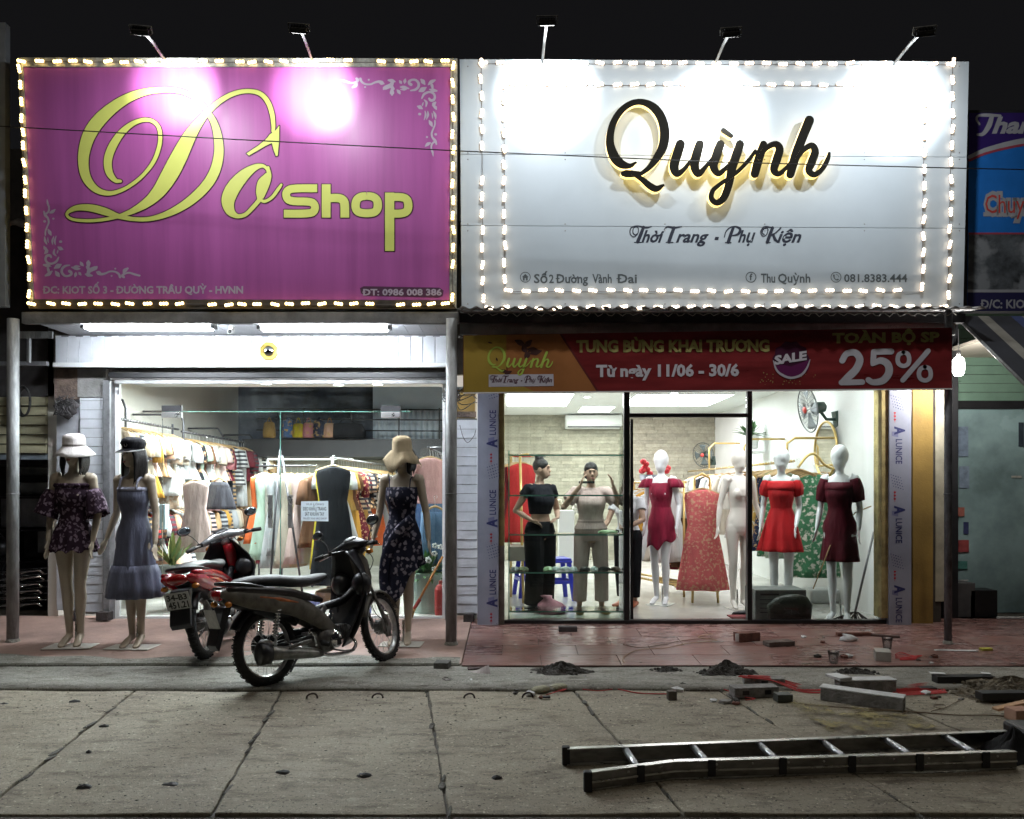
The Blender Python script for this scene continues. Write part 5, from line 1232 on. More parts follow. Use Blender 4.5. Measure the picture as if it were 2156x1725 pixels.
mb = MB(); mb.loft([bod(1.0, .026), bod(1.03, .026)], 30, cap=False); mb.build('belt', mj, w2, smooth=True, solid=.006)
mb = MB(); h = Vector(ps['head']); mb.ell(h+Vector((0, .014, .044)), .079, .092, .082, 16, 10); mb.ell(h+Vector((0, .03, -.01)), .083, .06, .07, 12, 8); mb.ell(h+Vector((0, .09, .02)), .04, .04, .05, 10, 8); organic('hair', mb, M_HAIR, w2, .008, 2)
lips_eyes(w2, ps['head']); shoes(w2, mat('tan_shoe', (.36, .27, .10), .5, var=.2), ps)
place(w2, pfoot(1244, 1290), R(4), .91)
mb = MB(); pz = w2.matrix_world; a = P(1212, 1012, 7.83); mb.box(a.x+.03, a.x+.19, 7.825, 7.835, a.z-.030, a.z-.006); 
ph = mb.build('phone', mat('smoked', (.03, .03, .03), .2, var=0), bevel=.004); tag(ph, 'dark flat phone held up before the face of the woman in pink', 'phone'); ph.rotation_euler = (0, 0, 0)
ps = dict(base, el=(.24, -.10, 1.10), wl=(.12, -.26, 1.02), er=(-.22, -.12, 1.08), wr=(-.22, -.30, .98), kr=(-.10, .0, .46), kl=(.11, -.02, .46))
w3 = figure('woman in white top and black trousers half hidden by the left door post', ps, SKIN_P, 'person', nm='person')
shirt(w3, cloth('white_top', (.62, .62, .64), var=.06), ps, z0=.90, sl=.5); trousers(w3, cloth('black_trousers2', (.010, .010, .012)), ps, .10, .075, .065, .12)
mb = MB(); h = Vector(ps['head']); mb.ell(h+Vector((0, .014, .044)), .079, .092, .084, 16, 10); organic('hair', mb, M_HAIR, w3, .008, 2)
shoes(w3, mat('orange_shoe', (.45, .12, .05), .5, var=.2), ps); place(w3, pfoot(1322, 1276), R(-30), .84)
# ------------------------------------------------------------------ hanging clothes
m_wood = mat('hanger_wood', (.50, .33, .15), .5, var=.15, scale=20)
CL = dict(beige=(.50, .38, .28), tan=(.42, .28, .15), sand=(.55, .44, .30), cream=(.50, .45, .37), white=(.56, .57, .57), ivory=(.52, .50, .45), mustard=(.50, .27, .05), ochre=(.42, .26, .07), peach=(.62, .36, .24), pink=(.58, .33, .33),
          rose=(.50, .20, .22), blush=(.62, .47, .44), grey=(.33, .34, .35), silver=(.52, .54, .56), mint=(.42, .54, .44), green=(.06, .20, .10), black=(.015, .016, .020), charcoal=(.05, .05, .06), navy=(.02, .03, .07), blue=(.10, .18, .36), denim=(.10, .17, .28),
          red=(.50, .04, .04), orange=(.60, .13, .04), maroon=(.14, .02, .03), brown=(.14, .07, .04), yellow=(.55, .46, .04), coral=(.60, .14, .14), olive=(.20, .19, .08))
PATM = {}
def cmat(c, pat=None):
    k = c+(pat or '')
    col2 = {'floral': (.50, .30, .16) if c in ('black', 'brown', 'navy', 'maroon') else (.62, .60, .52), 'speckle': (.60, .34, .22), 'stripe': (.60, .58, .55) if c in ('black', 'navy', 'charcoal') else (.05, .05, .06)}.get(pat)
    return cloth('g_'+k, CL[c], col2=col2, pat='patch' if (pat == 'speckle' or (pat == 'floral' and len(c) % 2)) else pat, pscale=34 if pat == 'speckle' else (rnd.uniform(17, 30) if pat == 'floral' else 5), var=.12)
USED = {}
def garment(x, y, z, rz, kind, c, pat=None, where='', L=None, sc=1.0, hook=.10, group=None):
    """hanger hook at (x, y, z); the shoulders run along local X turned by rz"""
    L = L or {'dress': .95, 'blouse': .55, 'shirt': .62, 'trousers': .95, 'skirt': .70, 'gown': 1.25}[kind]
    col = c+(' '+{'floral': 'flowered', 'stripe': 'striped', 'speckle': 'speckled'}[pat] if pat else '')
    lab = '%s %s %s' % (col, kind, where)
    t = thing(kind if kind != 'gown' else 'long_dress', lab, {'gown': 'dress'}.get(kind, kind), (0, 0, 0), group)
    WM[t] = Matrix(); sd = rnd.uniform(0, 9); w = .205 if kind not in ('trousers', 'skirt') else .14
    mb = MB(); mb.tube(catmull([(.012, 0, hook-.012), (.022, 0, hook+.004), (.008, 0, hook+.02), (-.014, 0, hook+.006), (-.004, 0, hook-.025), (0, 0, 0)], 4), .0022, 5)
    mb2 = MB(); mb2.tube(catmull([(-w*.93, 0, -.055), (-w*.5, 0, -.022), (0, 0, .006), (w*.5, 0, -.022), (w*.93, 0, -.055)], 4), .008, 7, ry=.012)
    mb.build('hanger_hook', m_alu, t, smooth=True); mb2.build('hanger', m_wood, t, smooth=True)
    mb = MB(); m = cmat(c, pat)
    if kind in ('dress', 'blouse', 'shirt', 'gown'):
        fl = {'dress': .30, 'blouse': .235, 'shirt': .225, 'gown': .27}[kind]; wst = {'dress': .15, 'blouse': .19, 'shirt': .205, 'gown': .155}[kind]
        secs = [(0, 0, -.008, .055, .035), (0, 0, -.03, .12, .045), (0, 0, -.06, .19, .05), (0, 0, -.10, .195, .055), (0, 0, -.18, .185, .06), (0, 0, -.30, (wst+.185)/2, .06), (0, 0, -.40, wst, .058)]
        n_ = 7
        for i in range(1, n_+1): k = i/n_; secs.append((0, 0, -.40-(L-.40)*k, wst+(fl-wst)*k**.8, .058+.05*k))
        mb.loft(secs, 36, cap=False, fold=folds(6, .10, sd, 4, len(secs)-1))
        o = mb.build('garment_body', m, t, smooth=True, solid=.003)
        for q in (() if kind == 'gown' else (-1, 1)):
            sl = MB(); ln = rnd.choice((.16, .20, .26)) if kind != 'shirt' else .22
            sl.tube([(q*.165, 0, -.075), (q*.205, 0, -.10), (q*(.225+.02*rnd.random()), 0, -.12-ln*.5), (q*.235, rnd.uniform(-.02, .02), -.12-ln)], [.045, .062, .075, .082], 16, cap=False, ry=[.03, .045, .05, .055])
            for i in range(len(sl.v)): sl.v[i].y *= 1+.15*math.sin(i*1.7+sd)
            sl.build('sleeve', m, t, smooth=True, solid=.003)
    elif kind == 'trousers':
        for q in (-1, 1):
            mb.loft([(q*.055, 0, -.05, .08, .04), (q*.06, 0, -.2, .082, .045), (q*.065, 0, -.5, .080, .04), (q*.07, 0, -L*.8, .09, .04), (q*.072, 0, -L, .098, .045)], 24, cap=False, fold=folds(5, .10, sd+q, 0, 4))
        mb.build('garment_body', m, t, smooth=True, solid=.003)
    else:
        secs = [(0, 0, -.05-(L-.05)*k/7, .13+.14*(k/7)**.7, .05+.05*k/7) for k in range(8)]
        mb.loft(secs, 36, cap=False, fold=folds(7, .13, sd, 0, 7)); mb.build('garment_body', m, t, smooth=True, solid=.003)
    place(t, (x, y, z), rz, sc); return t
ORD = ['first', 'second', 'third', 'fourth', 'fifth', 'sixth', 'seventh', 'eighth', 'ninth', 'tenth', 'eleventh', 'twelfth', 'thirteenth', 'fourteenth', 'fifteenth', 'sixteenth', 'seventeenth', 'eighteenth', 'nineteenth', 'twentieth', 'last']
def rail(name, label, pts, m, r=.012, legs=()):
    t = thing(name, label, 'clothes rack', pts[0]); mb = MB(); mb.tube(pts, r, 8); mb.build('rail', m, t, smooth=True)
    for l in legs:
        mb = MB(); mb.tube(l, r, 8); mb.build('frame_tube', m, t, smooth=True)
    return t
def cat_arc(a, b, c): return catmull([a, b, c], 6)
def row(A, B, items, where, z, rz, group, jit=.02, Ls=None, sc=.88):
    extra = {}
    if 'left wall rail' in where or 'grey rail' in where:
        it2 = []
        for q in items: it2.append(q); it2.append((q[0] if q[0] != 'gown' else 'dress',)+(rnd.choice(['white', 'beige', 'black', 'tan', 'blush', 'grey', 'maroon', 'cream', 'brown', 'silver']),)+((rnd.choice([None, 'floral', 'stripe', None]),)))
        items = it2
    n = len(items)
    for i, it in enumerate(items):
        k, c = it[0], it[1]; pat = it[2] if len(it) > 2 else None; L = it[3] if len(it) > 3 else None
        t = (i+.3)/n; x = A[0]+(B[0]-A[0])*t; y = A[1]+(B[1]-A[1])*t
        garment(x+rnd.uniform(-.01, .01), y, z-.10*sc, rz+rnd.uniform(-.22, .22), k, c, pat, '%s %s' % (ORD[i] if i < 20 else 'twenty-'+ORD[i-20], where), L, sc, group=group)
# left wall upper rails
A, B = (-3.92, 7.72), (-3.92, 9.10)
rail('wall_rack', 'dark pipe rack on the left wall nearest the glass', [(-3.92, 7.62, 2.0), (-3.92, 9.2, 2.0)], m_mdf, .013, [cat_arc((-4.38, 7.95, 2.22), (-4.0, 7.95, 2.22), (-3.92, 7.95, 2.0))+[Vector((-3.92, 7.95, 1.5))] if False else [(-4.38, 7.95, 2.24), (-4.02, 7.95, 2.24), (-3.95, 7.95, 2.20), (-3.92, 7.95, 2.12), (-3.92, 7.95, 1.6)], [(-3.92, 9.05, 2.05), (-3.92, 9.05, 1.1)], [(-4.38, 9.05, 2.16), (-3.92, 9.05, 2.16)]])
row(A, B, [('blouse', 'beige'), ('blouse', 'tan'), ('blouse', 'sand'), ('blouse', 'beige'), ('dress', 'mustard', None, .80), ('blouse', 'blush'), ('blouse', 'tan'), ('blouse', 'peach'), ('dress', 'white', None, .78), ('dress', 'ivory', None, .80), ('blouse', 'white')], 'from the glass on the near left wall rail', 2.0, R(-20), 'clothes on the near left wall rail')
A, B = (-3.9, 9.35), (-3.9, 12.3)
rail('wall_rack', 'dark pipe rack on the left wall behind the first one', [(-3.9, 9.25, 1.98), (-3.9, 12.4, 1.98)], m_mdf, .013, [[(-4.38, 9.3, 2.22), (-4.0, 9.3, 2.22), (-3.93, 9.3, 2.18), (-3.9, 9.3, 2.1), (-3.9, 9.3, 1.1)], [(-4.38, 10.6, 2.12), (-3.98, 10.6, 2.12), (-3.9, 10.6, 2.0)], [(-4.38, 11.9, 2.12), (-3.98, 11.9, 2.12), (-3.9, 11.9, 2.0)]])
row(A, B, [('blouse', 'silver'), ('dress', 'mint', None, .7), ('blouse', 'white'), ('gown', 'pink', None, .98), ('blouse', 'blush'), ('blouse', 'rose'), ('trousers', 'black'), ('shirt', 'white', 'stripe'), ('trousers', 'silver'), ('blouse', 'maroon'), ('gown', 'tan', None, 1.0), ('shirt', 'black', 'stripe'), ('trousers', 'ivory'), ('blouse', 'sand')], 'on the far left wall rail', 1.98, R(-22), 'clothes on the far left wall rail')
A, B = (-3.95, 8.0), (-3.95, 11.2)
rail('wall_rack', 'low dark pipe rack on the left wall under the other two', [(-3.95, 7.9, 1.16), (-3.95, 11.4, 1.16)], m_mdf, .012, [[(-4.38, 8.1, 1.16), (-3.95, 8.1, 1.16)], [(-4.38, 11.2, 1.16), (-3.95, 11.2, 1.16)]])
row(A, B, [('blouse', 'rose'), ('shirt', 'red', 'stripe'), ('blouse', 'white'), ('dress', 'peach', None, .8), ('dress', 'blush', None, .8), ('blouse', 'maroon'), ('blouse', 'sand'), ('blouse', 'tan'), ('blouse', 'mustard'), ('shirt', 'grey'), ('blouse', 'beige')], 'on the low left wall rail', 1.16, R(-20), 'clothes on the low left wall rail')
for (u, v, Y_, c, nm) in ((432, 1010, 8.3, 'charcoal', 'upper'), (412, 1060, 8.2, 'peach', 'lower')): pass
garment(X(412, 8.15), 8.15, Z(1012, 8.15), R(-8), 'gown', 'blush', None, 'facing the glass beside the snake plant', 1.0, .74, group='dresses shown front on in the left shop')
garment(X(462, 8.6), 8.6, Z(1008, 8.6), R(-15), 'skirt', 'charcoal', None, 'facing the glass in the left shop', .45, .75)
# centre rack with an A frame
rail('clothes_stand', 'dark A frame stand behind the door handles in the left shop', [(X(545, 8.5), 8.5, 1.55), (X(665, 8.5), 8.5, 1.55)], m_mdf, .012,
     [[(X(588, 8.45), 8.45, 1.66), (X(566, 8.3), 8.3, .10)], [(X(594, 8.45), 8.45, 1.66), (X(640, 8.3), 8.3, .08)], [(X(590, 8.5), 8.5, 1.72), (X(590, 8.9), 8.9, .1)]])
row((X(545, 8.55), 8.6), (X(672, 8.55), 8.6), [('gown', 'orange', None, .85), ('gown', 'mint', None, 1.05), ('trousers', 'ivory', None, 1.15), ('gown', 'silver', None, 1.15), ('gown', 'grey', None, 1.0), ('gown', 'cream', None, 1.15), ('trousers', 'sand', None, 1.15), ('gown', 'blush', None, 1.1), ('trousers', 'white', None, 1.1), ('dress', 'brown', None, .9)], 'from the left on the A frame stand', 1.55, R(62), 'clothes on the A frame stand')
rail('clothes_stand', 'grey rail running back from the navy dress in the left shop', [(X(700, 8.3), 8.3, 1.63), (-1.72, 11.4, 1.63)], m_pole, .013, [[(X(700, 8.3), 8.3, 1.63), (X(700, 8.3), 8.3, .1)], [(-1.72, 11.3, 1.63), (-1.72, 11.3, .1)]])
garment(X(702, 8.2), 8.2, 1.54, R(4), 'gown', 'black', None, 'facing the glass at the end of the grey rail', 1.35, .92)
row((X(694, 8.4), 8.45), (-1.74, 11.2), [('gown', 'yellow', None, 1.25), ('blouse', 'ochre'), ('gown', 'mustard', None, 1.2), ('blouse', 'sand', 'stripe'), ('gown', 'ochre', None, 1.15), ('blouse', 'black', 'floral'), ('blouse', 'cream'), ('gown', 'orange', None, 1.1), ('dress', 'brown', 'floral'), ('gown', 'tan', None, 1.1), ('dress', 'olive', 'floral'), ('blouse', 'peach')], 'from the navy dress on the grey rail', 1.63, R(28), 'clothes on the grey rail')
# right side of left shop
rail('wall_rack', 'dark pipe rack along the right wall of the left shop', [(-.84, 7.85, 1.72), (-.84, 10.9, 1.72)], m_mdf, .012, [[(-.46, 8.0, 1.72), (-.84, 8.0, 1.72)], [(-.46, 10.6, 1.72), (-.84, 10.6, 1.72)], [(-1.28, 10.6, 1.72), (-.84, 10.6, 1.72)]])
row((-.86, 8.1), (-.88, 10.9), [('blouse', 'pink'), ('trousers', 'denim', None, 1.0), ('blouse', 'blush'), ('blouse', 'maroon'), ('gown', 'orange', None, .9), ('trousers', 'navy', None, 1.0), ('gown', 'denim', None, 1.0), ('blouse', 'peach')], 'from the glass on the right wall rail of the left shop', 1.72, R(24), 'clothes on the right wall rail of the left shop')
garment(X(916, 7.95), 7.95, Z(1068, 7.95), R(10), 'trousers', 'denim', None, 'hanging low by the right edge of the left shop glass', .95, 1.0)
garment(X(905, 8.6), 8.6, Z(1028, 8.6), R(10), 'blouse', 'blue', None, 'hanging above the leafy plant in the left shop', .55, 1.0)
rail('clothes_stand', 'long dark rail across the back of the left shop under the loft', [(-3.2, 10.9, 1.50), (-2.15, 10.9, 1.50)], m_mdf, .012, [[(-3.2, 10.9, 1.5), (-3.2, 10.9, .1)], [(-2.15, 10.9, 1.5), (-2.15, 10.9, .1)]])
row((-3.2, 10.9), (-2.12, 10.9), [('dress', 'black'), ('blouse', 'rose'), ('dress', 'tan'), ('dress', 'brown', 'floral'), ('blouse', 'orange'), ('gown', 'charcoal', None, 1.1), ('dress', 'maroon'), ('blouse', 'grey'), ('dress', 'olive'), ('gown', 'navy', 'floral', 1.1), ('blouse', 'peach'), ('dress', 'black', 'stripe')], 'from the left on the long back rail of the left shop', 1.50, R(65), 'clothes on the long back rail')
rail('clothes_stand', 'low dark rail in front of the long back rail in the left shop', [(-3.1, 9.6, 1.02), (-2.45, 9.6, 1.02)], m_mdf, .012, [[(-3.1, 9.6, 1.02), (-3.1, 9.6, .1)], [(-2.45, 9.6, 1.02), (-2.45, 9.6, .1)]])
row((-3.1, 9.6), (-2.4, 9.6), [('blouse', 'black'), ('blouse', 'tan'), ('skirt', 'maroon', None, .6), ('blouse', 'brown', 'floral'), ('blouse', 'rose'), ('skirt', 'charcoal', None, .6), ('blouse', 'ochre'), ('blouse', 'beige')], 'from the left on the low front rail of the left shop', 1.02, R(60), 'clothes on the low front rail')
# bags on the loft
bagc = [('ochre', 'tan'), ('blue', 'blue violet'), ('yellow', 'yellow patterned'), ('rose', 'rose patterned'), ('navy', 'navy patterned'), ('peach', 'peach patterned'), ('black', 'black')]
for i, u in enumerate((567, 607, 628, 650, 672, 694, 730)):
    Yb = 11.3; w = (.165 if i < 6 else .50); mb = MB(); x = X(u, Yb)
    mb.loft([(x, Yb, 2.04, w*.5, .07), (x, Yb, 2.07, w*.56, .09), (x, Yb, 2.15+.02*math.sin(i*2), w*.55, .085), (x, Yb, 2.25+.03*math.sin(i*2), w*.46, .06), (x, Yb, 2.27+.03*math.sin(i*2), w*.3, .03)], 20); 
    mb.tube(catmull([(x-w*.2, Yb, 2.26), (x, Yb, 2.33), (x+w*.2, Yb, 2.26)], 6), .007, 5)
    c, nm = bagc[i]; o = mb.build('bag', cloth('bag_'+c, tuple(q*.45 for q in CL[c]), col2=(.22, .14, .05) if i not in (0, 6) else None, pat='patch' if i not in (0, 6) else None, pscale=18), smooth=True)
    tag(o, '%s bag standing on the dark loft, %s from the left' % (nm, ORD[i]), 'bag', 'bags on the loft')
# ------------------------------------------------------------------ right shop racks
rail('clothes_rack', 'gold pipe rack behind the first wine red mannequin', [(X(1335, 9.6), 9.6, 1.38), (X(1445, 9.0), 9.0, 1.38)], m_gold, .014, [[(X(1335, 9.6), 9.6, 1.38), (X(1335, 9.6), 9.6, .06)], [(X(1440, 9.0), 9.0, 1.38), (X(1440, 9.0), 9.0, .06)], [(X(1335, 9.4), 9.4, .25), (X(1440, 8.8), 8.8, .2)], [(X(1335, 9.8), 9.8, .25), (X(1450, 9.2), 9.2, .2)]])
row((X(1337, 9.55), 9.55), (X(1425, 9.1), 9.1), [('dress', 'white'), ('dress', 'ivory'), ('blouse', 'mustard'), ('dress', 'white'), ('dress', 'cream'), ('dress', 'white')], 'behind the wine red mannequin', 1.38, R(30), 'white clothes behind the wine red mannequin')
row((X(1436, 9.6), 9.6), (X(1465, 9.3), 9.3), [('gown', 'maroon', 'floral', 1.05), ('blouse', 'peach'), ('gown', 'brown', None, 1.0)], 'left of the coral dress', 1.34, R(20), 'clothes left of the coral dress')
rail('clothes_rack', 'gold arch rack carrying the long coral dress', [(X(1462, 8.55), 8.55, 1.33), (X(1462, 8.55), 8.55, 1.42), (X(1478, 8.55), 8.55, 1.47), (X(1494, 8.55), 8.55, 1.42), (X(1494, 8.55), 8.55, 1.33)], m_gold, .014,
     [[(X(1462, 8.55), 8.55, 1.4), (X(1458, 8.55), 8.55, .06)], [(X(1494, 8.55), 8.55, 1.4), (X(1512, 8.55), 8.55, .06)], [(X(1420, 8.7), 8.7, .22), (X(1515, 8.6), 8.6, .18)], [(X(1400, 9.0), 9.0, .22), (X(1515, 8.7), 8.7, .18)], [(X(1385, 9.2), 9.2, .24), (X(1515, 8.8), 8.8, .18)]])
garment(X(1716, 8.3), 8.3, 1.46, R(-6), 'gown', 'green', 'floral', 'facing the glass between the scarlet and maroon mannequins', 1.15, .95)
garment(X(1478, 8.45), 8.45, 1.30, 0, 'gown', 'coral', 'speckle', 'hanging front on from the gold arch rack', 1.12, .97)
rail('clothes_rack', 'long gold rail on the right wall of the boutique', [(3.02, 8.4, 1.60), (3.02, 13.4, 1.60)], m_gold, .014, [[(3.55, 8.6, 1.86), (3.1, 8.6, 1.86), (3.02, 8.6, 1.80), (3.02, 8.6, 1.60)], [(3.55, 10.2, 1.95), (3.1, 10.2, 1.95), (3.02, 10.2, 1.85), (3.02, 10.2, 1.60)], [(3.55, 12, 2.0), (3.1, 12, 2.0), (3.02, 12, 1.92), (3.02, 12, 1.60)]])
row((3.0, 8.55), (3.0, 9.9), [('gown', 'mint', 'floral', 1.10), ('gown', 'green', 'floral', 1.10), ('gown', 'navy', 'floral', 1.05), ('gown', 'ochre', 'floral', 1.05), ('dress', 'tan'), ('dress', 'brown', 'floral')], 'from the glass on the right wall rail of the boutique', 1.60, R(12), 'flowered clothes on the right wall rail of the boutique')
row((3.0, 10.0), (3.0, 12.9), [('dress', 'white'), ('blouse', 'ivory'), ('dress', 'cream'), ('dress', 'white'), ('blouse', 'white'), ('dress', 'black', None, 1.0), ('blouse', 'white'), ('dress', 'ivory')], 'on the far part of the right wall rail', 1.60, R(12), 'pale clothes on the far part of the right wall rail')
for i in range(14):
    t = thing('hanger', 'empty wooden hanger in the fanned bunch on the gold wall rail', 'hanger', (0, 0, 0), 'empty hangers on the gold wall rail'); WM[t] = Matrix()
    mb = MB(); mb.tube(catmull([(-.2, 0, -.06), (-.1, 0, -.022), (0, 0, .006), (.1, 0, -.022), (.2, 0, -.06)], 4), .007, 6, ry=.011); mb.build('hanger_bar', m_wood, t, smooth=True)
    mb = MB(); mb.tube(catmull([(.012, 0, .088), (.022, 0, .104), (.008, 0, .12), (-.014, 0, .106), (-.004, 0, .075), (0, 0, 0)], 3), .002, 5); mb.build('hanger_hook', m_alu, t, smooth=True)
    place(t, (2.98+.01*math.sin(i), 8.15+i*.075, 1.50), R(8+i*2), 1.0)
mb = MB()
tt = rail('neon_wave', 'curved gold pipe hook curling off the right wall rail', catmull([(X(1680, 8.2), 8.2, Z(985, 8.2)), (X(1700, 8.2), 8.2, Z(960, 8.2)), (X(1718, 8.2), 8.2, Z(958, 8.2)), (X(1738, 8.2), 8.2, Z(980, 8.2)), (X(1762, 8.2), 8.2, Z(985, 8.2)), (X(1772, 8.2), 8.2, Z(950, 8.2)), (X(1778, 8.2), 8.2, Z(940, 8.2))], 6), m_gold, .014)
tt['category'] = 'hook'; tt.name = 'wall_hook'
# red garments at the far left of boutique
rail('clothes_rack', 'gold rack at the left edge of the boutique window', [(X(1072, 9.2), 9.2, 1.68), (X(1112, 8.6), 8.6, 1.68)], m_gold, .014, [[(X(1095, 8.5), 8.5, 1.66), (X(1102, 8.5), 8.5, .06)], [(X(1076, 9.0), 9.0, 1.68), (X(1076, 9.0), 9.0, .06)]])
row((X(1078, 8.9), 8.9), (X(1103, 8.7), 8.7), [('gown', 'red', None, 1.0), ('gown', 'maroon', None, .95), ('gown', 'red', None, 1.0)], 'on the gold rack left of the woman in black', 1.68, R(30), 'red dresses left of the woman in black')
# oval mirror, plant on shelf, fans, AC, heater, stools ...
t = thing('mirror', 'tall oval mirror with a gold frame on the right wall', 'mirror', (3.5, 10.0, 1.9))
mb = MB(); mb.lathe([(.001, 0), (.23, 0)], 30, axis='x'); 
def ellx(mb, cx, cy, cz, ry, rz_, r): mb.tube([(cx, cy+ry*math.cos(a), cz+rz_*math.sin(a)) for a in [i*PI/16 for i in range(33)]], r, 8, cap=False)
mb = MB(); n0 = [(3.50, 8.75+.30*math.cos(a), 1.74+.30*math.sin(a)) for a in [i*PI/16 for i in range(32)]]; mb.poly(n0); mb.build('mirror_glass', mat('mirror_silver', (.8, .8, .8), .03, metal=1, var=0), t)
mb = MB(); ellx(mb, 3.5, 8.75, 1.74, .31, .31, .014); mb.build('mirror_frame', m_gold, t, smooth=True)
t = thing('air_conditioner', 'white wall air conditioner high on the stone back wall', 'air conditioner', (1.2, 13.6, 2.2))
mb = MB(); xa, xb = X(1190, 13.6), X(1308, 13.6); mb.box(xa, xb, 13.45, 13.70, Z(902, 13.5), Z(874, 13.5)); mb.build('case', m_white, t, bevel=.02)
part('louvre', m_dark, t, (xa+.03, xb-.03, 13.44, 13.449, Z(902, 13.5)+.01, Z(902, 13.5)+.03)); part('louvre', mat('slat_white', (.6, .6, .6), .4, var=0), t, (xa+.03, xb-.03, 13.435, 13.449, Z(902, 13.5)+.04, Z(902, 13.5)+.06))
def wall_fan(label, c, rz, tilt, sc, col, arm):
    t = thing('wall_fan', label, 'fan', (0, 0, 0)); WM[t] = Matrix(); mb = MB(); r = .22
    for k in range(28): a = 2*PI*k/28; mb.tube([(0, -.045, 0), (r*.5*math.cos(a), -.055, r*.5*math.sin(a)), (r*math.cos(a), -.02, r*math.sin(a)), (r*.5*math.cos(a), .03, r*.5*math.sin(a)), (0, .03, 0)], .0022, 4)
    mb.lathe([(r-.004, -.026), (r+.006, -.02), (r-.004, -.014)], 40, axis='y'); mb.build('guard', mat('fan_guard_'+col, (.16, .17, .18) if col == 'white' else (.05, .06, .06), .3, metal=.5, var=0), t, smooth=True)
    for k in range(4):
        mb = MB(); a0 = k*PI/2
        mb.grid(lambda s, q, a0=a0: ((.03+.16*s)*math.cos(a0+(q-.5)*.9*(.5+s*.5)), -.01+.02*(q-.5), (.03+.16*s)*math.sin(a0+(q-.5)*.9*(.5+s*.5))), 5, 5); mb.build('blade', mat('blade_'+col, (.30, .33, .36) if col == 'white' else (.08, .10, .10), .3, var=0), t, smooth=True, solid=.002)
    mb = MB(); mb.lathe([(.001, -.062), (.03, -.058), (.034, -.045)], 20, axis='y'); mb.build('hub_badge', mat('badge_red', (.55, .05, .04), .4, var=0), t, smooth=True)
    mb = MB(); mb.tube([(0, .03, 0), (0, .07, 0), (0, .14, 0), (0, .16, 0)], [.05, .058, .05, .02], 14); mb.build('motor', mat('motor_dark', (.03, .06, .05), .35, var=0), t, smooth=True)
    mb = MB(); mb.tube([(0, .10, -.04), (0, .14, -.12), (0, .24, -.14)], .016, 8); mb.box(-.05, .05, .22, .26, -.22, -.06); mb.build('wall_bracket', MATS['motor_dark'], t, bevel=.004)
    t.location = c; t.rotation_euler = (tilt, 0, rz); t.scale = (sc, sc, sc); return t
wall_fan('white caged wall fan high on the right wall of the boutique', (X(1705, 8.6), 8.6, Z(862, 8.6)), R(-88), R(10), 1.15, 'white', 0)
wall_fan('small black wall fan below the stone wall corner', (X(1482, 12.5), 12.5, Z(958, 12.5)), R(-50), R(10), .9, 'black', 0)
def plant(label, loc, n, L, w, m, spread, pot=None, up=.5, leafw=.5, cat='plant', name='potted_plant', droop=.3):
    t = thing(name, label, cat, loc); loc = Vector(loc)
    if pot:
        r, h, pm = pot; mb = MB(); mb.lathe([(.001, 0), (r*.8, 0), (r, h), (r*.93, h), (r*.9, h*.9), (.001, h*.88)], 24, loc-Vector((0, 0, h))); mb.build('pot', pm, t, smooth=False)
    lm = []
    for i in range(n):
        a = rnd.uniform(0, 2*PI); el = rnd.uniform(*spread); l = L*rnd.uniform(.6, 1.0); d = Vector((math.cos(a)*math.cos(el), math.sin(a)*math.cos(el), math.sin(el))); sd = d.cross(Vector((0, 0, 1))).normalized()
        mb = MB(); base_ = loc+Vector((rnd.uniform(-.03, .03), rnd.uniform(-.03, .03), 0)); vs = []
        for k in range(6):
            s = k/5; p = base_+d*l*s-Vector((0, 0, droop*l*s*s)); ww = w*math.sin(PI*min(.98, s*.9+.08))**.8; vs += [p-sd*ww, p+Vector((0, 0, -ww*.3)), p+sd*ww]
        fs = [(3*k+c_, 3*k+c_+1, 3*k+c_+4, 3*k+c_+3) for k in range(5) for c_ in (0, 1)]
        mb.add(vs, fs); mb.build('leaf', m[i % len(m)], t, smooth=True, fixn=False)
    return t
m_lf = [mat('leaf_a', (.05, .14, .04), .5, var=.3, scale=12), mat('leaf_b', (.09, .22, .07), .5, var=.3, scale=12)]
m_sn = [mat('snake_leaf', (.12, .22, .05), .45, var=.3, scale=20, col2=(.03, .08, .02)), mat('snake_leaf2', (.30, .32, .10), .45, var=.2)]
plant('green palm like plant in a white pot on a high shelf in the boutique', (X(1578, 11.0), 11.0, Z(918, 11.0)), 46, .36, .022, m_lf, (.1, 1.4), (.14, .18, m_white))
plant('spiky snake plant inside the left shop between the blue dress and red motorbike', (X(362, 7.9), 7.9, Z(1190, 7.9)), 26, .42, .020, m_sn, (.75, 1.5), (.13, .30, mat('pot_glazed', (.35, .38, .36), .3)), droop=.08)
tl = plant('leafy bush in a pale green tub at the right of the left shop window', (X(898, 7.85), 7.85, Z(1205, 7.85)), 120, .30, .024, m_lf, (-.2, 1.5), (.17, .40, mat('tub_green', (.36, .46, .42), .3)), droop=.2)
for k in range(7):
    mb = MB(); c = Vector((X(898, 7.75), 7.7, Z(1180, 7.75)))+Vector((rnd.uniform(-.15, .15), rnd.uniform(-.1, .05), rnd.uniform(-.08, .15)))
    for a in range(5): mb.ell(c+Vector((.018*math.cos(a*1.26), -.01, .018*math.sin(a*1.26))), .012, .005, .012, 6, 4)
    mb.build('flower', m_white, tl, smooth=True)
part_shelf = tag(part('wall_shelf', m_white, None, (X(1556, 11.0), X(1604, 11.0), 10.85, 11.15, Z(955, 11.0), Z(950, 11.0)), bevel=.003), 'small white shelf under the palm like plant', 'shelf')
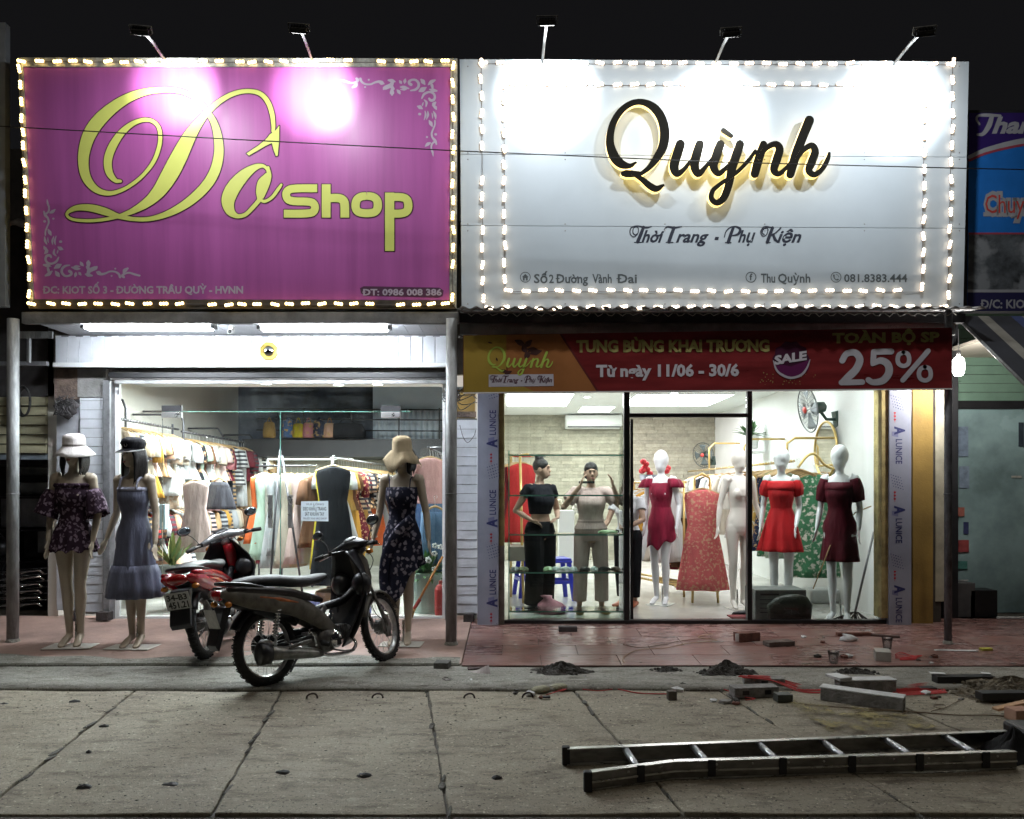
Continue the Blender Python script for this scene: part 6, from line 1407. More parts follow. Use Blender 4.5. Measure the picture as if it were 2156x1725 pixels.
# glass display shelf unit left of the boutique
t = thing('display_shelf', 'tall glass display shelf standing behind the left pane of the boutique', 'shelf', (X(1190, 7.5), 7.5, RFZ))
xa, xb = X(1072, 7.5), X(1311, 7.45)
for v in (958, 1042, 1124, 1203, 1284): part('glass_shelf', m_shelfg, t, (xa, xb, 7.42, 7.72, Z(v+3, 7.5), Z(v, 7.5))); part('shelf_edge', m_gedge, t, (xa, xb, 7.416, 7.4195, Z(v+3, 7.5), Z(v, 7.5)))
for x in (xa-.006, xb): part('side_glass', m_shelfg, t, (x, x+.006, 7.42, 7.72, RFZ, Z(950, 7.5))); part('side_edge', m_gedge, t, (x-.001, x+.010, 7.414, 7.419, RFZ, Z(950, 7.5)))
tr = [('pale green folded pouch', (.45, .60, .35), 1155, 1), ('clear bag of small accessories', (.6, .66, .66), 1170, 2), ('silver hair clip tray', (.6, .62, .6), 1190, 3), ('crumpled clear plastic bag', (.6, .64, .64), 1207, 4), ('dark belt coil', (.05, .04, .04), 1232, 5), ('pale ribbon card', (.66, .7, .68), 1251, 6), ('black wallet', (.02, .02, .02), 1272, 7), ('brown wallet', (.15, .09, .06), 1296, 8), ('pale grey scarf ring', (.4, .4, .4), 1084, 9), ('olive purse', (.2, .2, .1), 1100, 10)]
for (nm, col, u, k) in tr:
    mb = MB(); x = X(u, 7.55); z = Z(1203, 7.5)+.003; w = rnd.uniform(.03, .06)
    mb.loft([(x, 7.55, z, w, .05), (x, 7.55, z+.012, w*1.05, .055), (x, 7.55, z+.03, w*.8, .04), (x, 7.55, z+.037, w*.3, .02)], 12, fold=lambda i, t: 1+.18*math.sin(5*t+i+k))
    tag(mb.build('accessory', mat('acc_%d' % k, col, .4, var=.25, scale=30), smooth=False), '%s lying on the fourth glass shelf' % nm, 'accessory')
mb = MB(); x = X(1280, 7.55); z = Z(1124, 7.5)+.003; mb.loft([(x, 7.55, z, .09, .05), (x, 7.55, z+.02, .08, .05), (x, 7.55, z+.03, .04, .02)], 14, fold=lambda i, t: 1+.2*math.sin(5*t+i))
tag(mb.build('accessory', mat('acc_1', (.6, .6, .6))), 'white wrapped accessory on the third glass shelf near the post', 'accessory')
# blue stools
def stool(label, u, v, m, sc=1.0):
    t = thing('plastic_stool', label, 'stool', (0, 0, 0), 'blue plastic stools behind the woman in black'); WM[t] = Matrix()
    mb = MB(); mb.box(-.14, .14, -.14, .14, .43, .45); mb.box(-.145, .145, -.145, .145, .40, .428); mb.build('seat', m, t, bevel=.012)
    for a in (-1, 1):
        for b in (-1, 1):
            mb = MB(); mb.prism([Vector((a*.135, b*.135, .40)), Vector((a*.085, b*.135, .40)), Vector((a*.135, b*.175, 0)), Vector((a*.18, b*.175, 0))], [Vector((a*.135, b*.118, .40)), Vector((a*.085, b*.118, .40)), Vector((a*.135, b*.155, 0)), Vector((a*.18, b*.155, 0))]); mb.build('leg', m, t)
    for b in (-1, 1): 
        mb = MB(); mb.box(-.13, .13, b*.14-.008, b*.14+.008, .18, .215); mb.build('stretcher', m, t); mb = MB(); mb.box(b*.15-.008, b*.15+.008, -.14, .14, .18, .215); mb.build('stretcher', m, t)
    Yf = (HC-RFZ)*F/(v-VH); place(t, (X(u, Yf), Yf, RFZ), R(12), sc)
m_blue = mat('blue_plastic', (.03, .04, .45), .35, var=.05)
stool('blue plastic stool right of the woman in black', 1170, 1262, m_blue, 1.05); stool('blue plastic stool left of the woman in black', 1118, 1255, m_blue, 1.05)
mb = MB(); c = pfoot(1160, 1292); mb.loft([(c[0], c[1], RFZ, .13, .09), (c[0]+.01, c[1], RFZ+.05, .16, .11), (c[0], c[1], RFZ+.10, .12, .08), (c[0]-.03, c[1], RFZ+.15, .04, .04), (c[0]-.05, c[1], RFZ+.18, .055, .05)], 30, fold=lambda i, t: 1+.12*math.sin(7*t+i*2)+.06*math.sin(13*t))
tag(mb.build('plastic_bag', mat('pink_bag', (.62, .26, .32), .3, var=.25, scale=14), smooth=True), 'knotted pink plastic bag on the floor at the feet of the woman in black', 'bag')
# wooden shelf/box left, boxes
tag(part('side_table', mat('table_beige', (.4, .38, .32), .5), None, (X(1070, 8.4), X(1128, 8.4), 8.3, 8.7, Z(1180, 8.4), Z(1150, 8.4)), bevel=.004), 'small beige cabinet at the left edge of the boutique behind the shelf', 'cabinet')
tag(part('white_column', m_white, None, (X(1176, 10.5), X(1208, 10.5), 10.4, 10.7, RFZ, Z(1075, 10.5)), bevel=.006), 'slim white box column behind the woman in black', 'column')
tag(part('white_counter', m_white, None, (X(1188, 11.6), X(1232, 11.6), 11.5, 11.9, RFZ, Z(1160, 11.6)), bevel=.01), 'low white counter block at the foot of the stone wall', 'counter')
for i, (u, v, c) in enumerate(((1175, 1062, (.7, .65, .5)), (1215, 1070, (.7, .68, .6)))):
    mb = MB(); mb.ell((X(u, 10.5), 10.5, Z(v, 10.5)), .06, .06, .07, 12, 8); 
    for k in range(6): mb.ell((X(u, 10.5)+.04*math.cos(k), 10.45, Z(v, 10.5)+.05*math.sin(k*1.1)), .03, .03, .03, 8, 5)
    tag(mb.build('flower_bunch', mat('flower_%d' % i, c, .7), smooth=True), ['cream flower bunch on the slim white column', 'pale flower bunch right of the slim white column'][i], 'flowers')
# red flowers on shelf by mannequin 1
t = thing('flower_arrangement', 'red flowers behind the head of the wine red mannequin', 'flowers', (X(1372, 10.5), 10.5, Z(985, 10.5)))
for k in range(12):
    mb = MB(); mb.ell((X(1348+rnd.random()*58, 10.5), 10.5+rnd.uniform(-.05, .05), Z(985+rnd.uniform(-16, 14), 10.5)), .045, .04, .04, 8, 6); mb.build('flower', mat('red_flower', (.55, .02, .03), .6, var=.2, scale=30), t, smooth=True)
mb = MB(); mb.loft([(X(1372, 10.5), 10.55, Z(1050, 10.5), .09, .09), (X(1372, 10.5), 10.55, Z(1000, 10.5), .16, .12)], 16); mb.build('vase', mat('vase_grey', (.2, .22, .26), .4), t, smooth=True)
# appliance box, black basket, broom, bin
t = thing('appliance_box', 'scuffed grey printed carton behind the right pane of the boutique', 'box', (X(1640, 7.45), 7.45, RFZ))
part('carton', mat('grey_carton', (.18, .19, .18), .6, var=.25, scale=9, bump=.2), t, (X(1590, 7.42), X(1698, 7.42), 7.42, 7.75, RFZ, Z(1242, 7.42)), bevel=.006)
mb = MB(); pl = Plane(7.42, 1300, 7.42, 1240); 
for i in range(4): flat(mb, pl, [(1600, 1262+i*9), (1640-i*3, 1262+i*9), (1640-i*3, 1263.5+i*9), (1600, 1263.5+i*9)], .002)
flat(mb, pl, [(1601, 1250), (1640, 1250), (1640, 1254), (1601, 1254)], .002); mb.build('box_print', m_black, t)
mb = MB(); mb.loft([(X(1664, 7.36), 7.375, RFZ, .20, .04), (X(1664, 7.36), 7.375, Z(1275, 7.36), .215, .045), (X(1668, 7.36), 7.375, Z(1258, 7.36), .15, .04), (X(1672, 7.36), 7.375, Z(1252, 7.36), .05, .02)], 24, fold=lambda i, t: 1+.03*math.sin(9*t))
tag(mb.build('bin_bag', mat('dark_bag', (.03, .035, .025), .35, var=.4, scale=10, bump=.4), smooth=True), 'black rubbish bag slumped against the grey carton inside the glass', 'bag')
def broom(label, a, b, c, mh, mb_, w=.10, col=None):
    t = thing('broom', label, 'broom', a); mb = MB(); mb.tube([a, b], .011, 8); mb.build('handle', mh, t, smooth=True)
    b_ = Vector(b); c_ = Vector(c); mb = MB()
    for k in range(40):
        o = Vector((rnd.uniform(-w, w), rnd.uniform(-.03, .03), 0)); mb.tube([b_-(c_-b_)*.1+o*.15, b_.lerp(c_, .5)+o*.6, c_+o], .004, 4)
    mb.build('bristles', mb_, t); return t
mb = MB(); 
bh = mat('orange_handle', (.50, .22, .05), .4, var=.2)
t = broom('orange handled broom leaning on the glass at the right of the left shop', P(932, 1172, 7.40), P(878, 1272, 7.38), P(858, 1308, 7.34), bh, mat('straw_bristle', (.36, .22, .08), .8, var=.3, scale=30), .035)
mb = MB(); a, b = P(884, 1262, 7.38), P(872, 1282, 7.37); mb.tube([a, b], .017, 10); mb.build('collar', mat('green_red', (.35, .05, .04), .5), t)
broom('long grey mop leaning on the white wall beside the dark maroon mannequin', P(1840, 1120, 7.62), P(1800, 1290, 7.46), P(1790, 1303, 7.42), m_grey, m_black, .16)
mb = MB(); mb.tube([P(1712, 1240, 7.40), P(1748, 1150, 7.40), P(1800, 1080, 7.40), P(1834, 1066, 7.5)], .006, 6); tag(mb.build('thin_stick', m_wood, smooth=True), 'thin wooden stick slanting across the skirt of the dark maroon mannequin', 'stick')
tag(part('doormat', mat('mat_red', (.22, .05, .05), .9, var=.3), None, (X(1535, 7.62), X(1572, 7.62)+.45, 7.52, 7.7, RFZ+.001, RFZ+.012)), 'dark red folded mat on the floor just inside the doorway', 'mat')
mb = MB(); c = (X(1600, 7.9)-.15, 7.75, RFZ+.03); mb.loft([(c[0], c[1], RFZ, .18, .04), (c[0], c[1], RFZ+.03, .16, .04), (c[0], c[1], RFZ+.045, .05, .02)], 20, fold=lambda i, t: 1+.1*math.sin(6*t)); tag(mb.build('cloth_heap', m_black, smooth=True), 'black cloth heap beside the dark red mat inside the doorway', 'cloth')
tag(part('bin', mat('bin_white', (.6, .62, .62), .4), None, (X(1700, 8.6), X(1768, 8.6), 8.5, 8.8, RFZ, Z(1240, 8.6)), bevel=.03), 'white rounded storage box on the floor under the flowered dresses', 'box')
# small objects in left shop lower area
items = [('spray_bottle', 'white spray bottle on the floor behind the dark motorbike', 752, 1195, 7.75, (.55, .6, .65), .05, .26), ('paint_can', 'blue and white can on the floor behind the dark motorbike', 766, 1262, 7.7, (.12, .14, .45), .075, .20), ('fire_extinguisher', 'red cylinder by the right edge of the left shop glass', 928, 1262, 7.62, (.45, .03, .03), .06, .34), ('tub', 'lilac tub on the floor under the ivory trousers', 655, 1262, 8.0, (.25, .25, .55), .09, .16), ('basket', 'red basket on the floor under the A frame stand', 600, 1262, 8.2, (.4, .05, .06), .16, .14), ('crate', 'brown box on the floor under the navy dress', 700, 1262, 8.3, (.18, .09, .05), .18, .2)]
for nm, lab, u, v, Y_, col, r, h in items:
    mb = MB(); x = X(u, Y_); z0 = LFZ; mb.lathe([(.001, 0), (r*.9, 0), (r, h*.1), (r, h*.75), (r*.7, h*.86), (r*.35, h*.9), (r*.35, h), (.001, h)], 18, (x, Y_, z0)); tag(mb.build(nm, mat('it_'+nm, col, .4, var=.15), smooth=False), lab, nm.replace('_', ' '))
# notice paper on the glass
t = thing('notice', 'white printed notice taped on the left shop glass door', 'notice', P(662, 1077, 7.49)); pl = Plane(7.495, 1100, 7.495, 1050)
mb = MB(); mb.prism([pl.p(634, 1056, .002), pl.p(691, 1055, .002), pl.p(691.5, 1098, .002), pl.p(634, 1097, .002)], [pl.p(634, 1056, .0005), pl.p(691, 1055, .0005), pl.p(691.5, 1098, .0005), pl.p(634, 1097, .0005)]); mb.build('paper', mat('paper', (.62, .70, .74), .6, var=.03), t)
mb = MB(); text(mb, pl, 'VUI LÒNG', 644, 682, 1064, 4, .0026, .01); text(mb, pl, 'ĐEO KHẨU TRANG', 638, 687, 1075, 7, .0026, .03); text(mb, pl, 'SÁT KHUẨN TAY', 642, 683, 1086, 7, .0026, .03); text(mb, pl, 'TRƯỚC KHI VÀO SHOP', 638, 688, 1094, 4, .0026, .01); mb.build('print', m_gtext, t)
tag(part('pale_bag', mat('pale_blue_bag', (.45, .58, .64), .5), None, (X(340, 7.9), X(352, 7.9), 7.85, 7.95, Z(1062, 7.9)-.25, Z(1062, 7.9)), bevel=.004), 'pale blue paper bag hanging beside the grey blue dress mannequin', 'bag')
# bagua mirror and camera on the fascia
t = thing('octagonal_mirror', 'gold octagonal mirror fixed in the middle of the white fascia', 'mirror', P(567, 740, 7.08))
mb = MB(); c = P(567, 740, 7.09); mb.lathe([(.001, .0), (.086, 0), (.086, -.012), (.078, -.018), (.055, -.016)], 8, c, axis='y', a0=PI/8, a1=PI/8+2*PI); mb.build('frame', mat('gold_plate', (.60, .45, .10), .35, metal=.5, var=.2), t)
mb = MB(); mb.ell(c+Vector((0, -.014, 0)), .045, .022, .045, 18, 10); mb.build('mirror_dome', mat('mirror_silver', (.8, .8, .8), .03, metal=1, var=0), t, smooth=True)
t = thing('security_camera', 'small white dome camera hanging under the soffit between the two tubes', 'camera', P(488, 698, 6.95))
mb = MB(); c = P(488, 690, 6.95); mb.tube([c+Vector((0, 0, .05)), c, c+Vector((0, 0, -.01))], [.02, .024, .026], 12); mb.tube([c+Vector((0, .02, -.03)), c+Vector((0, -.05, -.045))], .022, 12); mb.build('camera_body', m_white, t, smooth=True)
mb = MB(); mb.ell(c+Vector((0, -.052, -.046)), .017, .008, .017); mb.build('lens', m_black, t, smooth=True)
# fluorescent tubes
def tube_light(label, u0, u1, v, Yt):
    t = thing('tube_light', label, 'lamp', P((u0+u1)/2, v, Yt)); z = Z(v, Yt)
    part('fixture', m_white, t, (X(u0-10, Yt), X(u1+10, Yt), Yt-.03, Yt+.03, z+.014, z+.036), bevel=.004)
    for dy in (-.028, .028):
        mb = MB(); mb.tube([(X(u0, Yt), Yt+dy, z-.006), (X(u1, Yt), Yt+dy, z-.006)], .019, 12); mb.build('tube', emis('fluorescent', (.86, .93, 1.0), 170), t, smooth=True)  # tubes thickened, their glare is put into the shape
    for uu in (u0-5, u1+5): part('end_cap', m_grey, t, (X(uu-4, Yt), X(uu+4, Yt), Yt-.045, Yt+.045, z-.016, z+.0135))
tube_light('left white fluorescent tube under the magenta sign', 184, 445, 689, 6.70); tube_light('right white fluorescent tube under the magenta sign', 553, 815, 691, 6.70)
# interior lights
def ceil_lamp(label, x, y, z, w, d, P_, col, sh='panel', em=9, name='ceiling_light'):
    t = thing(name, label, 'lamp', (x, y, z))
    if sh == 'panel': part('frame', m_white, t, (x-w/2-.012, x+w/2+.012, y-d/2-.012, y+d/2+.012, z-.02, z)); part('diffuser', emis('diffuser', (.95, .98, 1.0), em), t, (x-w/2, x+w/2, y-d/2, y+d/2, z-.026, z-.0205))
    else:
        mb = MB(); mb.lathe([(w/2+.012, 0), (w/2+.012, -.012), (w/2, -.014)], 20, (x, y, z)); mb.build('ring', m_white, t); mb = MB(); mb.lathe([(.001, -.012), (w/2, -.012)], 20, (x, y, z)); mb.build('diffuser', emis('diffuser2', (.95, .98, 1.0), 14), t)
    ld = bpy.data.lights.new('lamp_glow', 'AREA'); ld.shape = 'RECTANGLE'; ld.size = w; ld.size_y = d; ld.energy = P_; ld.color = col
    o = bpy.data.objects.new('lamp_glow', ld); C.objects.link(o); o.location = (x, y, z-.05); o.parent = t; o.matrix_parent_inverse = WM[t].inverted(); return t
cool = (.93, .97, 1.0)
for i, (u, y) in enumerate(((560, 9.0), (713, 9.1), (795, 9.05), (440, 8.4))): ceil_lamp(['round downlight above the tall pale dresses in the left shop', 'round downlight above the navy dress in the left shop', 'round downlight nearest the right wall in the left shop', 'round downlight above the left wall rail in the left shop'][i], X(u, y), y, 2.52, .12, .12, 70, cool, 'round', name='downlight')
ceil_lamp('white ceiling panel light over the middle of the left shop', -2.3, 8.3, 2.519, .6, .3, 84, cool)
ceil_lamp('white strip light under the loft at the back of the left shop', X(640, 11.9), 11.8, 1.77, 1.5, .12, 38, cool, em=12, name='strip_light')
ceil_lamp('ceiling panel light just inside the boutique front, left half', .75, 7.58, 2.60, .9, .3, 36, cool, em=5)
ceil_lamp('ceiling panel light just inside the boutique front, right half', 2.6, 7.58, 2.60, .9, .3, 20, cool, em=5)
ceil_lamp('ceiling panel light just inside the left shop window', -2.2, 7.8, 2.519, .9, .25, 30, cool, em=5)
ceil_lamp('big bright ceiling panel at the front left of the boutique', .38, 11.3, 2.60, .9, 1.5, 46, cool, em=6)
ceil_lamp('bright ceiling panel in the middle of the boutique', 2.35, 11.3, 2.60, 1.3, 1.4, 34, cool, em=6)
ceil_lamp('bright ceiling panel near the right wall of the boutique', 2.9, 9.0, 2.60, .5, .5, 9, cool, em=5)
ceil_lamp('bright ceiling panel over the back half of the boutique', 1.35, 12.6, 2.60, .5, .8, 22, (1, .97, .88), em=6)
for i, (u, y) in enumerate(((1345, 8.6), (1420, 10.5), (1236, 11), (1200, 8.9))): ceil_lamp('small round downlight in the boutique ceiling, %s from the left' % ['third', 'rightmost', 'second', 'first'][i], X(u, y), y, 2.6, .10, .10, 2, cool, 'round', name='downlight')
# ------------------------------------------------------------------ motorbikes
m_tyre = mat('tyre', (.018, .017, .016), .85, var=.3, scale=20, bump=.4, bscale=60)
m_rim = mat('rim', (.45, .44, .42), .35, metal=.8, var=.25, scale=20)
m_eng = mat('engine_alloy', (.20, .19, .18), .45, metal=.7, var=.35, scale=18, bump=.2)
m_chr = mat('chrome', (.75, .75, .76), .12, metal=1, var=.05)
m_bpl = mat('black_plastic', (.014, .014, .016), .35, var=.25, scale=12)
m_rub = mat('rubber', (.012, .012, .012), .7, var=.1)
def arc_band(mb, cx, cz, r, w, a0, a1, cy=0, crown=.25, n=20, k=6):
    def fn(s, t):
        a = a0+(a1-a0)*s; y = (t-.5)*w; rr = r-crown*w*(abs(t-.5)*2)**2.2; return (cx+rr*math.cos(a), cy+y, cz+rr*math.sin(a))
    mb.grid(fn, n, k)
def motorbike(label, mp, mpanel, mseat, mfr, steer, mcowl, mguard, mlower, plate=None):
    t = thing('motorbike', label, 'motorbike', (0, 0, 0)); WM[t] = Matrix(); RR = .285; WBs = 1.20
    ax = Vector((-.42, 0, .9)).normalized(); pv = Vector((1.03, 0, .62)); S = Matrix.Translation(pv)@Matrix.Rotation(steer, 4, ax)@Matrix.Translation(-pv)
    def B(mb, nm, m, steered=False, par=t, smooth=True, **k):
        if steered: mb.xf(S)
        return mb.build(nm, m, par, smooth=smooth, **k)
    for cx, st, sec in ((0, False, .040), (WBs, True, .034)):
        w = MB(); w.tube([(cx+(RR-sec)*math.cos(a), 0, RR+(RR-sec)*math.sin(a)) for a in [i*PI/24 for i in range(48)]]+[(cx+(RR-sec), 0, RR)], sec, 12, cap=False, ry=sec)
        for k in range(60): a = k*2*PI/60; q0 = Matrix.Translation((cx, 0, RR))@Matrix.Rotation(-a, 4, 'Y'); w.box(RR-.006, RR+.003, -sec*.75, sec*.75, -.005, .004, q0@Matrix.Rotation(.3*(-1)**k, 4, 'X'))
        wh = B(w, 'wheel', m_tyre, st)
        w = MB(); r1 = RR-sec*1.9; w.lathe([(r1, -.026), (r1+.016, -.028), (r1+.006, -.012), (r1-.006, 0), (r1+.006, .012), (r1+.016, .028), (r1, .026), (r1-.010, 0), (r1, -.026)], 40, (cx, 0, RR), 'y'); B(w, 'rim', m_rim, st, wh)
        w = MB(); w.lathe([(.001, -.055), (.045, -.055), (.06, -.045), (.062, .03), (.05, .05), (.001, .05)], 22, (cx, 0, RR), 'y'); B(w, 'hub', m_eng, st, wh)
        w = MB()
        for k in range(32):
            a = k*2*PI/32; b = a+.32*(-1)**(k//2); s_ = .035*(-1)**k; w.tube([(cx+.055*math.cos(b), s_, RR+.055*math.sin(b)), (cx+r1*math.cos(a), s_*.15, RR+r1*math.sin(a))], .0018, 4, cap=False)
        B(w, 'spokes', m_rim, st, wh)['kind'] = 'stuff'
    for q in (-1, 1):
        w = MB(); w.tube([(WBs, q*.075, RR), (WBs-.05, q*.075, RR+.13), (WBs-.06, q*.072, RR+.15)], .020, 10); w.tube([(WBs-.05, q*.072, RR+.12), (1.03, q*.068, .68)], .015, 10); B(w, 'fork_leg', m_eng, True)
    w = MB(); w.lathe([(.001, .0), (.07, .0), (.075, .02), (.001, .03)], 20, (WBs, -.075, RR), 'y'); w.box(WBs-.03, WBs+.03, -.085, -.06, RR-.09, RR+.09); B(w, 'front_brake', m_eng, True, smooth=False)
    w = MB(); arc_band(w, WBs, RR, RR+.028, .12, R(25), R(160)); B(w, 'front_fender', mlower, True, solid=.004)
    # leg shield
    zs = [(.93, .95, .10), (.86, .985, .15), (.78, 1.01, .21), (.69, 1.02, .245), (.60, 1.01, .245), (.50, .975, .225), (.40, .925, .20), (.30, .875, .165), (.20, .83, .12)]
    def ls(s, q):
        f_ = s*(len(zs)-1); i = min(int(f_), len(zs)-2); k = f_-i; a, b = zs[i], zs[i+1]; z = a[0]+(b[0]-a[0])*k; xc = a[1]+(b[1]-a[1])*k; hw = a[2]+(b[2]-a[2])*k; y = (q*2-1); return (xc-.13*abs(y)**1.8+.03*math.cos(y*3), y*hw, z+.02*(1-abs(y)))
    w = MB(); w.grid(ls, 20, 16); B(w, 'leg_shield', mguard, solid=.014)
    for q in (-1, 1):
        w = MB(); w.ell((.905, q*.155, .665), .085, .095, .095, 18, 12); B(w, 'shield_bulge', mguard)
        w = MB(); w.tube(catmull([(.90, q*.20, .60), (.86, q*.19, .48), (.82, q*.16, .36), (.78, q*.11, .26)], 5), .018, 8, ry=.035); B(w, 'shield_wing', mguard)
    w = MB(); w.tube([(1.03, 0, .60), (1.05, 0, .70), (1.02, 0, .82), (.97, 0, .90)], [.07, .085, .085, .06], 16, ry=[.05, .05, .06, .05]); B(w, 'front_cover', mpanel)
    # handlebar cover with head light, meter
    w = MB(); w.tube([(.93, -.20, .955), (.96, -.13, .97), (.985, -.07, .985), (1.0, 0, .99), (.985, .07, .985), (.96, .13, .97), (.93, .20, .955)], [.026, .045, .065, .085, .065, .045, .026], 16, ry=[.024, .034, .045, .055, .045, .034, .024]); w.ell((1.02, 0, .95), .085, .10, .075, 18, 12); B(w, 'handlebar_cover', mcowl, True)
    w = MB(); w.ell((1.085, 0, .95), .035, .075, .05, 16, 10); B(w, 'head_light', mat('lamp_glass', (.5, .5, .5), .08, var=0, coat=1), True)
    w = MB(); w.ell((.965, 0, 1.03), .045, .07, .014, 16, 8, Matrix.Rotation(R(-25), 3, 'Y')); B(w, 'meter', m_bpl, True)
    for q in (-1, 1):
        w = MB(); w.tube([(.93, q*.18, .955), (.90, q*.25, .95), (.86, q*.34, .935)], .011, 8); hb = B(w, 'handlebar', m_eng, True)
        w = MB(); w.tube([(.893, q*.265, .948), (.858, q*.345, .934)], .018, 12); B(w, 'grip', m_rub, True, hb)
        w = MB(); w.tube([(.925, q*.215, .945), (.94, q*.26, .935), (.915, q*.34, .92)], .006, 6); B(w, 'brake_lever', m_chr, True, hb)
        w = MB(); w.box(.905, .945, q*.215-.025, q*.215+.025, .935, .975); B(w, 'switch_box', m_bpl, True, hb, smooth=False, bevel=.006)
        w = MB(); w.tube(catmull([(.92, q*.22, .97), (.935, q*.25, 1.04), (.92, q*.30, 1.10)], 5), .0045, 6); ms_ = B(w, 'mirror_stem', m_bpl, True)
        w = MB(); w.ell((.915, q*.31, 1.125), .018, .062, .043, 18, 10, Matrix.Rotation(R(-8*q), 3, 'Z')); B(w, 'mirror_shell', m_bpl, True, ms_)
        w = MB(); w.ell((.901, q*.31, 1.125), .006, .054, .036, 18, 8); B(w, 'mirror_glass', mat('bike_mirror', (.62, .72, .80), .08, metal=.9, var=0), True, ms_)
        w = MB(); w.ell((1.02, q*.15, .90), .035, .03, .022, 12, 8); B(w, 'indicator', mat('amber', (.5, .17, .02), .2, var=0), True)
    # seat
    w = MB(); sp = [(-.27, .755, .06, .018), (-.22, .775, .09, .032), (-.08, .782, .115, .04), (.12, .77, .125, .045), (.28, .745, .13, .045), (.42, .735, .12, .045), (.54, .745, .09, .04), (.62, .76, .055, .022)]
    w.tube([(a, 0, z) for a, z, _, _ in sp], [q_[2] for q_ in sp], 20, ry=[q_[3] for q_ in sp]); B(w, 'seat', mseat)
    w = MB(); w.tube(catmull([(-.05, -.135, .73), (-.20, -.13, .765), (-.34, -.09, .785), (-.38, 0, .79), (-.34, .09, .785), (-.20, .13, .765), (-.05, .135, .73)], 5), .013, 8); B(w, 'grab_rail', m_bpl)
    # tail and side panels, each side a shell of its own
    for q in (-1, 1):
        w = MB(); tp = [(-.40, .715, .03, .025), (-.30, .695, .045, .055), (-.15, .66, .045, .075), (.02, .625, .045, .08), (.20, .58, .04, .08), (.36, .51, .036, .075), (.50, .42, .032, .065), (.60, .34, .022, .045)]
        w.tube([(a, q*(.095+.02*math.sin((a+.4)*3)), z) for a, z, _, _ in tp], [p_[2] for p_ in tp], 16, ry=[p_[3] for p_ in tp]); B(w, 'side_panel', mpanel)
        w = MB(); tp = [(-.36, .745, .02, .02), (-.2, .725, .03, .03), (0, .70, .033, .035), (.2, .665, .03, .035), (.36, .62, .025, .03), (.5, .58, .018, .02)]
        w.tube([(a, q*(.115+.012*math.sin((a+.4)*3)), z) for a, z, _, _ in tp], [p_[2] for p_ in tp], 14, ry=[p_[3] for p_ in tp]); B(w, 'upper_panel', mp)
        w = MB(); w.tube([(-.10, q*.152, .665), (.08, q*.155, .63), (.25, q*.152, .59)], [.003, .004, .002], 6, ry=[.008, .016, .004]); B(w, 'side_stripe', mat('stripe_orange', (.45, .12, .03), .4, var=.3, scale=30))
        w = MB(); z0, z1 = .30, .60; w.tube([(.02, q*.125, z0), (.08, q*.12, z1)], .012, 8)
        for k in range(100):
            pass
        w.tube([(.02+.06*k/90, q*.124+.026*math.cos(k*.62), z0+.05+(z1-z0-.1)*k/90+0) if False else (.025+.05*k/90+.026*math.sin(k*.62), q*.123+.026*math.cos(k*.62), z0+.06+(z1-z0-.1)*k/90) for k in range(91)], .0055, 5); B(w, 'shock_absorber', m_chr)
        w = MB(); w.tube([(0, q*.085, RR), (.42, q*.07, .31)], .018, 8); B(w, 'swing_arm', m_bpl)
        w = MB(); w.tube([(.47, q*.10, .27), (.46, q*.22, .26)], .014, 8); w.tube([(.46, q*.14, .258), (.455, q*.235, .255)], .020, 8); B(w, 'foot_peg', m_rub)
        w = MB(); w.tube([(.10, q*.14, .33), (.13, q*.18, .30), (.12, q*.22, .29)], .009, 7); B(w, 'rear_foot_peg', m_chr)
        w = MB(); w.ell((-.36, q*.12, .64), .028, .03, .022, 12, 8); B(w, 'rear_indicator', MATS['amber'])
    w = MB(); w.ell((-.39, 0, .705), .045, .085, .045, 16, 10); B(w, 'tail_light', mat('tail_red', (.30, .01, .01), .12, var=0, coat=1))
    w = MB(); w.tube([(-.30, 0, .68), (-.1, 0, .62), (.1, 0, .56), (.32, 0, .5)], [.07, .10, .10, .07], 14, ry=[.05, .08, .09, .1]); B(w, 'under_seat_cover', m_bpl)
    w = MB(); arc_band(w, 0, RR, RR+.055, .15, R(30), R(150)); B(w, 'rear_fender', m_bpl, solid=.004)
    w = MB(); w.prism([(-.30, -.075, .63), (-.38, -.075, .62), (-.47, -.08, .36), (-.44, -.08, .32), (-.36, -.07, .50)], [(-.30, .075, .63), (-.38, .075, .62), (-.47, .08, .36), (-.44, .08, .32), (-.36, .07, .50)]); B(w, 'mudguard', m_bpl, smooth=False, bevel=.006)
    pM = Matrix.Translation((-.445, 0, .545))@Matrix.Rotation(R(-16), 4, 'Y')
    w = MB(); w.box(-.004, 0, -.095, .095, -.07, .07, pM); pl_ = B(w, 'number_plate', mat('plate_white', (.46, .46, .44), .4, var=.25, scale=14), smooth=False, bevel=.002)
    if plate:
        w = MB()
        for s_, z_, cap in ((plate[0], .010, .045), (plate[1], -.056, .050)):
            vs, fs, x0, x1 = text_geo(s_, .035); k = .155/(x1-x0) if len(s_) > 4 else .12/(x1-x0)
            vv = [pM@Vector((-.0052, -(x-(x0+x1)/2)*k, z_+y*cap/.68)) for x, y, z in vs]; w.add(vv, fs)
        B(w, 'plate_number', m_black, par=pl_, smooth=False)
    # engine
    w = MB(); w.lathe([(.001, -.125), (.07, -.125), (.095, -.10), (.105, -.05), (.105, .07), (.08, .11), (.001, .11)], 28, (.55, 0, .275), 'y'); w.box(.40, .60, -.085, .085, .19, .34); B(w, 'crankcase', m_eng)
    w = MB(); w.lathe([(.001, -.155), (.055, -.152), (.066, -.135), (.07, -.115)], 26, (.615, 0, .27), 'y'); B(w, 'engine_cover', m_chr)
    w = MB(); w.box(.575, .655, -.1575, -.1545, .262, .276); w.box(.60, .64, -.1585, -.1545, .225, .262); B(w, 'cover_badge', m_bpl, smooth=False)
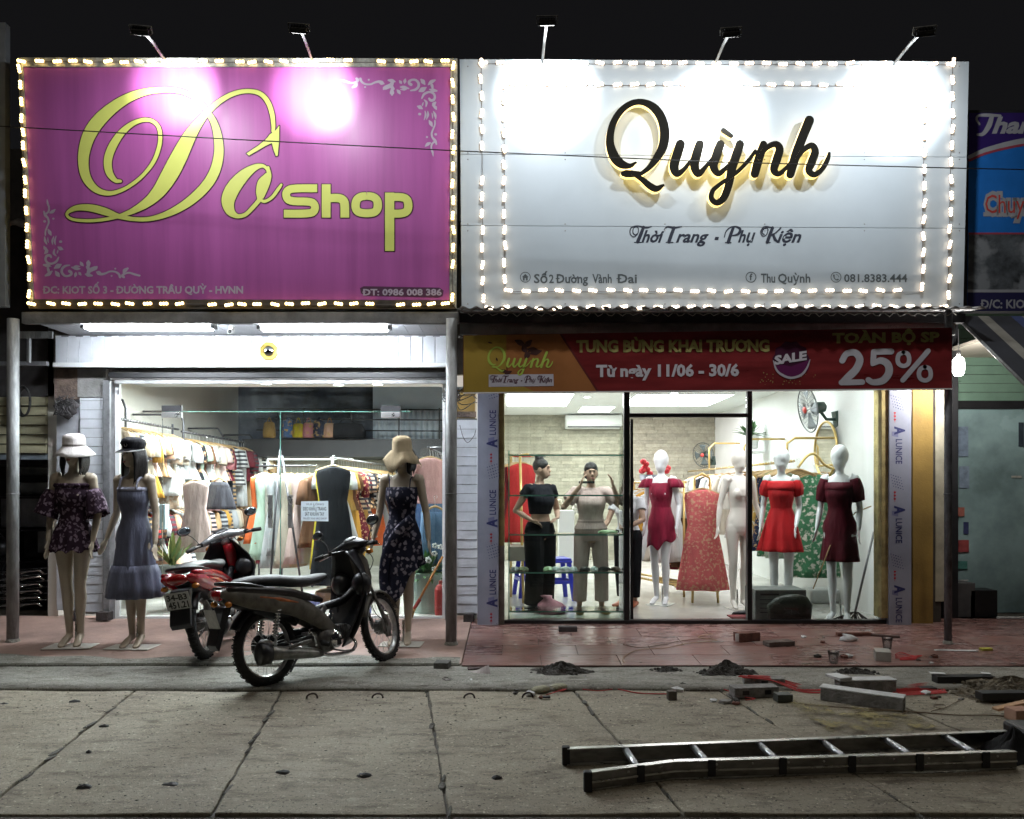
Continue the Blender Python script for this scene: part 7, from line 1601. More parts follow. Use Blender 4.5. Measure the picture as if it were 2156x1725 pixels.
    for k in range(6):
        w = MB(); x = .655+k*.024; w.box(x, x+.008, -.062, .062, .245, .365); B(w, 'cooling_fin', m_eng, smooth=False)
    w = MB(); w.tube([(.62, 0, .30), (.80, 0, .31), (.84, 0, .31)], [.05, .05, .04], 14); B(w, 'cylinder', m_eng)
    w = MB(); w.tube([(.50, 0, .36), (.52, 0, .46), (.60, 0, .52)], [.05, .05, .035], 12); B(w, 'carburettor', m_eng)
    w = MB(); w.tube(catmull([(.42, 0, .48), (.60, 0, .52), (.80, 0, .55), (.98, 0, .66)], 6), .032, 10); B(w, 'frame_tube', m_bpl)
    w = MB(); w.tube(catmull([(.82, -.04, .27), (.84, -.09, .20), (.74, -.14, .155), (.55, -.155, .16), (.40, -.155, .19)], 6), .014, 8); B(w, 'exhaust_pipe', m_chr)
    w = MB(); w.tube([(.44, -.155, .185), (.36, -.158, .20), (.20, -.165, .225), (.0, -.172, .25), (-.06, -.175, .258)], [.024, .038, .046, .052, .052], 20); mu = B(w, 'muffler', mfr)
    w = MB(); w.tube([(-.055, -.175, .257), (-.07, -.175, .259), (-.16, -.178, .268), (-.17, -.178, .269)], [.06, .078, .080, .055], 24); B(w, 'muffler_cap', m_bpl, par=mu)
    w = MB(); w.box(.12, .34, -.222, -.206, .235, .262, Matrix.Rotation(R(-6), 4, 'Y')@Matrix.Translation((-.0, 0, .02))); B(w, 'heat_shield', m_eng, par=mu, smooth=False, bevel=.006)
    w = MB(); w.tube([(.02, .11, .30), (.40, .11, .32)], .03, 12, ry=.055); w.ell((.02, .11, .29), .09, .03, .09); w.ell((.44, .11, .30), .075, .03, .075); B(w, 'chain_case', m_bpl)
    w = MB(); w.tube([(.48, .10, .24), (.40, .20, .12), (.36, .26, .012)], .011, 8); w.ell((.36, .26, .01), .03, .016, .008); B(w, 'side_stand', m_bpl)
    w = MB(); w.tube([(.40, -.14, .25), (.37, -.17, .33), (.32, -.18, .36), (.30, -.19, .35)], .010, 7); B(w, 'kick_starter', m_chr)
    w = MB(); w.tube([(.56, -.13, .20), (.66, -.17, .17), (.72, -.19, .17)], .008, 7); w.box(.70, .74, -.21, -.17, .165, .178); B(w, 'brake_pedal', m_eng, smooth=False)
    for k, (a, b) in enumerate(((.10, .06), (-.10, .05), (.04, -.02))):
        w = MB(); w.tube(catmull([(.99, a, .94), (1.08, a*1.3, .82), (1.07, b, .62), (1.12, b, .42), (1.17, .07 if b > 0 else -.07, .33)], 6), .004, 5); B(w, 'control_cable', m_rub, True)
    w = MB()
    for k in range(4): w.tube([(.50+.035*k, -.085, .40), (.515+.035*k, -.095, .47)], .005, 6)
    B(w, 'leg_rack', m_chr)
    return t
m_dust = mat('dusty_silver', (.15, .135, .11), .5, var=.35, scale=9, metal=.2, bump=.1)
m_rp = mat('red_paint', (.38, .012, .02), .18, var=.06, coat=.8); m_dp = mat('dark_paint', (.030, .024, .024), .30, var=.3, scale=10)
m_silv = mat('silver_paint', (.45, .46, .47), .25, metal=.5, var=.1); m_sg = mat('seat_grey', (.06, .062, .066), .6, var=.2); m_sb = mat('seat_black', (.02, .02, .022), .45, var=.1)
m_muf = mat('muffler_steel', (.30, .30, .28), .35, metal=.8, var=.25, scale=16)
b1 = motorbike('dusty dark underbone motorbike parked in front on the grey gutter strip', m_dp, m_dust, m_sg, m_muf, R(20), m_bpl, m_bpl, m_dust)
b2 = motorbike('glossy red motorbike with silver handlebar cover seen from behind', m_rp, m_rp, m_sb, m_eng, R(24), m_silv, m_bpl, m_rp, ('34-B3', '451.21'))
# red and silver shell for the second one
ra = G(563, 1447); fb = G(812, 1408); d = fb-ra; h1 = R(45)
b1.location = ra+Vector((0, .015, 0)); b1.rotation_euler = Matrix.Rotation(h1, 3, 'Z').to_euler(); b1.rotation_euler = (Matrix.Rotation(h1, 3, 'Z')@Matrix.Rotation(R(-1.4), 3, 'Y')@Matrix.Rotation(R(-6), 3, 'X')).to_euler(); b1.scale = (.80, .90, .93)
g = GW(436, 1386); h2 = R(93); b2.location = g+Vector((0, 0, .0)); b2.rotation_euler = (Matrix.Rotation(h2, 3, 'Z')@Matrix.Rotation(R(-8), 3, 'X')).to_euler(); b2.scale = (.93, .93, .93)
def noisy(mb, c, rx, ry, h, n=26, k=9, seed=0, base=None):
    vs = []; fs = []; rr = random.Random(seed); c = Vector(c)
    for i in range(k+1):
        s = i/k
        for j in range(n):
            a = 2*PI*j/n; r = 1+.14*math.sin(3*a+seed)+.09*math.sin(7*a+seed*2)+rr.uniform(-.07, .07); hh = h*((1-s)**1.15)*(1+.18*math.sin(4*a+seed+s*5))+rr.uniform(-.09, .12)*h*(1 if 0 < i < k else 0)
            if i == k: hh = -.01
            vs.append((c.x+rx*s*r*math.cos(a), c.y+ry*s*r*math.sin(a), c.z+hh))
    for i in range(k):
        for j in range(n): fs.append((i*n+j, i*n+(j+1) % n, (i+1)*n+(j+1) % n, (i+1)*n+j))
    fs.append(tuple(range(n))); mb.add(vs, fs)
# ------------------------------------------------------------------ ladder
t = thing('ladder', 'long aluminium ladder lying on the concrete slabs at the lower right', 'ladder', G(1700, 1640))
m_lad = mat('ladder_alloy', (.22, .21, .19), .32, metal=.85, var=.3, scale=25, stretch=(.3, 1, 1))
zg = -.046; 
def railp(ub, vb, ue, ve): return G(ub, vb, zg), G(ue, ve, zg)
A0, A1 = railp(1192, 1609, 2140, 1569); B0, B1 = railp(1238, 1665, 2140, 1618)
Bm = G(1420, 1640, zg)
H_ = .082
FL = []
m_fla = mat('highlight_alloy', (.55, .54, .50), .28, metal=.8, var=.3, scale=30, stretch=(.3, 1, 1))  # paler than the rails, flange highlights put into the colour
def chan(mb, pts, inward, h=H_):
    for a, b in zip(pts, pts[1:]):
        d = (b-a).normalized(); n = Vector((-d.y, d.x, 0))*inward; L_ = (b-a).length; M = Matrix((d, n, Vector((0, 0, 1)))).transposed().to_4x4(); M.translation = a
        mb.box(0, L_, -.0015, .0015, .0015, h-.0015, M); FL.append((M.copy(), L_, h))
mb = MB(); chan(mb, [A0, A1], -1); mb.build('side_rail', m_lad, t)
mb = MB(); chan(mb, [B0, Bm, B1], 1); mb.build('side_rail', m_lad, t)
for M, L_, h in FL:
    for (a, b, c_, d_) in ((-.006, .026, h-.0045, h), (-.006, .026, 0, .0045), (-.007, -.0016, h*.40, h*.50)):
        mb = MB(); mb.box(.002, L_, a, b, c_, d_, M); mb.build('rail_flange', m_fla, t)
    k = .2
    while k < L_:
        mb = MB(); c = M@Vector((k, -.003, h*.75)); mb.ell(c, .006, .003, .006, 8, 4); mb.build('rivet', m_fla, t, smooth=True); k += .173
for k in range(9):
    u = 1318+148*k-k*k*.6
    if u > 2130: break
    fr = (X(u, A0.y)-A0.x)/(A1.x-A0.x); a = A0.lerp(A1, max(0, fr)); fb_ = (a.x+.05-B0.x)/(B1.x-B0.x); 
    bb = (B0.lerp(Bm, (a.x+.03-B0.x)/(Bm.x-B0.x)) if a.x+.03 < Bm.x else Bm.lerp(B1, (a.x+.03-Bm.x)/(B1.x-Bm.x)))
    mb = MB(); a2 = a+Vector((0, 0, H_*.78)); b2_ = bb+Vector((0, 0, H_*.62)); mb.tube([a2, b2_], .017, 10)
    for r_ in range(6): pass
    mb.build('rung', mat('rung_alloy', (.45, .46, .47), .3, metal=.8, var=.15, scale=30), t, smooth=True)
    mb = MB(); mb.box(bb.x-.018, bb.x+.018, bb.y-.012, bb.y-.004, bb.z+.01, bb.z+H_+.004); mb.build('rung_bracket', m_dark, t, bevel=.002)
for q, (p, dy) in enumerate(((A0, 0), (B0, 0))):
    mb = MB(); mb.box(p.x-.02, p.x+.018, p.y-.018, p.y+.018, zg-.002, zg+H_+.006); mb.build('rubber_foot', m_rub, t, bevel=.005)
mb = MB(); mb.box(A1.x-.06, A1.x+.06, B1.y, A1.y+.03, zg, zg+.13); mb.build('end_hook', m_black, t, bevel=.02)
# dark lumps beside ladder end
mb = MB(); c = G(2130, 1600); noisy(mb, c+Vector((.04, .05, 0)), .15, .14, .13, n=40, k=10, seed=21)
tag(mb.build('bag', mat('black_cloth', (.005, .005, .006), .9, var=.3), smooth=True), 'black bundle lying over the far end of the ladder', 'bag')
# ------------------------------------------------------------------ rubble and small things
m_dirt = mat('wet_cement', (.075, .07, .062), .9, var=.35, scale=22, bump=.8, bscale=80)
m_sand = mat('sand_heap', (.15, .125, .085), .95, var=.4, scale=18, bump=.8, bscale=90)
for (u, v, rx, ry, h, lab, sd) in ((1182, 1424, .26, .13, .085, 'dark cement heap below the left end of the tiled pavement', 1), (1408, 1420, .15, .09, .040, 'small flat cement heap between the two larger heaps', 2), (1535, 1425, .25, .13, .095, 'tallest dark cement heap below the middle of the tiled pavement', 3), (1808, 1425, .22, .09, .048, 'low cement heap behind the white foam blocks', 4)):
    mb = MB(); c = G(u, v); noisy(mb, c+Vector((0, .06, 0)), rx, ry, h, seed=sd, n=44, k=14)
    rr = random.Random(sd)
    for k in range(60):
        a = rr.uniform(0, 6.28); r = rr.uniform(.2, 1.25); s = rr.uniform(.004, .012); mb.ell((c.x+rx*r*math.cos(a), c.y+.06+ry*r*math.sin(a), c.z+max(0, h*(1-r))+s*.4), s*1.3, s, s, 6, 4)
    tag(mb.build('cement_heap', m_dirt), lab, 'heap', 'cement heaps on the road')
mb = MB(); c = G(2120, 1470); noisy(mb, c+Vector((.10, .12, 0)), .42, .30, .10, seed=9, n=60, k=18)
rr = random.Random(5)
for k in range(120):
    a = rr.uniform(0, 6.28); r = rr.uniform(.3, 1.25); s = rr.uniform(.004, .014); mb.ell((c.x+.10+.42*r*math.cos(a), c.y+.12+.30*r*math.sin(a), c.z+max(0, .10*(1-r))+s*.3), s*1.3, s, s, 6, 4)
tag(mb.build('sand_heap', m_sand), 'brown sand heap at the right edge of the road', 'heap')
def block(nm, lab, cat, u, v, w, d, h, rz, m, z=None, on='road', tilt=(0, 0), bevel=.004, holes=0, mh=None, group=None):
    p = G(u, v) if on == 'road' else GW(u, v)
    if z is not None: p.z += z
    t = thing(nm, lab, cat, p, group) if holes else None
    M = Matrix.Translation(p+Vector((0, d/2, 0)))@Matrix.Rotation(rz, 4, 'Z')@Matrix.Rotation(tilt[0], 4, 'X')@Matrix.Rotation(tilt[1], 4, 'Y')
    mb = MB(); mb.box(-w/2, w/2, -d/2, d/2, .001, h, M)
    if holes:
        o = mb.build('block_body', m, t, bevel=bevel)
        for q in range(holes):
            mb = MB(); cx = -w/2+w*(q+.5)/holes if holes > 1 else 0
            mb.box(cx-.022, cx+.022, -d/2-.0012, -d/2+.004, h*.3, h*.72, M); mb.build('hole', mh or m_black, t)
        return t
    o = mb.build(nm, m, None, bevel=bevel); return tag(o, lab, cat, group)
m_rb = mat('red_brick', (.16, .065, .045), .9, var=.4, scale=16, bump=.5); m_gb = mat('grey_brick', (.26, .25, .235), .9, var=.35, scale=14, bump=.6, bscale=50); m_fo = mat('foam_white', (.62, .63, .62), .8, var=.12, scale=14, bump=.3, bscale=90)
block('brick', 'dark brick lying on the tiles below the glass shelf', 'brick', 1196, 1331, .165, .07, .045, 0, mat('dark_brick2', (.06, .05, .05), .9, var=.3), on='w')
block('brick', 'red brick with a pale end on the tiles in front of the open door', 'brick', 1576, 1352, .20, .10, .075, R(18), m_rb, on='w')
block('brick', 'flat grey brown brick right of the pale ended brick', 'brick', 1644, 1362, .24, .10, .04, R(14), mat('brown_block', (.17, .13, .11), .9, var=.35, bump=.4), on='w')
mb = MB(); p = GW(1557, 1352); mb.box(p.x-.035, p.x+.012, p.y-.012, p.y-.002, p.z+.006, p.z+.07); tag(mb.build('paper_scrap', m_white), 'white paper stuck on the end of the red brick', 'paper')
block('brick', 'grey block at the kerb corner left of the tiled pavement', 'brick', 930, 1414, .11, .12, .062, R(-6), mat('kerb_block', (.13, .13, .12), .9, var=.4, bump=.6))
block('brick', 'small dark block lying left of the kerb corner block', 'brick', 1003, 1416, .13, .06, .03, R(10), mat('kerb_block2', (.09, .06, .055), .9, var=.4, bump=.6))
block('brick', 'grey hollow block with two holes under the red straps', 'block', 1592, 1470, .30, .10, .068, R(7), m_gb, holes=2)
block('brick', 'grey hollow block behind the front hollow block', 'block', 1612, 1448, .27, .09, .062, R(-8), m_gb, holes=1)
block('box', 'small black box with a pale lid in front of the hollow blocks', 'box', 1653, 1480, .10, .08, .05, R(4), mat('blackbox', (.05, .055, .045), .6, var=.3)); 
block('brick', 'small brown cube at the end of the long red strap', 'brick', 1416, 1476, .055, .05, .06, R(4), mat('cube_brown', (.14, .12, .10), .9, var=.3))
block('foam_block', 'front white topped grey block of the A shaped pair', 'block', 1822, 1488, .48, .09, .075, R(-34), m_gb)
block('foam_block', 'rear white topped block of the A shaped pair', 'block', 1828, 1460, .38, .09, .075, R(3), m_gb)
for (u, v, rz, w, lab) in ((1822, 1488, -34, .48, 'white plaster sheet on top of the front grey block'), (1828, 1460, 3, .38, 'white plaster sheet on top of the rear grey block')):
    block('plaster_sheet', lab, 'sheet', u, v, w+.01, .10, .012, R(rz), m_fo, z=.076)
block('board', 'pale board leaning over the left part of the A shaped pair', 'board', 1775, 1462, .10, .14, .02, R(20), m_fo, z=.088)
block('foam_block', 'pale block standing on the tiles beside the plastic cup', 'block', 1868, 1394, .11, .16, .075, R(-20), mat('foam_dirty', (.40, .38, .34), .8, var=.2), on='w')
block('pipe_cover', 'long black tray with white torn ends near the sand heap', 'tray', 2035, 1444, .40, .08, .062, R(1), m_black)
for (u, w) in ((1978, .10), (2080, .06)): block('paper_scrap', ['white torn end on the left of the black tray', 'white torn end on the right of the black tray'][u > 2000], 'paper', u, 1441, w, .05, .008, R(-12), m_fo, z=.066)
block('plank', 'dark plank half buried in the sand heap', 'plank', 2118, 1483, .30, .08, .05, R(2), m_black, z=.02)
block('plank', 'pale orange wooden plank end at the right frame edge', 'plank', 2140, 1508, .26, .05, .018, R(12), mat('plank_orange', (.50, .30, .16), .7, var=.15), z=.05, tilt=(0, R(-8)))
block('brick', 'peach coloured brick at the right frame edge', 'brick', 2162, 1522, .14, .10, .07, R(5), mat('peach_brick', (.38, .22, .15), .8, var=.2))
block('brick', 'dark flat brick in the sand by the red straps', 'brick', 1955, 1455, .12, .06, .02, R(6), m_rub)
block('card', 'white printed card lying on the slabs', 'card', 1320, 1455, .14, .10, .004, R(-10), mat('card_white', (.62, .63, .66), .5, var=.05), tilt=(R(12), 0))
block('offcut', 'small dark offcut right of the grey gloves', 'offcut', 1151, 1471, .05, .03, .012, 0, m_dark)
block('plank', 'red brown wooden slat on the tiles by the maroon mannequin', 'plank', 1800, 1340, .30, .05, .03, R(3), m_rb, on='w')
block('plank', 'dark slanting slat on the tiles near the film wrapped pillar', 'plank', 1862, 1342, .26, .04, .02, R(-24), mat('slat_dark', (.10, .06, .05), .8, var=.3), on='w')
block('plank', 'white chipped slat on the tiles right of the dark pole', 'plank', 2015, 1372, .32, .04, .008, R(-6), m_fo, on='w')
block('wrapper', 'yellow crumpled wrapper on the tiles at the far right', 'wrapper', 2080, 1371, .09, .05, .02, R(8), mat('wrapper_yellow', (.45, .42, .06), .6, var=.3), on='w')
block('plank', 'thin pale strip lying on the tiles in front of the doorway', 'strip', 1497, 1352, .22, .012, .006, R(-3), m_fo, on='w')
# white flower-like scrap, gloves, cups
mb = MB(); p = GW(1785, 1350); mb.loft([(p.x, p.y, p.z, .06, .03), (p.x+.01, p.y, p.z+.02, .07, .04), (p.x, p.y, p.z+.05, .03, .02), (p.x-.03, p.y, p.z+.06, .02, .012)], 16, fold=lambda i, t: 1+.3*math.sin(3*t+i)); tag(mb.build('paper_scrap', m_fo, smooth=True), 'crumpled white paper on the tiles beside the red brown slat', 'paper')
mb = MB(); p = G(1005, 1424); 
for k in range(5): mb.prism([p+Vector((x, y, z)) for x, y, z in ((-.10+k*.03, .02, .002), (-.02+k*.03, -.02, .004), (.0+k*.02, .05, .03+.012*k), (-.06+k*.02, .07, .02))], [p+Vector((x, y, z-.004)) for x, y, z in ((-.10+k*.03, .02, .002), (-.02+k*.03, -.02, .004), (.0+k*.02, .05, .03+.012*k), (-.06+k*.02, .07, .02))])
tag(mb.build('torn_carton', mat('torn', (.52, .46, .44), .8, var=.2)), 'torn pink and white carton beside the dirt at the pavement corner', 'carton')
for k, (u, v, s) in enumerate(((1138, 1456, 1), (1176, 1451, .9))):
    mb = MB(); p = G(u, v); mb.loft([(p.x, p.y, p.z, .055*s, .04), (p.x, p.y, p.z+.014, .065*s, .045), (p.x+.01, p.y, p.z+.032, .045*s, .03), (p.x+.02, p.y, p.z+.038, .015, .015)], 20, fold=lambda i, t: 1+.08*math.sin(4*t+k+i))
    tag(mb.build('glove', mat('glove_khaki', (.30, .29, .20), .9, var=.25, scale=20, bump=.5), smooth=True), ['khaki work glove, the left of the pair on the gutter', 'khaki work glove, the right of the pair on the gutter'][k], 'glove')
m_cup = glass('cup_plastic', (.85, .88, .88), 1.6, .15)
for k, (u, v, lab) in enumerate(((1755, 1396, 'clear plastic cup standing near the front edge of the tiles'), (1868, 1366, 'clear plastic cup further back on the tiles'))):
    p = GW(u, v); mb = MB(); mb.lathe([(.001, .001), (.030, .001), (.042, .085), (.045, .088), (.041, .086), (.029, .004)], 24, p); tag(mb.build('cup', m_cup, smooth=True), lab, 'cup')
    
# red strapping
m_rs = mat('red_strap', (.50, .03, .03), .5, var=.1)
def strap(lab, pts, w=.006, on='r'):
    mb = MB(); P3 = []
    for q in pts: p = G(q[0], q[1]) if on == 'r' else GW(q[0], q[1]); P3.append(p+Vector((0, 0, .008+(q[2] if len(q) > 2 else 0))))
    mb.tube(catmull(P3, 6), w*.5, 5); o = mb.build('strap', m_rs, smooth=True); return tag(o, lab, 'strap', 'red plastic straps')
k = 0
for i in range(9):
    a = rnd.uniform(-8, 8); strap('red plastic strap in the tangle between the hollow blocks and the white blocks', [(1560+rnd.uniform(-6, 30), 1452+a*.4, .08), (1625, 1447+a*.7, .05), (1690+rnd.uniform(-10, 10), 1452+a), (1760+rnd.uniform(-15, 5), 1455+a*1.2)], .007)
for i in range(7):
    a = i*3.0-9; strap('red plastic strap in the bundle right of the white blocks', [(1880, 1456+a*.5), (1930, 1452+a*.7, .01), (1970, 1450+a*.9), (1985+rnd.uniform(-4, 6), 1459+a*.3), (1890, 1462+a*.6)], .007)
for i in range(5): strap('red plastic strap fanned out on the tiles by the pale block', [(1885, 1380+i*2), (1900+i*6, 1376+i*3), (1928+i*3, 1390-i*2), (1895, 1392-i)], .006, 'w')
strap('long red strap running from the gloves to the small brown cube', [(1180, 1458), (1215, 1449), (1290, 1452), (1345, 1462), (1416, 1464)], .008)
strap('second long red strap beside the printed card', [(1150, 1466), (1200, 1452), (1260, 1457), (1310, 1450)], .006)
strap('salmon strap loop below the hollow blocks', [(1510, 1448), (1540, 1460), (1565, 1470), (1590, 1474), (1570, 1477)], .006)
def wire(lab, pts, m, r=.003, on='r', mix=None):
    mb = MB(); P3 = []
    for q in pts:
        p = (GW(q[0], q[1]) if (on == 'w' or (mix and q[1] < 1400)) else G(q[0], q[1])); P3.append(p+Vector((0, 0, .006)))
    mb.tube(catmull(P3, 6), r, 5); return tag(mb.build('wire', m, smooth=True), lab, 'wire')
m_yw = mat('yellow_wire', (.42, .38, .16), .6, var=.1); m_bw = mat('brown_wire', (.18, .13, .08), .7, var=.2)
wire('tan string looping from the doorway down over the tile edge', [(1500, 1336), (1470, 1343), (1510, 1350), (1450, 1356), (1400, 1366), (1345, 1370), (1318, 1382), (1312, 1394), (1330, 1410), (1345, 1414)], mat('tan_string', (.45, .32, .2), .7), .003, mix=1)
wire('brown cord lying across the tiles below the doorway', [(1312, 1359), (1350, 1365), (1400, 1358), (1440, 1350), (1500, 1345)], m_bw, .003, 'w')
wire('pale yellow wire loops on the road in front of the heaps', [(1375, 1432), (1420, 1425), (1470, 1424), (1520, 1427), (1500, 1436), (1450, 1436), (1440, 1430), (1500, 1428), (1380, 1440), (1420, 1444)], m_yw, .0035)
wire('thin olive wire trailing right of the black box', [(1670, 1482), (1720, 1487), (1800, 1493), (1880, 1497), (1910, 1500), (1890, 1508), (1840, 1510), (1800, 1504), (1860, 1498), (1950, 1503), (2020, 1508), (2080, 1508), (2156, 1513)], m_bw, .004)
wire('thin wire coil near the right end of the slabs', [(1960, 1500), (1990, 1492), (1985, 1485), (1965, 1488), (1985, 1494), (2010, 1482), (2030, 1472)], m_bw, .0025)
# yellow dust stain on the slabs
dustm = mat('yellow_dust', (.32, .27, .12), .95, var=.25, scale=14, bump=.4); nt_ = dustm.node_tree
nz = nt_.nodes.new('ShaderNodeTexNoise'); nz.inputs['Scale'].default_value = 7; nz.inputs['Detail'].default_value = 9; nz.inputs['Roughness'].default_value = .75
tcd = nt_.nodes.new('ShaderNodeTexCoord'); nt_.links.new(tcd.outputs['Object'], nz.inputs['Vector']); mrd = nt_.nodes.new('ShaderNodeMapRange'); mrd.inputs['From Min'].default_value = .44; mrd.inputs['From Max'].default_value = .62
nt_.links.new(nz.outputs['Fac'], mrd.inputs['Value']); nt_.links.new(mrd.outputs['Result'], nt_.nodes['Principled BSDF'].inputs['Alpha'])
mb = MB(); pts = [(1668, 1482), (1740, 1490), (1850, 1498), (1912, 1505), (1945, 1520), (1975, 1536), (1880, 1542), (1760, 1545), (1725, 1525), (1690, 1510)]
n = 40; c = G(1810, 1515); outl = catmull([(G(u, v).x, G(u, v).y) for u, v in pts], 6, closed=True)
mb.poly([(x+.02*math.sin(i*1.7)+.012*math.sin(i*5.1), y+.03*math.sin(i*2.3)+.015*math.sin(i*7.7), -.036) for i, (x, y) in enumerate(outl)])
tag(mb.build('yellow_dust', dustm, fixn=False), 'yellow dust patch on the slabs behind the ladder', 'dust', kind='stuff')
# iron lifting rings and lifting holes in the slabs
m_iron = mat('rusty_iron', (.05, .035, .03), .7, metal=.4, var=.3)
rl = ['ring behind the front wheel end', 'x']
for i, (u, v) in enumerate(((657, 1469), (795, 1469), (988, 1469), (1111, 1467))):
    p = G(u, v, -.046); mb = MB(); mb.tube([(p.x+.034*math.cos(a), p.y+.01*math.sin(a*2), p.z+.030*math.sin(a)-.004) for a in [k*PI/10 for k in range(11)]], .006, 7)
    tag(mb.build('lifting_ring', m_iron, smooth=True), 'rusty iron lifting ring in the slabs, %s of four in the row' % ORD[i], 'ring', 'lifting rings in the slabs')
for i, (u, v, w) in enumerate(((178, 1652, .07), (360, 1648, .09), (596, 1622, .07), (767, 1628, .07), (1046, 1633, .05), (157, 1474, .08), (8, 1480, .08), (220, 1526, .06), (187, 1580, .03))):
    p = G(u, v, -.042); mb = MB(); noisy(mb, (p.x, p.y, p.z-.006), w*.5, w*.30, .008, n=18, k=4, seed=i+3)
    tag(mb.build('lifting_hole', m_rub, smooth=True), 'dark worn lifting hole in the slabs, %s counted from the lower left' % ORD[i], 'hole', 'lifting holes in the slabs')
# litter, pebbles
mb = MB(); rr = random.Random(3)
for k in range(1500):
    u = rr.uniform(0, 2156); v = rr.uniform(1400, 1700) if rr.random() < .6 else rr.uniform(1400, 1500)
    if v > 1530 and rr.random() < .5: continue
    p = G(u, v, -.046); s = rr.uniform(.0012, .0048); mb.ell(p, s*rr.uniform(1, 2), s, s*.5, 6, 3)
tag(mb.build('gravel', m_grout), 'scattered grit and small pebbles on the slabs and gutter', 'gravel', kind='stuff')
mb = MB()
for k in range(230):
    u = rr.uniform(985, 2150); v = rr.uniform(1330, 1398); p = GW(u, v); l = rr.uniform(.01, .05); a = rr.uniform(-.4, .4); w = rr.uniform(.002, .007)
    dx, dy = math.cos(a)*l, math.sin(a)*l; z = .0022
    mb.poly([(p.x-dx, p.y-dy-w, WY(p.y-dy-w)+z), (p.x+dx, p.y+dy-w*.4, WY(p.y+dy-w*.4)+z), (p.x+dx*.8, p.y+dy+w, WY(p.y+dy+w)+z), (p.x-dx*.7, p.y-dy+w*1.3, WY(p.y-dy+w*1.3)+z)])
tag(mb.build('plaster_dust', mat('plaster_dust', (.45, .40, .38), .9, var=.2), fixn=False), 'pale plaster flecks and smears strewn on the red tiles', 'dust', kind='stuff')
# ------------------------------------------------------------------ neighbours
nl = thing('neighbour_shop', 'dark shop at the far left with yellowish slatted shutter above', 'shop', (-5.2, 7.6, .05))
m_sh = mat('shutter_yellow', (.40, .37, .24), .6, var=.2, scale=4, stretch=(.4, 1, 3))
z = Z(955, 7.6); i = 0
while z < Z(838, 7.6):
    mb = MB(); mb.add([(-7.5, 7.58, z+.003), (X(98, 7.6), 7.58, z+.003), (X(98, 7.6), 7.62, z+.003), (-7.5, 7.62, z+.003), (-7.5, 7.60, z+.088), (X(98, 7.6), 7.60, z+.088), (X(98, 7.6), 7.63, z+.088), (-7.5, 7.63, z+.088)], [(0, 1, 5, 4), (1, 2, 6, 5), (2, 3, 7, 6), (3, 0, 4, 7), (4, 5, 6, 7), (0, 3, 2, 1)])
    mb.build('shutter_slat', m_sh, nl); z += .092
part('upper_wall', mat('dark_wall', (.06, .055, .055), .8, var=.3), nl, (-7.5, X(118, 7.6), 7.60, 7.7, z, 4.6))
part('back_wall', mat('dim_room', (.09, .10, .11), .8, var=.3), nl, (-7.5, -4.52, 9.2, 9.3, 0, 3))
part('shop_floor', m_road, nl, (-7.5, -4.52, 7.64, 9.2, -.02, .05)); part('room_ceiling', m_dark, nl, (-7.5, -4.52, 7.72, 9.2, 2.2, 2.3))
part('shutter_lintel', mat('blue_lintel', (.22, .26, .30), .6, var=.2), nl, (-7.5, X(100, 7.6), 7.60, 7.66, Z(968, 7.6), Z(957, 7.6)))
part('awning_beam', m_grey, nl, (-7.5, X(100, 7.0), 6.98, 7.02, Z(770, 7.0), Z(762, 7.0)))
for i, (x, z0, w, h, c) in enumerate(((-5.1, .9, .5, .32, (.20, .22, .24)), (-5.0, 1.25, .6, .12, (.25, .28, .30)), (-5.55, .55, .4, .5, (.03, .03, .035)), (-4.95, .62, .22, .24, (.35, .37, .38)), (-5.3, 1.05, .35, .14, (.05, .05, .07)), (-5.2, 1.45, .5, .10, (.30, .33, .35)))):
    mb = MB(); mb.box(x-w/2, x+w/2, 8.2+.05*i, 8.5+.05*i, z0, z0+h); tag(mb.build('stacked_box', mat('clut%d' % i, c, .5, var=.3), bevel=.01), ['grey carton on the dim shelf of the far left shop', 'flat pale carton in the dim far left shop', 'black crate low in the dim far left shop', 'pale square box in the dim far left shop', 'dark thin box in the dim far left shop', 'pale tray near the top of the dim far left shop'][i], 'box')
sh = thing('steel_shelf', 'dark steel shelf with clutter in the dim far left shop', 'shelf', (-5.2, 8.5, 0))
for z in (.55, .88, 1.22, 1.55): part('shelf_board', m_dark, sh, (-5.9, -4.6, 8.15, 8.7, z-.02, z-.002))
for x in (-5.88, -4.62): part('upright', m_dark, sh, (x-.015, x+.015, 8.12, 8.149, .05, 1.7))
for k in range(6):
    t = thing('folding_chair_frame', 'folded steel chair frame in the low stack behind the leftmost pole', 'chair', (-4.9, 7.9, .1), 'folded steel chairs stacked in the far left shop'); WM[t] = Matrix()
    mb = MB(); z = .12+k*.065; 
    for dy in (0, .35): mb.tube([(-.38, dy, z), (.30, dy, z+.05), (.34, dy, z+.02)], .011, 6)
    for dx in (-.3, -.1, .12): mb.tube([(dx, 0, z+.02), (dx, .35, z+.03)], .009, 6)
    mb.build('chair_tube', m_chr, t, smooth=True); place(t, (-4.98, 7.75, .0), R(rnd.uniform(-5, 5)))
nb = motorbike('black motorbike half hidden behind the leftmost pole in the far left shop', m_dp, m_bpl, m_sb, m_eng, R(5), m_bpl, m_bpl, m_bpl)
nb.location = (-5.05, 8.05, .05); nb.rotation_euler = (0, 0, R(100)); nb.scale = (.95,)*3
nb.location = (-5.35, 7.35, .04)
t = thing('hose_coil', 'dark coiled hose hanging on the yellowish slatted shutter', 'hose', P(52, 845, 7.5))
mb = MB()
for k in range(4): mb.tube([P(52, 846, 7.5)+Vector(((.055+.004*k)*math.cos(a), -.01*k, (.13+.004*k)*math.sin(a))) for a in [q*PI/12 for q in range(25)]], .009, 6)
mb.build('hose', m_rub, t, smooth=True)
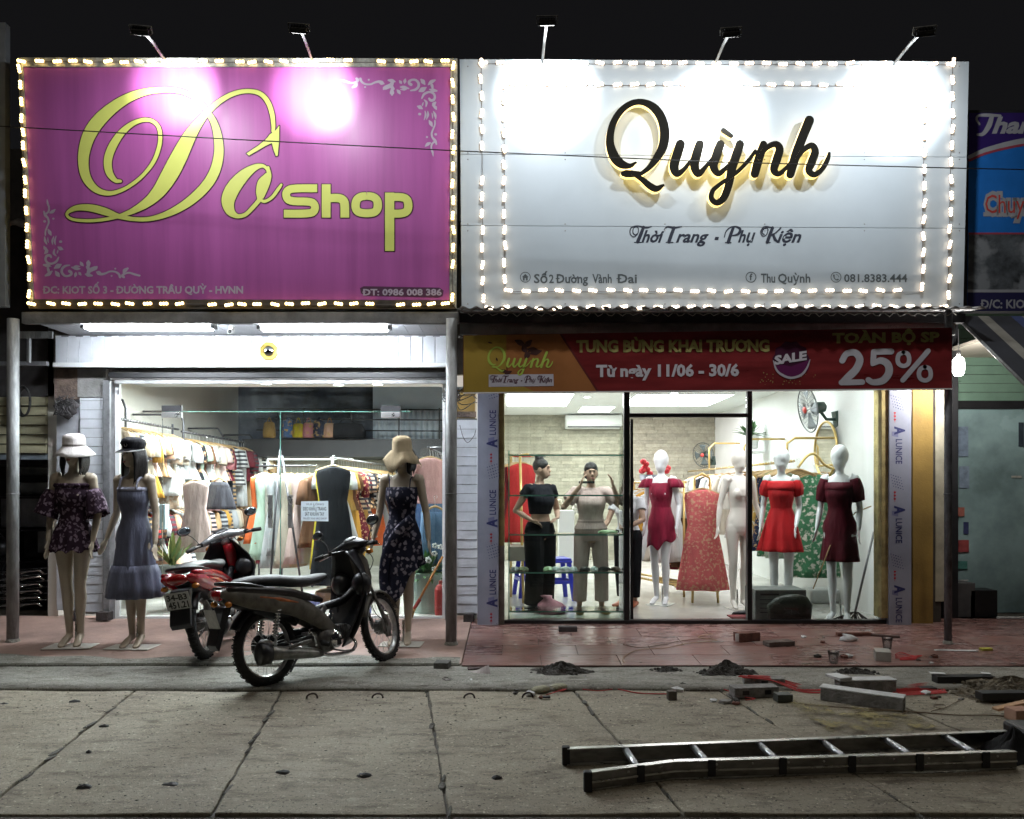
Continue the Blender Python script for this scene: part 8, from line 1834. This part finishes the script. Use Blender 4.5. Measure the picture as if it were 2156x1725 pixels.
mb = MB(); noisy(mb, (0, 0, 0), .11, .09, .05, seed=6); mb.xf(Matrix.Translation(P(140, 860, 7.42))@Matrix.Rotation(R(90), 4, 'X')); 
for k in range(16): mb.tube(catmull([P(140, 860, 7.42)+Vector((rnd.uniform(-.1, .1), -.04, rnd.uniform(-.08, .12))) for _ in range(4)], 4), .005, 5)
tag(mb.build('wire_tangle', mat('tangle', (.05, .045, .045), .7, var=.3), smooth=True), 'dark tangle of wires above the bucket hatted mannequin', 'wire tangle')
# right neighbour
nr = thing('neighbour_shop', 'dim green shop with dark glass at the far right', 'shop', (4.6, 7.6, .05))
m_gs = mat('green_siding', (.22, .36, .27), .6, var=.12, scale=3)
z = Z(845, 7.9)
for k in range(11):
    part('siding_board', m_gs, nr, (4.28, 8.5, 7.90, 7.92, z+.002, z+.088), bevel=.003); z += .09
part('wall_backing', m_pvcg, nr, (4.28, 8.5, 7.921, 8.0, Z(845, 7.9), 3.6))
part('door_head', m_dark, nr, (4.2, 8.5, 7.84, 7.9, Z(862, 7.9), Z(845, 7.9)-.001))
part('frame_strip', mat('pale_strip', (.45, .42, .32), .6, var=.2), nr, (X(1966, 7.35), X(1984, 7.35), 7.32, 7.328, .25, 2.4))
part('door_frame', mat('blue_grey_frame', (.25, .28, .32), .5, var=.15), nr, (4.28, 4.34, 7.84, 7.9, .06, Z(863, 7.9)))
part('glass_pane', mat('teal_haze_glass', (.42, .60, .60), .25, var=.35, scale=.9, alpha=.85), nr, (4.34, 8.5, 7.87, 7.878, .06, Z(863, 7.9)))  # reflected teal haze is put into the pane's colour
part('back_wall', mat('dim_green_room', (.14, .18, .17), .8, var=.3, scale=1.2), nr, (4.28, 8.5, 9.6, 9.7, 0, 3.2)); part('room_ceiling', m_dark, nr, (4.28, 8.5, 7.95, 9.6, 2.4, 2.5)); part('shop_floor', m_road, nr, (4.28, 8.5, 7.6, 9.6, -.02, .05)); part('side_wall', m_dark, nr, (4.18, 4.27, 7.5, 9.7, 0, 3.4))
part('soffit', mat('soffit_cream', (.50, .46, .38), .7, var=.1), nr, (4.2, 8.5, 6.95, 7.9, Z(742, 7.6), Z(742, 7.6)+.03))
plant('dark bush in a pot behind the glass of the far right shop', (X(2045, 8.3), 8.3, Z(1225, 8.3)), 60, .34, .03, [mat('leaf_dark', (.02, .05, .02), .5, var=.3)], (.1, 1.4), (.15, .25, m_dark))
block('box', 'dark grey box on the floor by the right neighbour door', 'box', 2023, 1300, .28, .2, .33, 0, mat('dk_box', (.10, .10, .10), .7, var=.2), on='w', z=.0)
block('box', 'black box on the floor by the right neighbour door', 'box', 2072, 1300, .26, .2, .26, 0, m_black, on='w')
block('strip_of_paper', 'pale strip on the ground under the right neighbour door', 'strip', 2130, 1304, .26, .03, .02, 0, m_fo, on='w')
t = thing('hanging_bulb', 'bright hanging energy saving bulb beside the right end of the banner', 'lamp', P(2018, 772, 6.9))
mb = MB(); c = P(2018, 772, 6.9); mb.lathe([(.001, -.085), (.03, -.078), (.046, -.05), (.050, 0), (.046, .055), (.03, .08), (.001, .082)], 24, c); mb.build('bulb', emis('bulb_white', (1, .98, .94), 22), t, smooth=True)
mb = MB(); mb.tube([c+Vector((0, 0, .08)), c+Vector((0, 0, .14))], .018, 10); mb.tube([c+Vector((0, 0, .13)), c+Vector((.0, .0, .33))], .004, 6); mb.build('lamp_holder', m_white, t, smooth=True)
ld = bpy.data.lights.new('bulb_glow', 'POINT'); ld.energy = 40; ld.shadow_soft_size = .05; ld.color = (1, .97, .92); o = bpy.data.objects.new('bulb_glow', ld); C.objects.link(o); o.location = c+Vector((0, -.0, -.16)); o.parent = t; o.matrix_parent_inverse = WM[t].inverted()
t = thing('awning', 'dark striped awning sloping down at the right frame edge', 'awning', P(2100, 700, 6.6))
m_aw = [mat('awning_dark', (.03, .032, .04), .8, var=.2), mat('awning_pale', (.24, .23, .20), .8, var=.2), mat('awning_blue', (.05, .07, .18), .8, var=.2)]
a0, a1 = P(2012, 668, 6.75), P(2172, 812, 5.9)
hi0 = P(2012, 666, 6.85); lo0 = P(2160, 812, 5.85); wv = Vector((3.2, 0, 0))
n_ = 40
for k in range(n_):
    s0, s1 = k/n_, (k+1)/n_
    mi = [0, 0, 1, 0, 0, 2, 1, 0][k % 8]
    mb = MB(); mb.add([hi0+wv*s0*1.2, hi0+wv*s1*1.2, lo0+wv*s1*1.2, lo0+wv*s0*1.2], [(0, 1, 2, 3)]); mb.build('awning_stripe', m_aw[mi], t, solid=.003)
mb = MB(); mb.tube([hi0, lo0], .012, 8); mb.tube([lo0, lo0+wv*1.2], .02, 10); mb.build('awning_frame', m_pole, t, smooth=True)

# stickers and price cards on the right neighbour glass
for i, (u, v, w, h, c) in enumerate(((2028, 930, .10, .30, (.20, .26, .34)), (2030, 1005, .10, .22, (.22, .28, .36)), (2018, 1078, .12, .09, (.45, .16, .12)), (2034, 1112, .05, .12, (.05, .06, .16)), (2026, 1150, .13, .12, (.40, .08, .08)), (2024, 1190, .12, .08, (.10, .30, .26)), (2022, 1222, .16, .012, (.6, .6, .58)), (2150, 915, .05, .24, (.05, .07, .09)), (2140, 1004, .10, .02, (.5, .5, .45)))):
    mb = MB(); x, z = X(u, 7.86), Z(v, 7.86); mb.box(x-w/2, x+w/2, 7.858, 7.862, z-h/2, z+h/2)
    tag(mb.build('sticker', mat('stk%d' % i, c, .5, var=.25, scale=14)), ['upper tall grey blue sticker', 'lower tall grey blue sticker', 'orange brown sticker', 'small navy sticker', 'red sticker', 'teal sticker', 'thin white strip', 'dark upright sticker at the frame edge', 'thin pale strip at the frame edge'][i]+' on the glass of the right neighbour', 'sticker')
# screws on the signs
for par_, pl, us, vs in ((SG1, PL1, (60, 230, 400, 560, 720, 880), (136, 640)), (SG2, PL2, (985, 1190, 1400, 1610, 1820, 2020), (140, 322, 336, 472, 486, 640))):
    for u in us:
        for v in vs:
            mb = MB(); c = pl.p(u, v, .0); mb.ell(c, .006, .003, .006, 8, 4); mb.build('screw', m_grey, par_, smooth=True)
# more builder's litter
rr = random.Random(11)
lit = [('plaster chip', m_fo, .03), ('brown clod', m_dirt, .03), ('grey stone chip', m_gb, .028), ('brick chip', m_rb, .03)]
ch = ['beside the gloves', 'below the first cement heap', 'in front of the cement heaps', 'by the hollow blocks', 'behind the yellow dust', 'near the black tray', 'by the red straps on the tiles', 'at the kerb corner', 'under the cups on the tiles', 'on the tiles below the mannequins']
pos = [(1120, 1462), (1230, 1430), (1450, 1446), (1545, 1480), (1900, 1480), (1990, 1470), (1940, 1392), (960, 1430), (1760, 1388), (1700, 1345)]
for i, (u0, v0) in enumerate(pos):
    for j in range(4):
        nm, m, s = lit[j]; u, v = u0+rr.uniform(-45, 45), v0+rr.uniform(-9, 9); p = G(u, v) if v0 > 1400 else GW(u, v); mb = MB(); s *= rr.uniform(.5, 1.3)
        mb.ell(p+Vector((0, 0, s*.25)), s*rr.uniform(.8, 1.5), s, s*.5, 6, 3); 
        for k in range(len(mb.v)): mb.v[k] += Vector((rr.uniform(-1, 1), rr.uniform(-1, 1), rr.uniform(-.6, .6)))*s*.22
        tag(mb.build('rubble_chip', m), 'small %s lying %s' % (nm, ch[i]), 'rubble', 'rubble chips scattered on the ground')

# pale grit and dried mud smears on the slabs
mb = MB(); rr = random.Random(31)
for k in range(900):
    u = rr.uniform(0, 2156); v = rr.uniform(1402, 1700); p = G(u, v, -.0445); q = rr.uniform(.001, .0035); mb.ell(p, q*rr.uniform(1, 2.2), q, q*.6, 5, 3)
tag(mb.build('pale_grit', mat('pale_grit', (.42, .39, .32), .9, var=.2)), 'pale sand grains and cement crumbs sprinkled over the slabs', 'grit', kind='stuff')
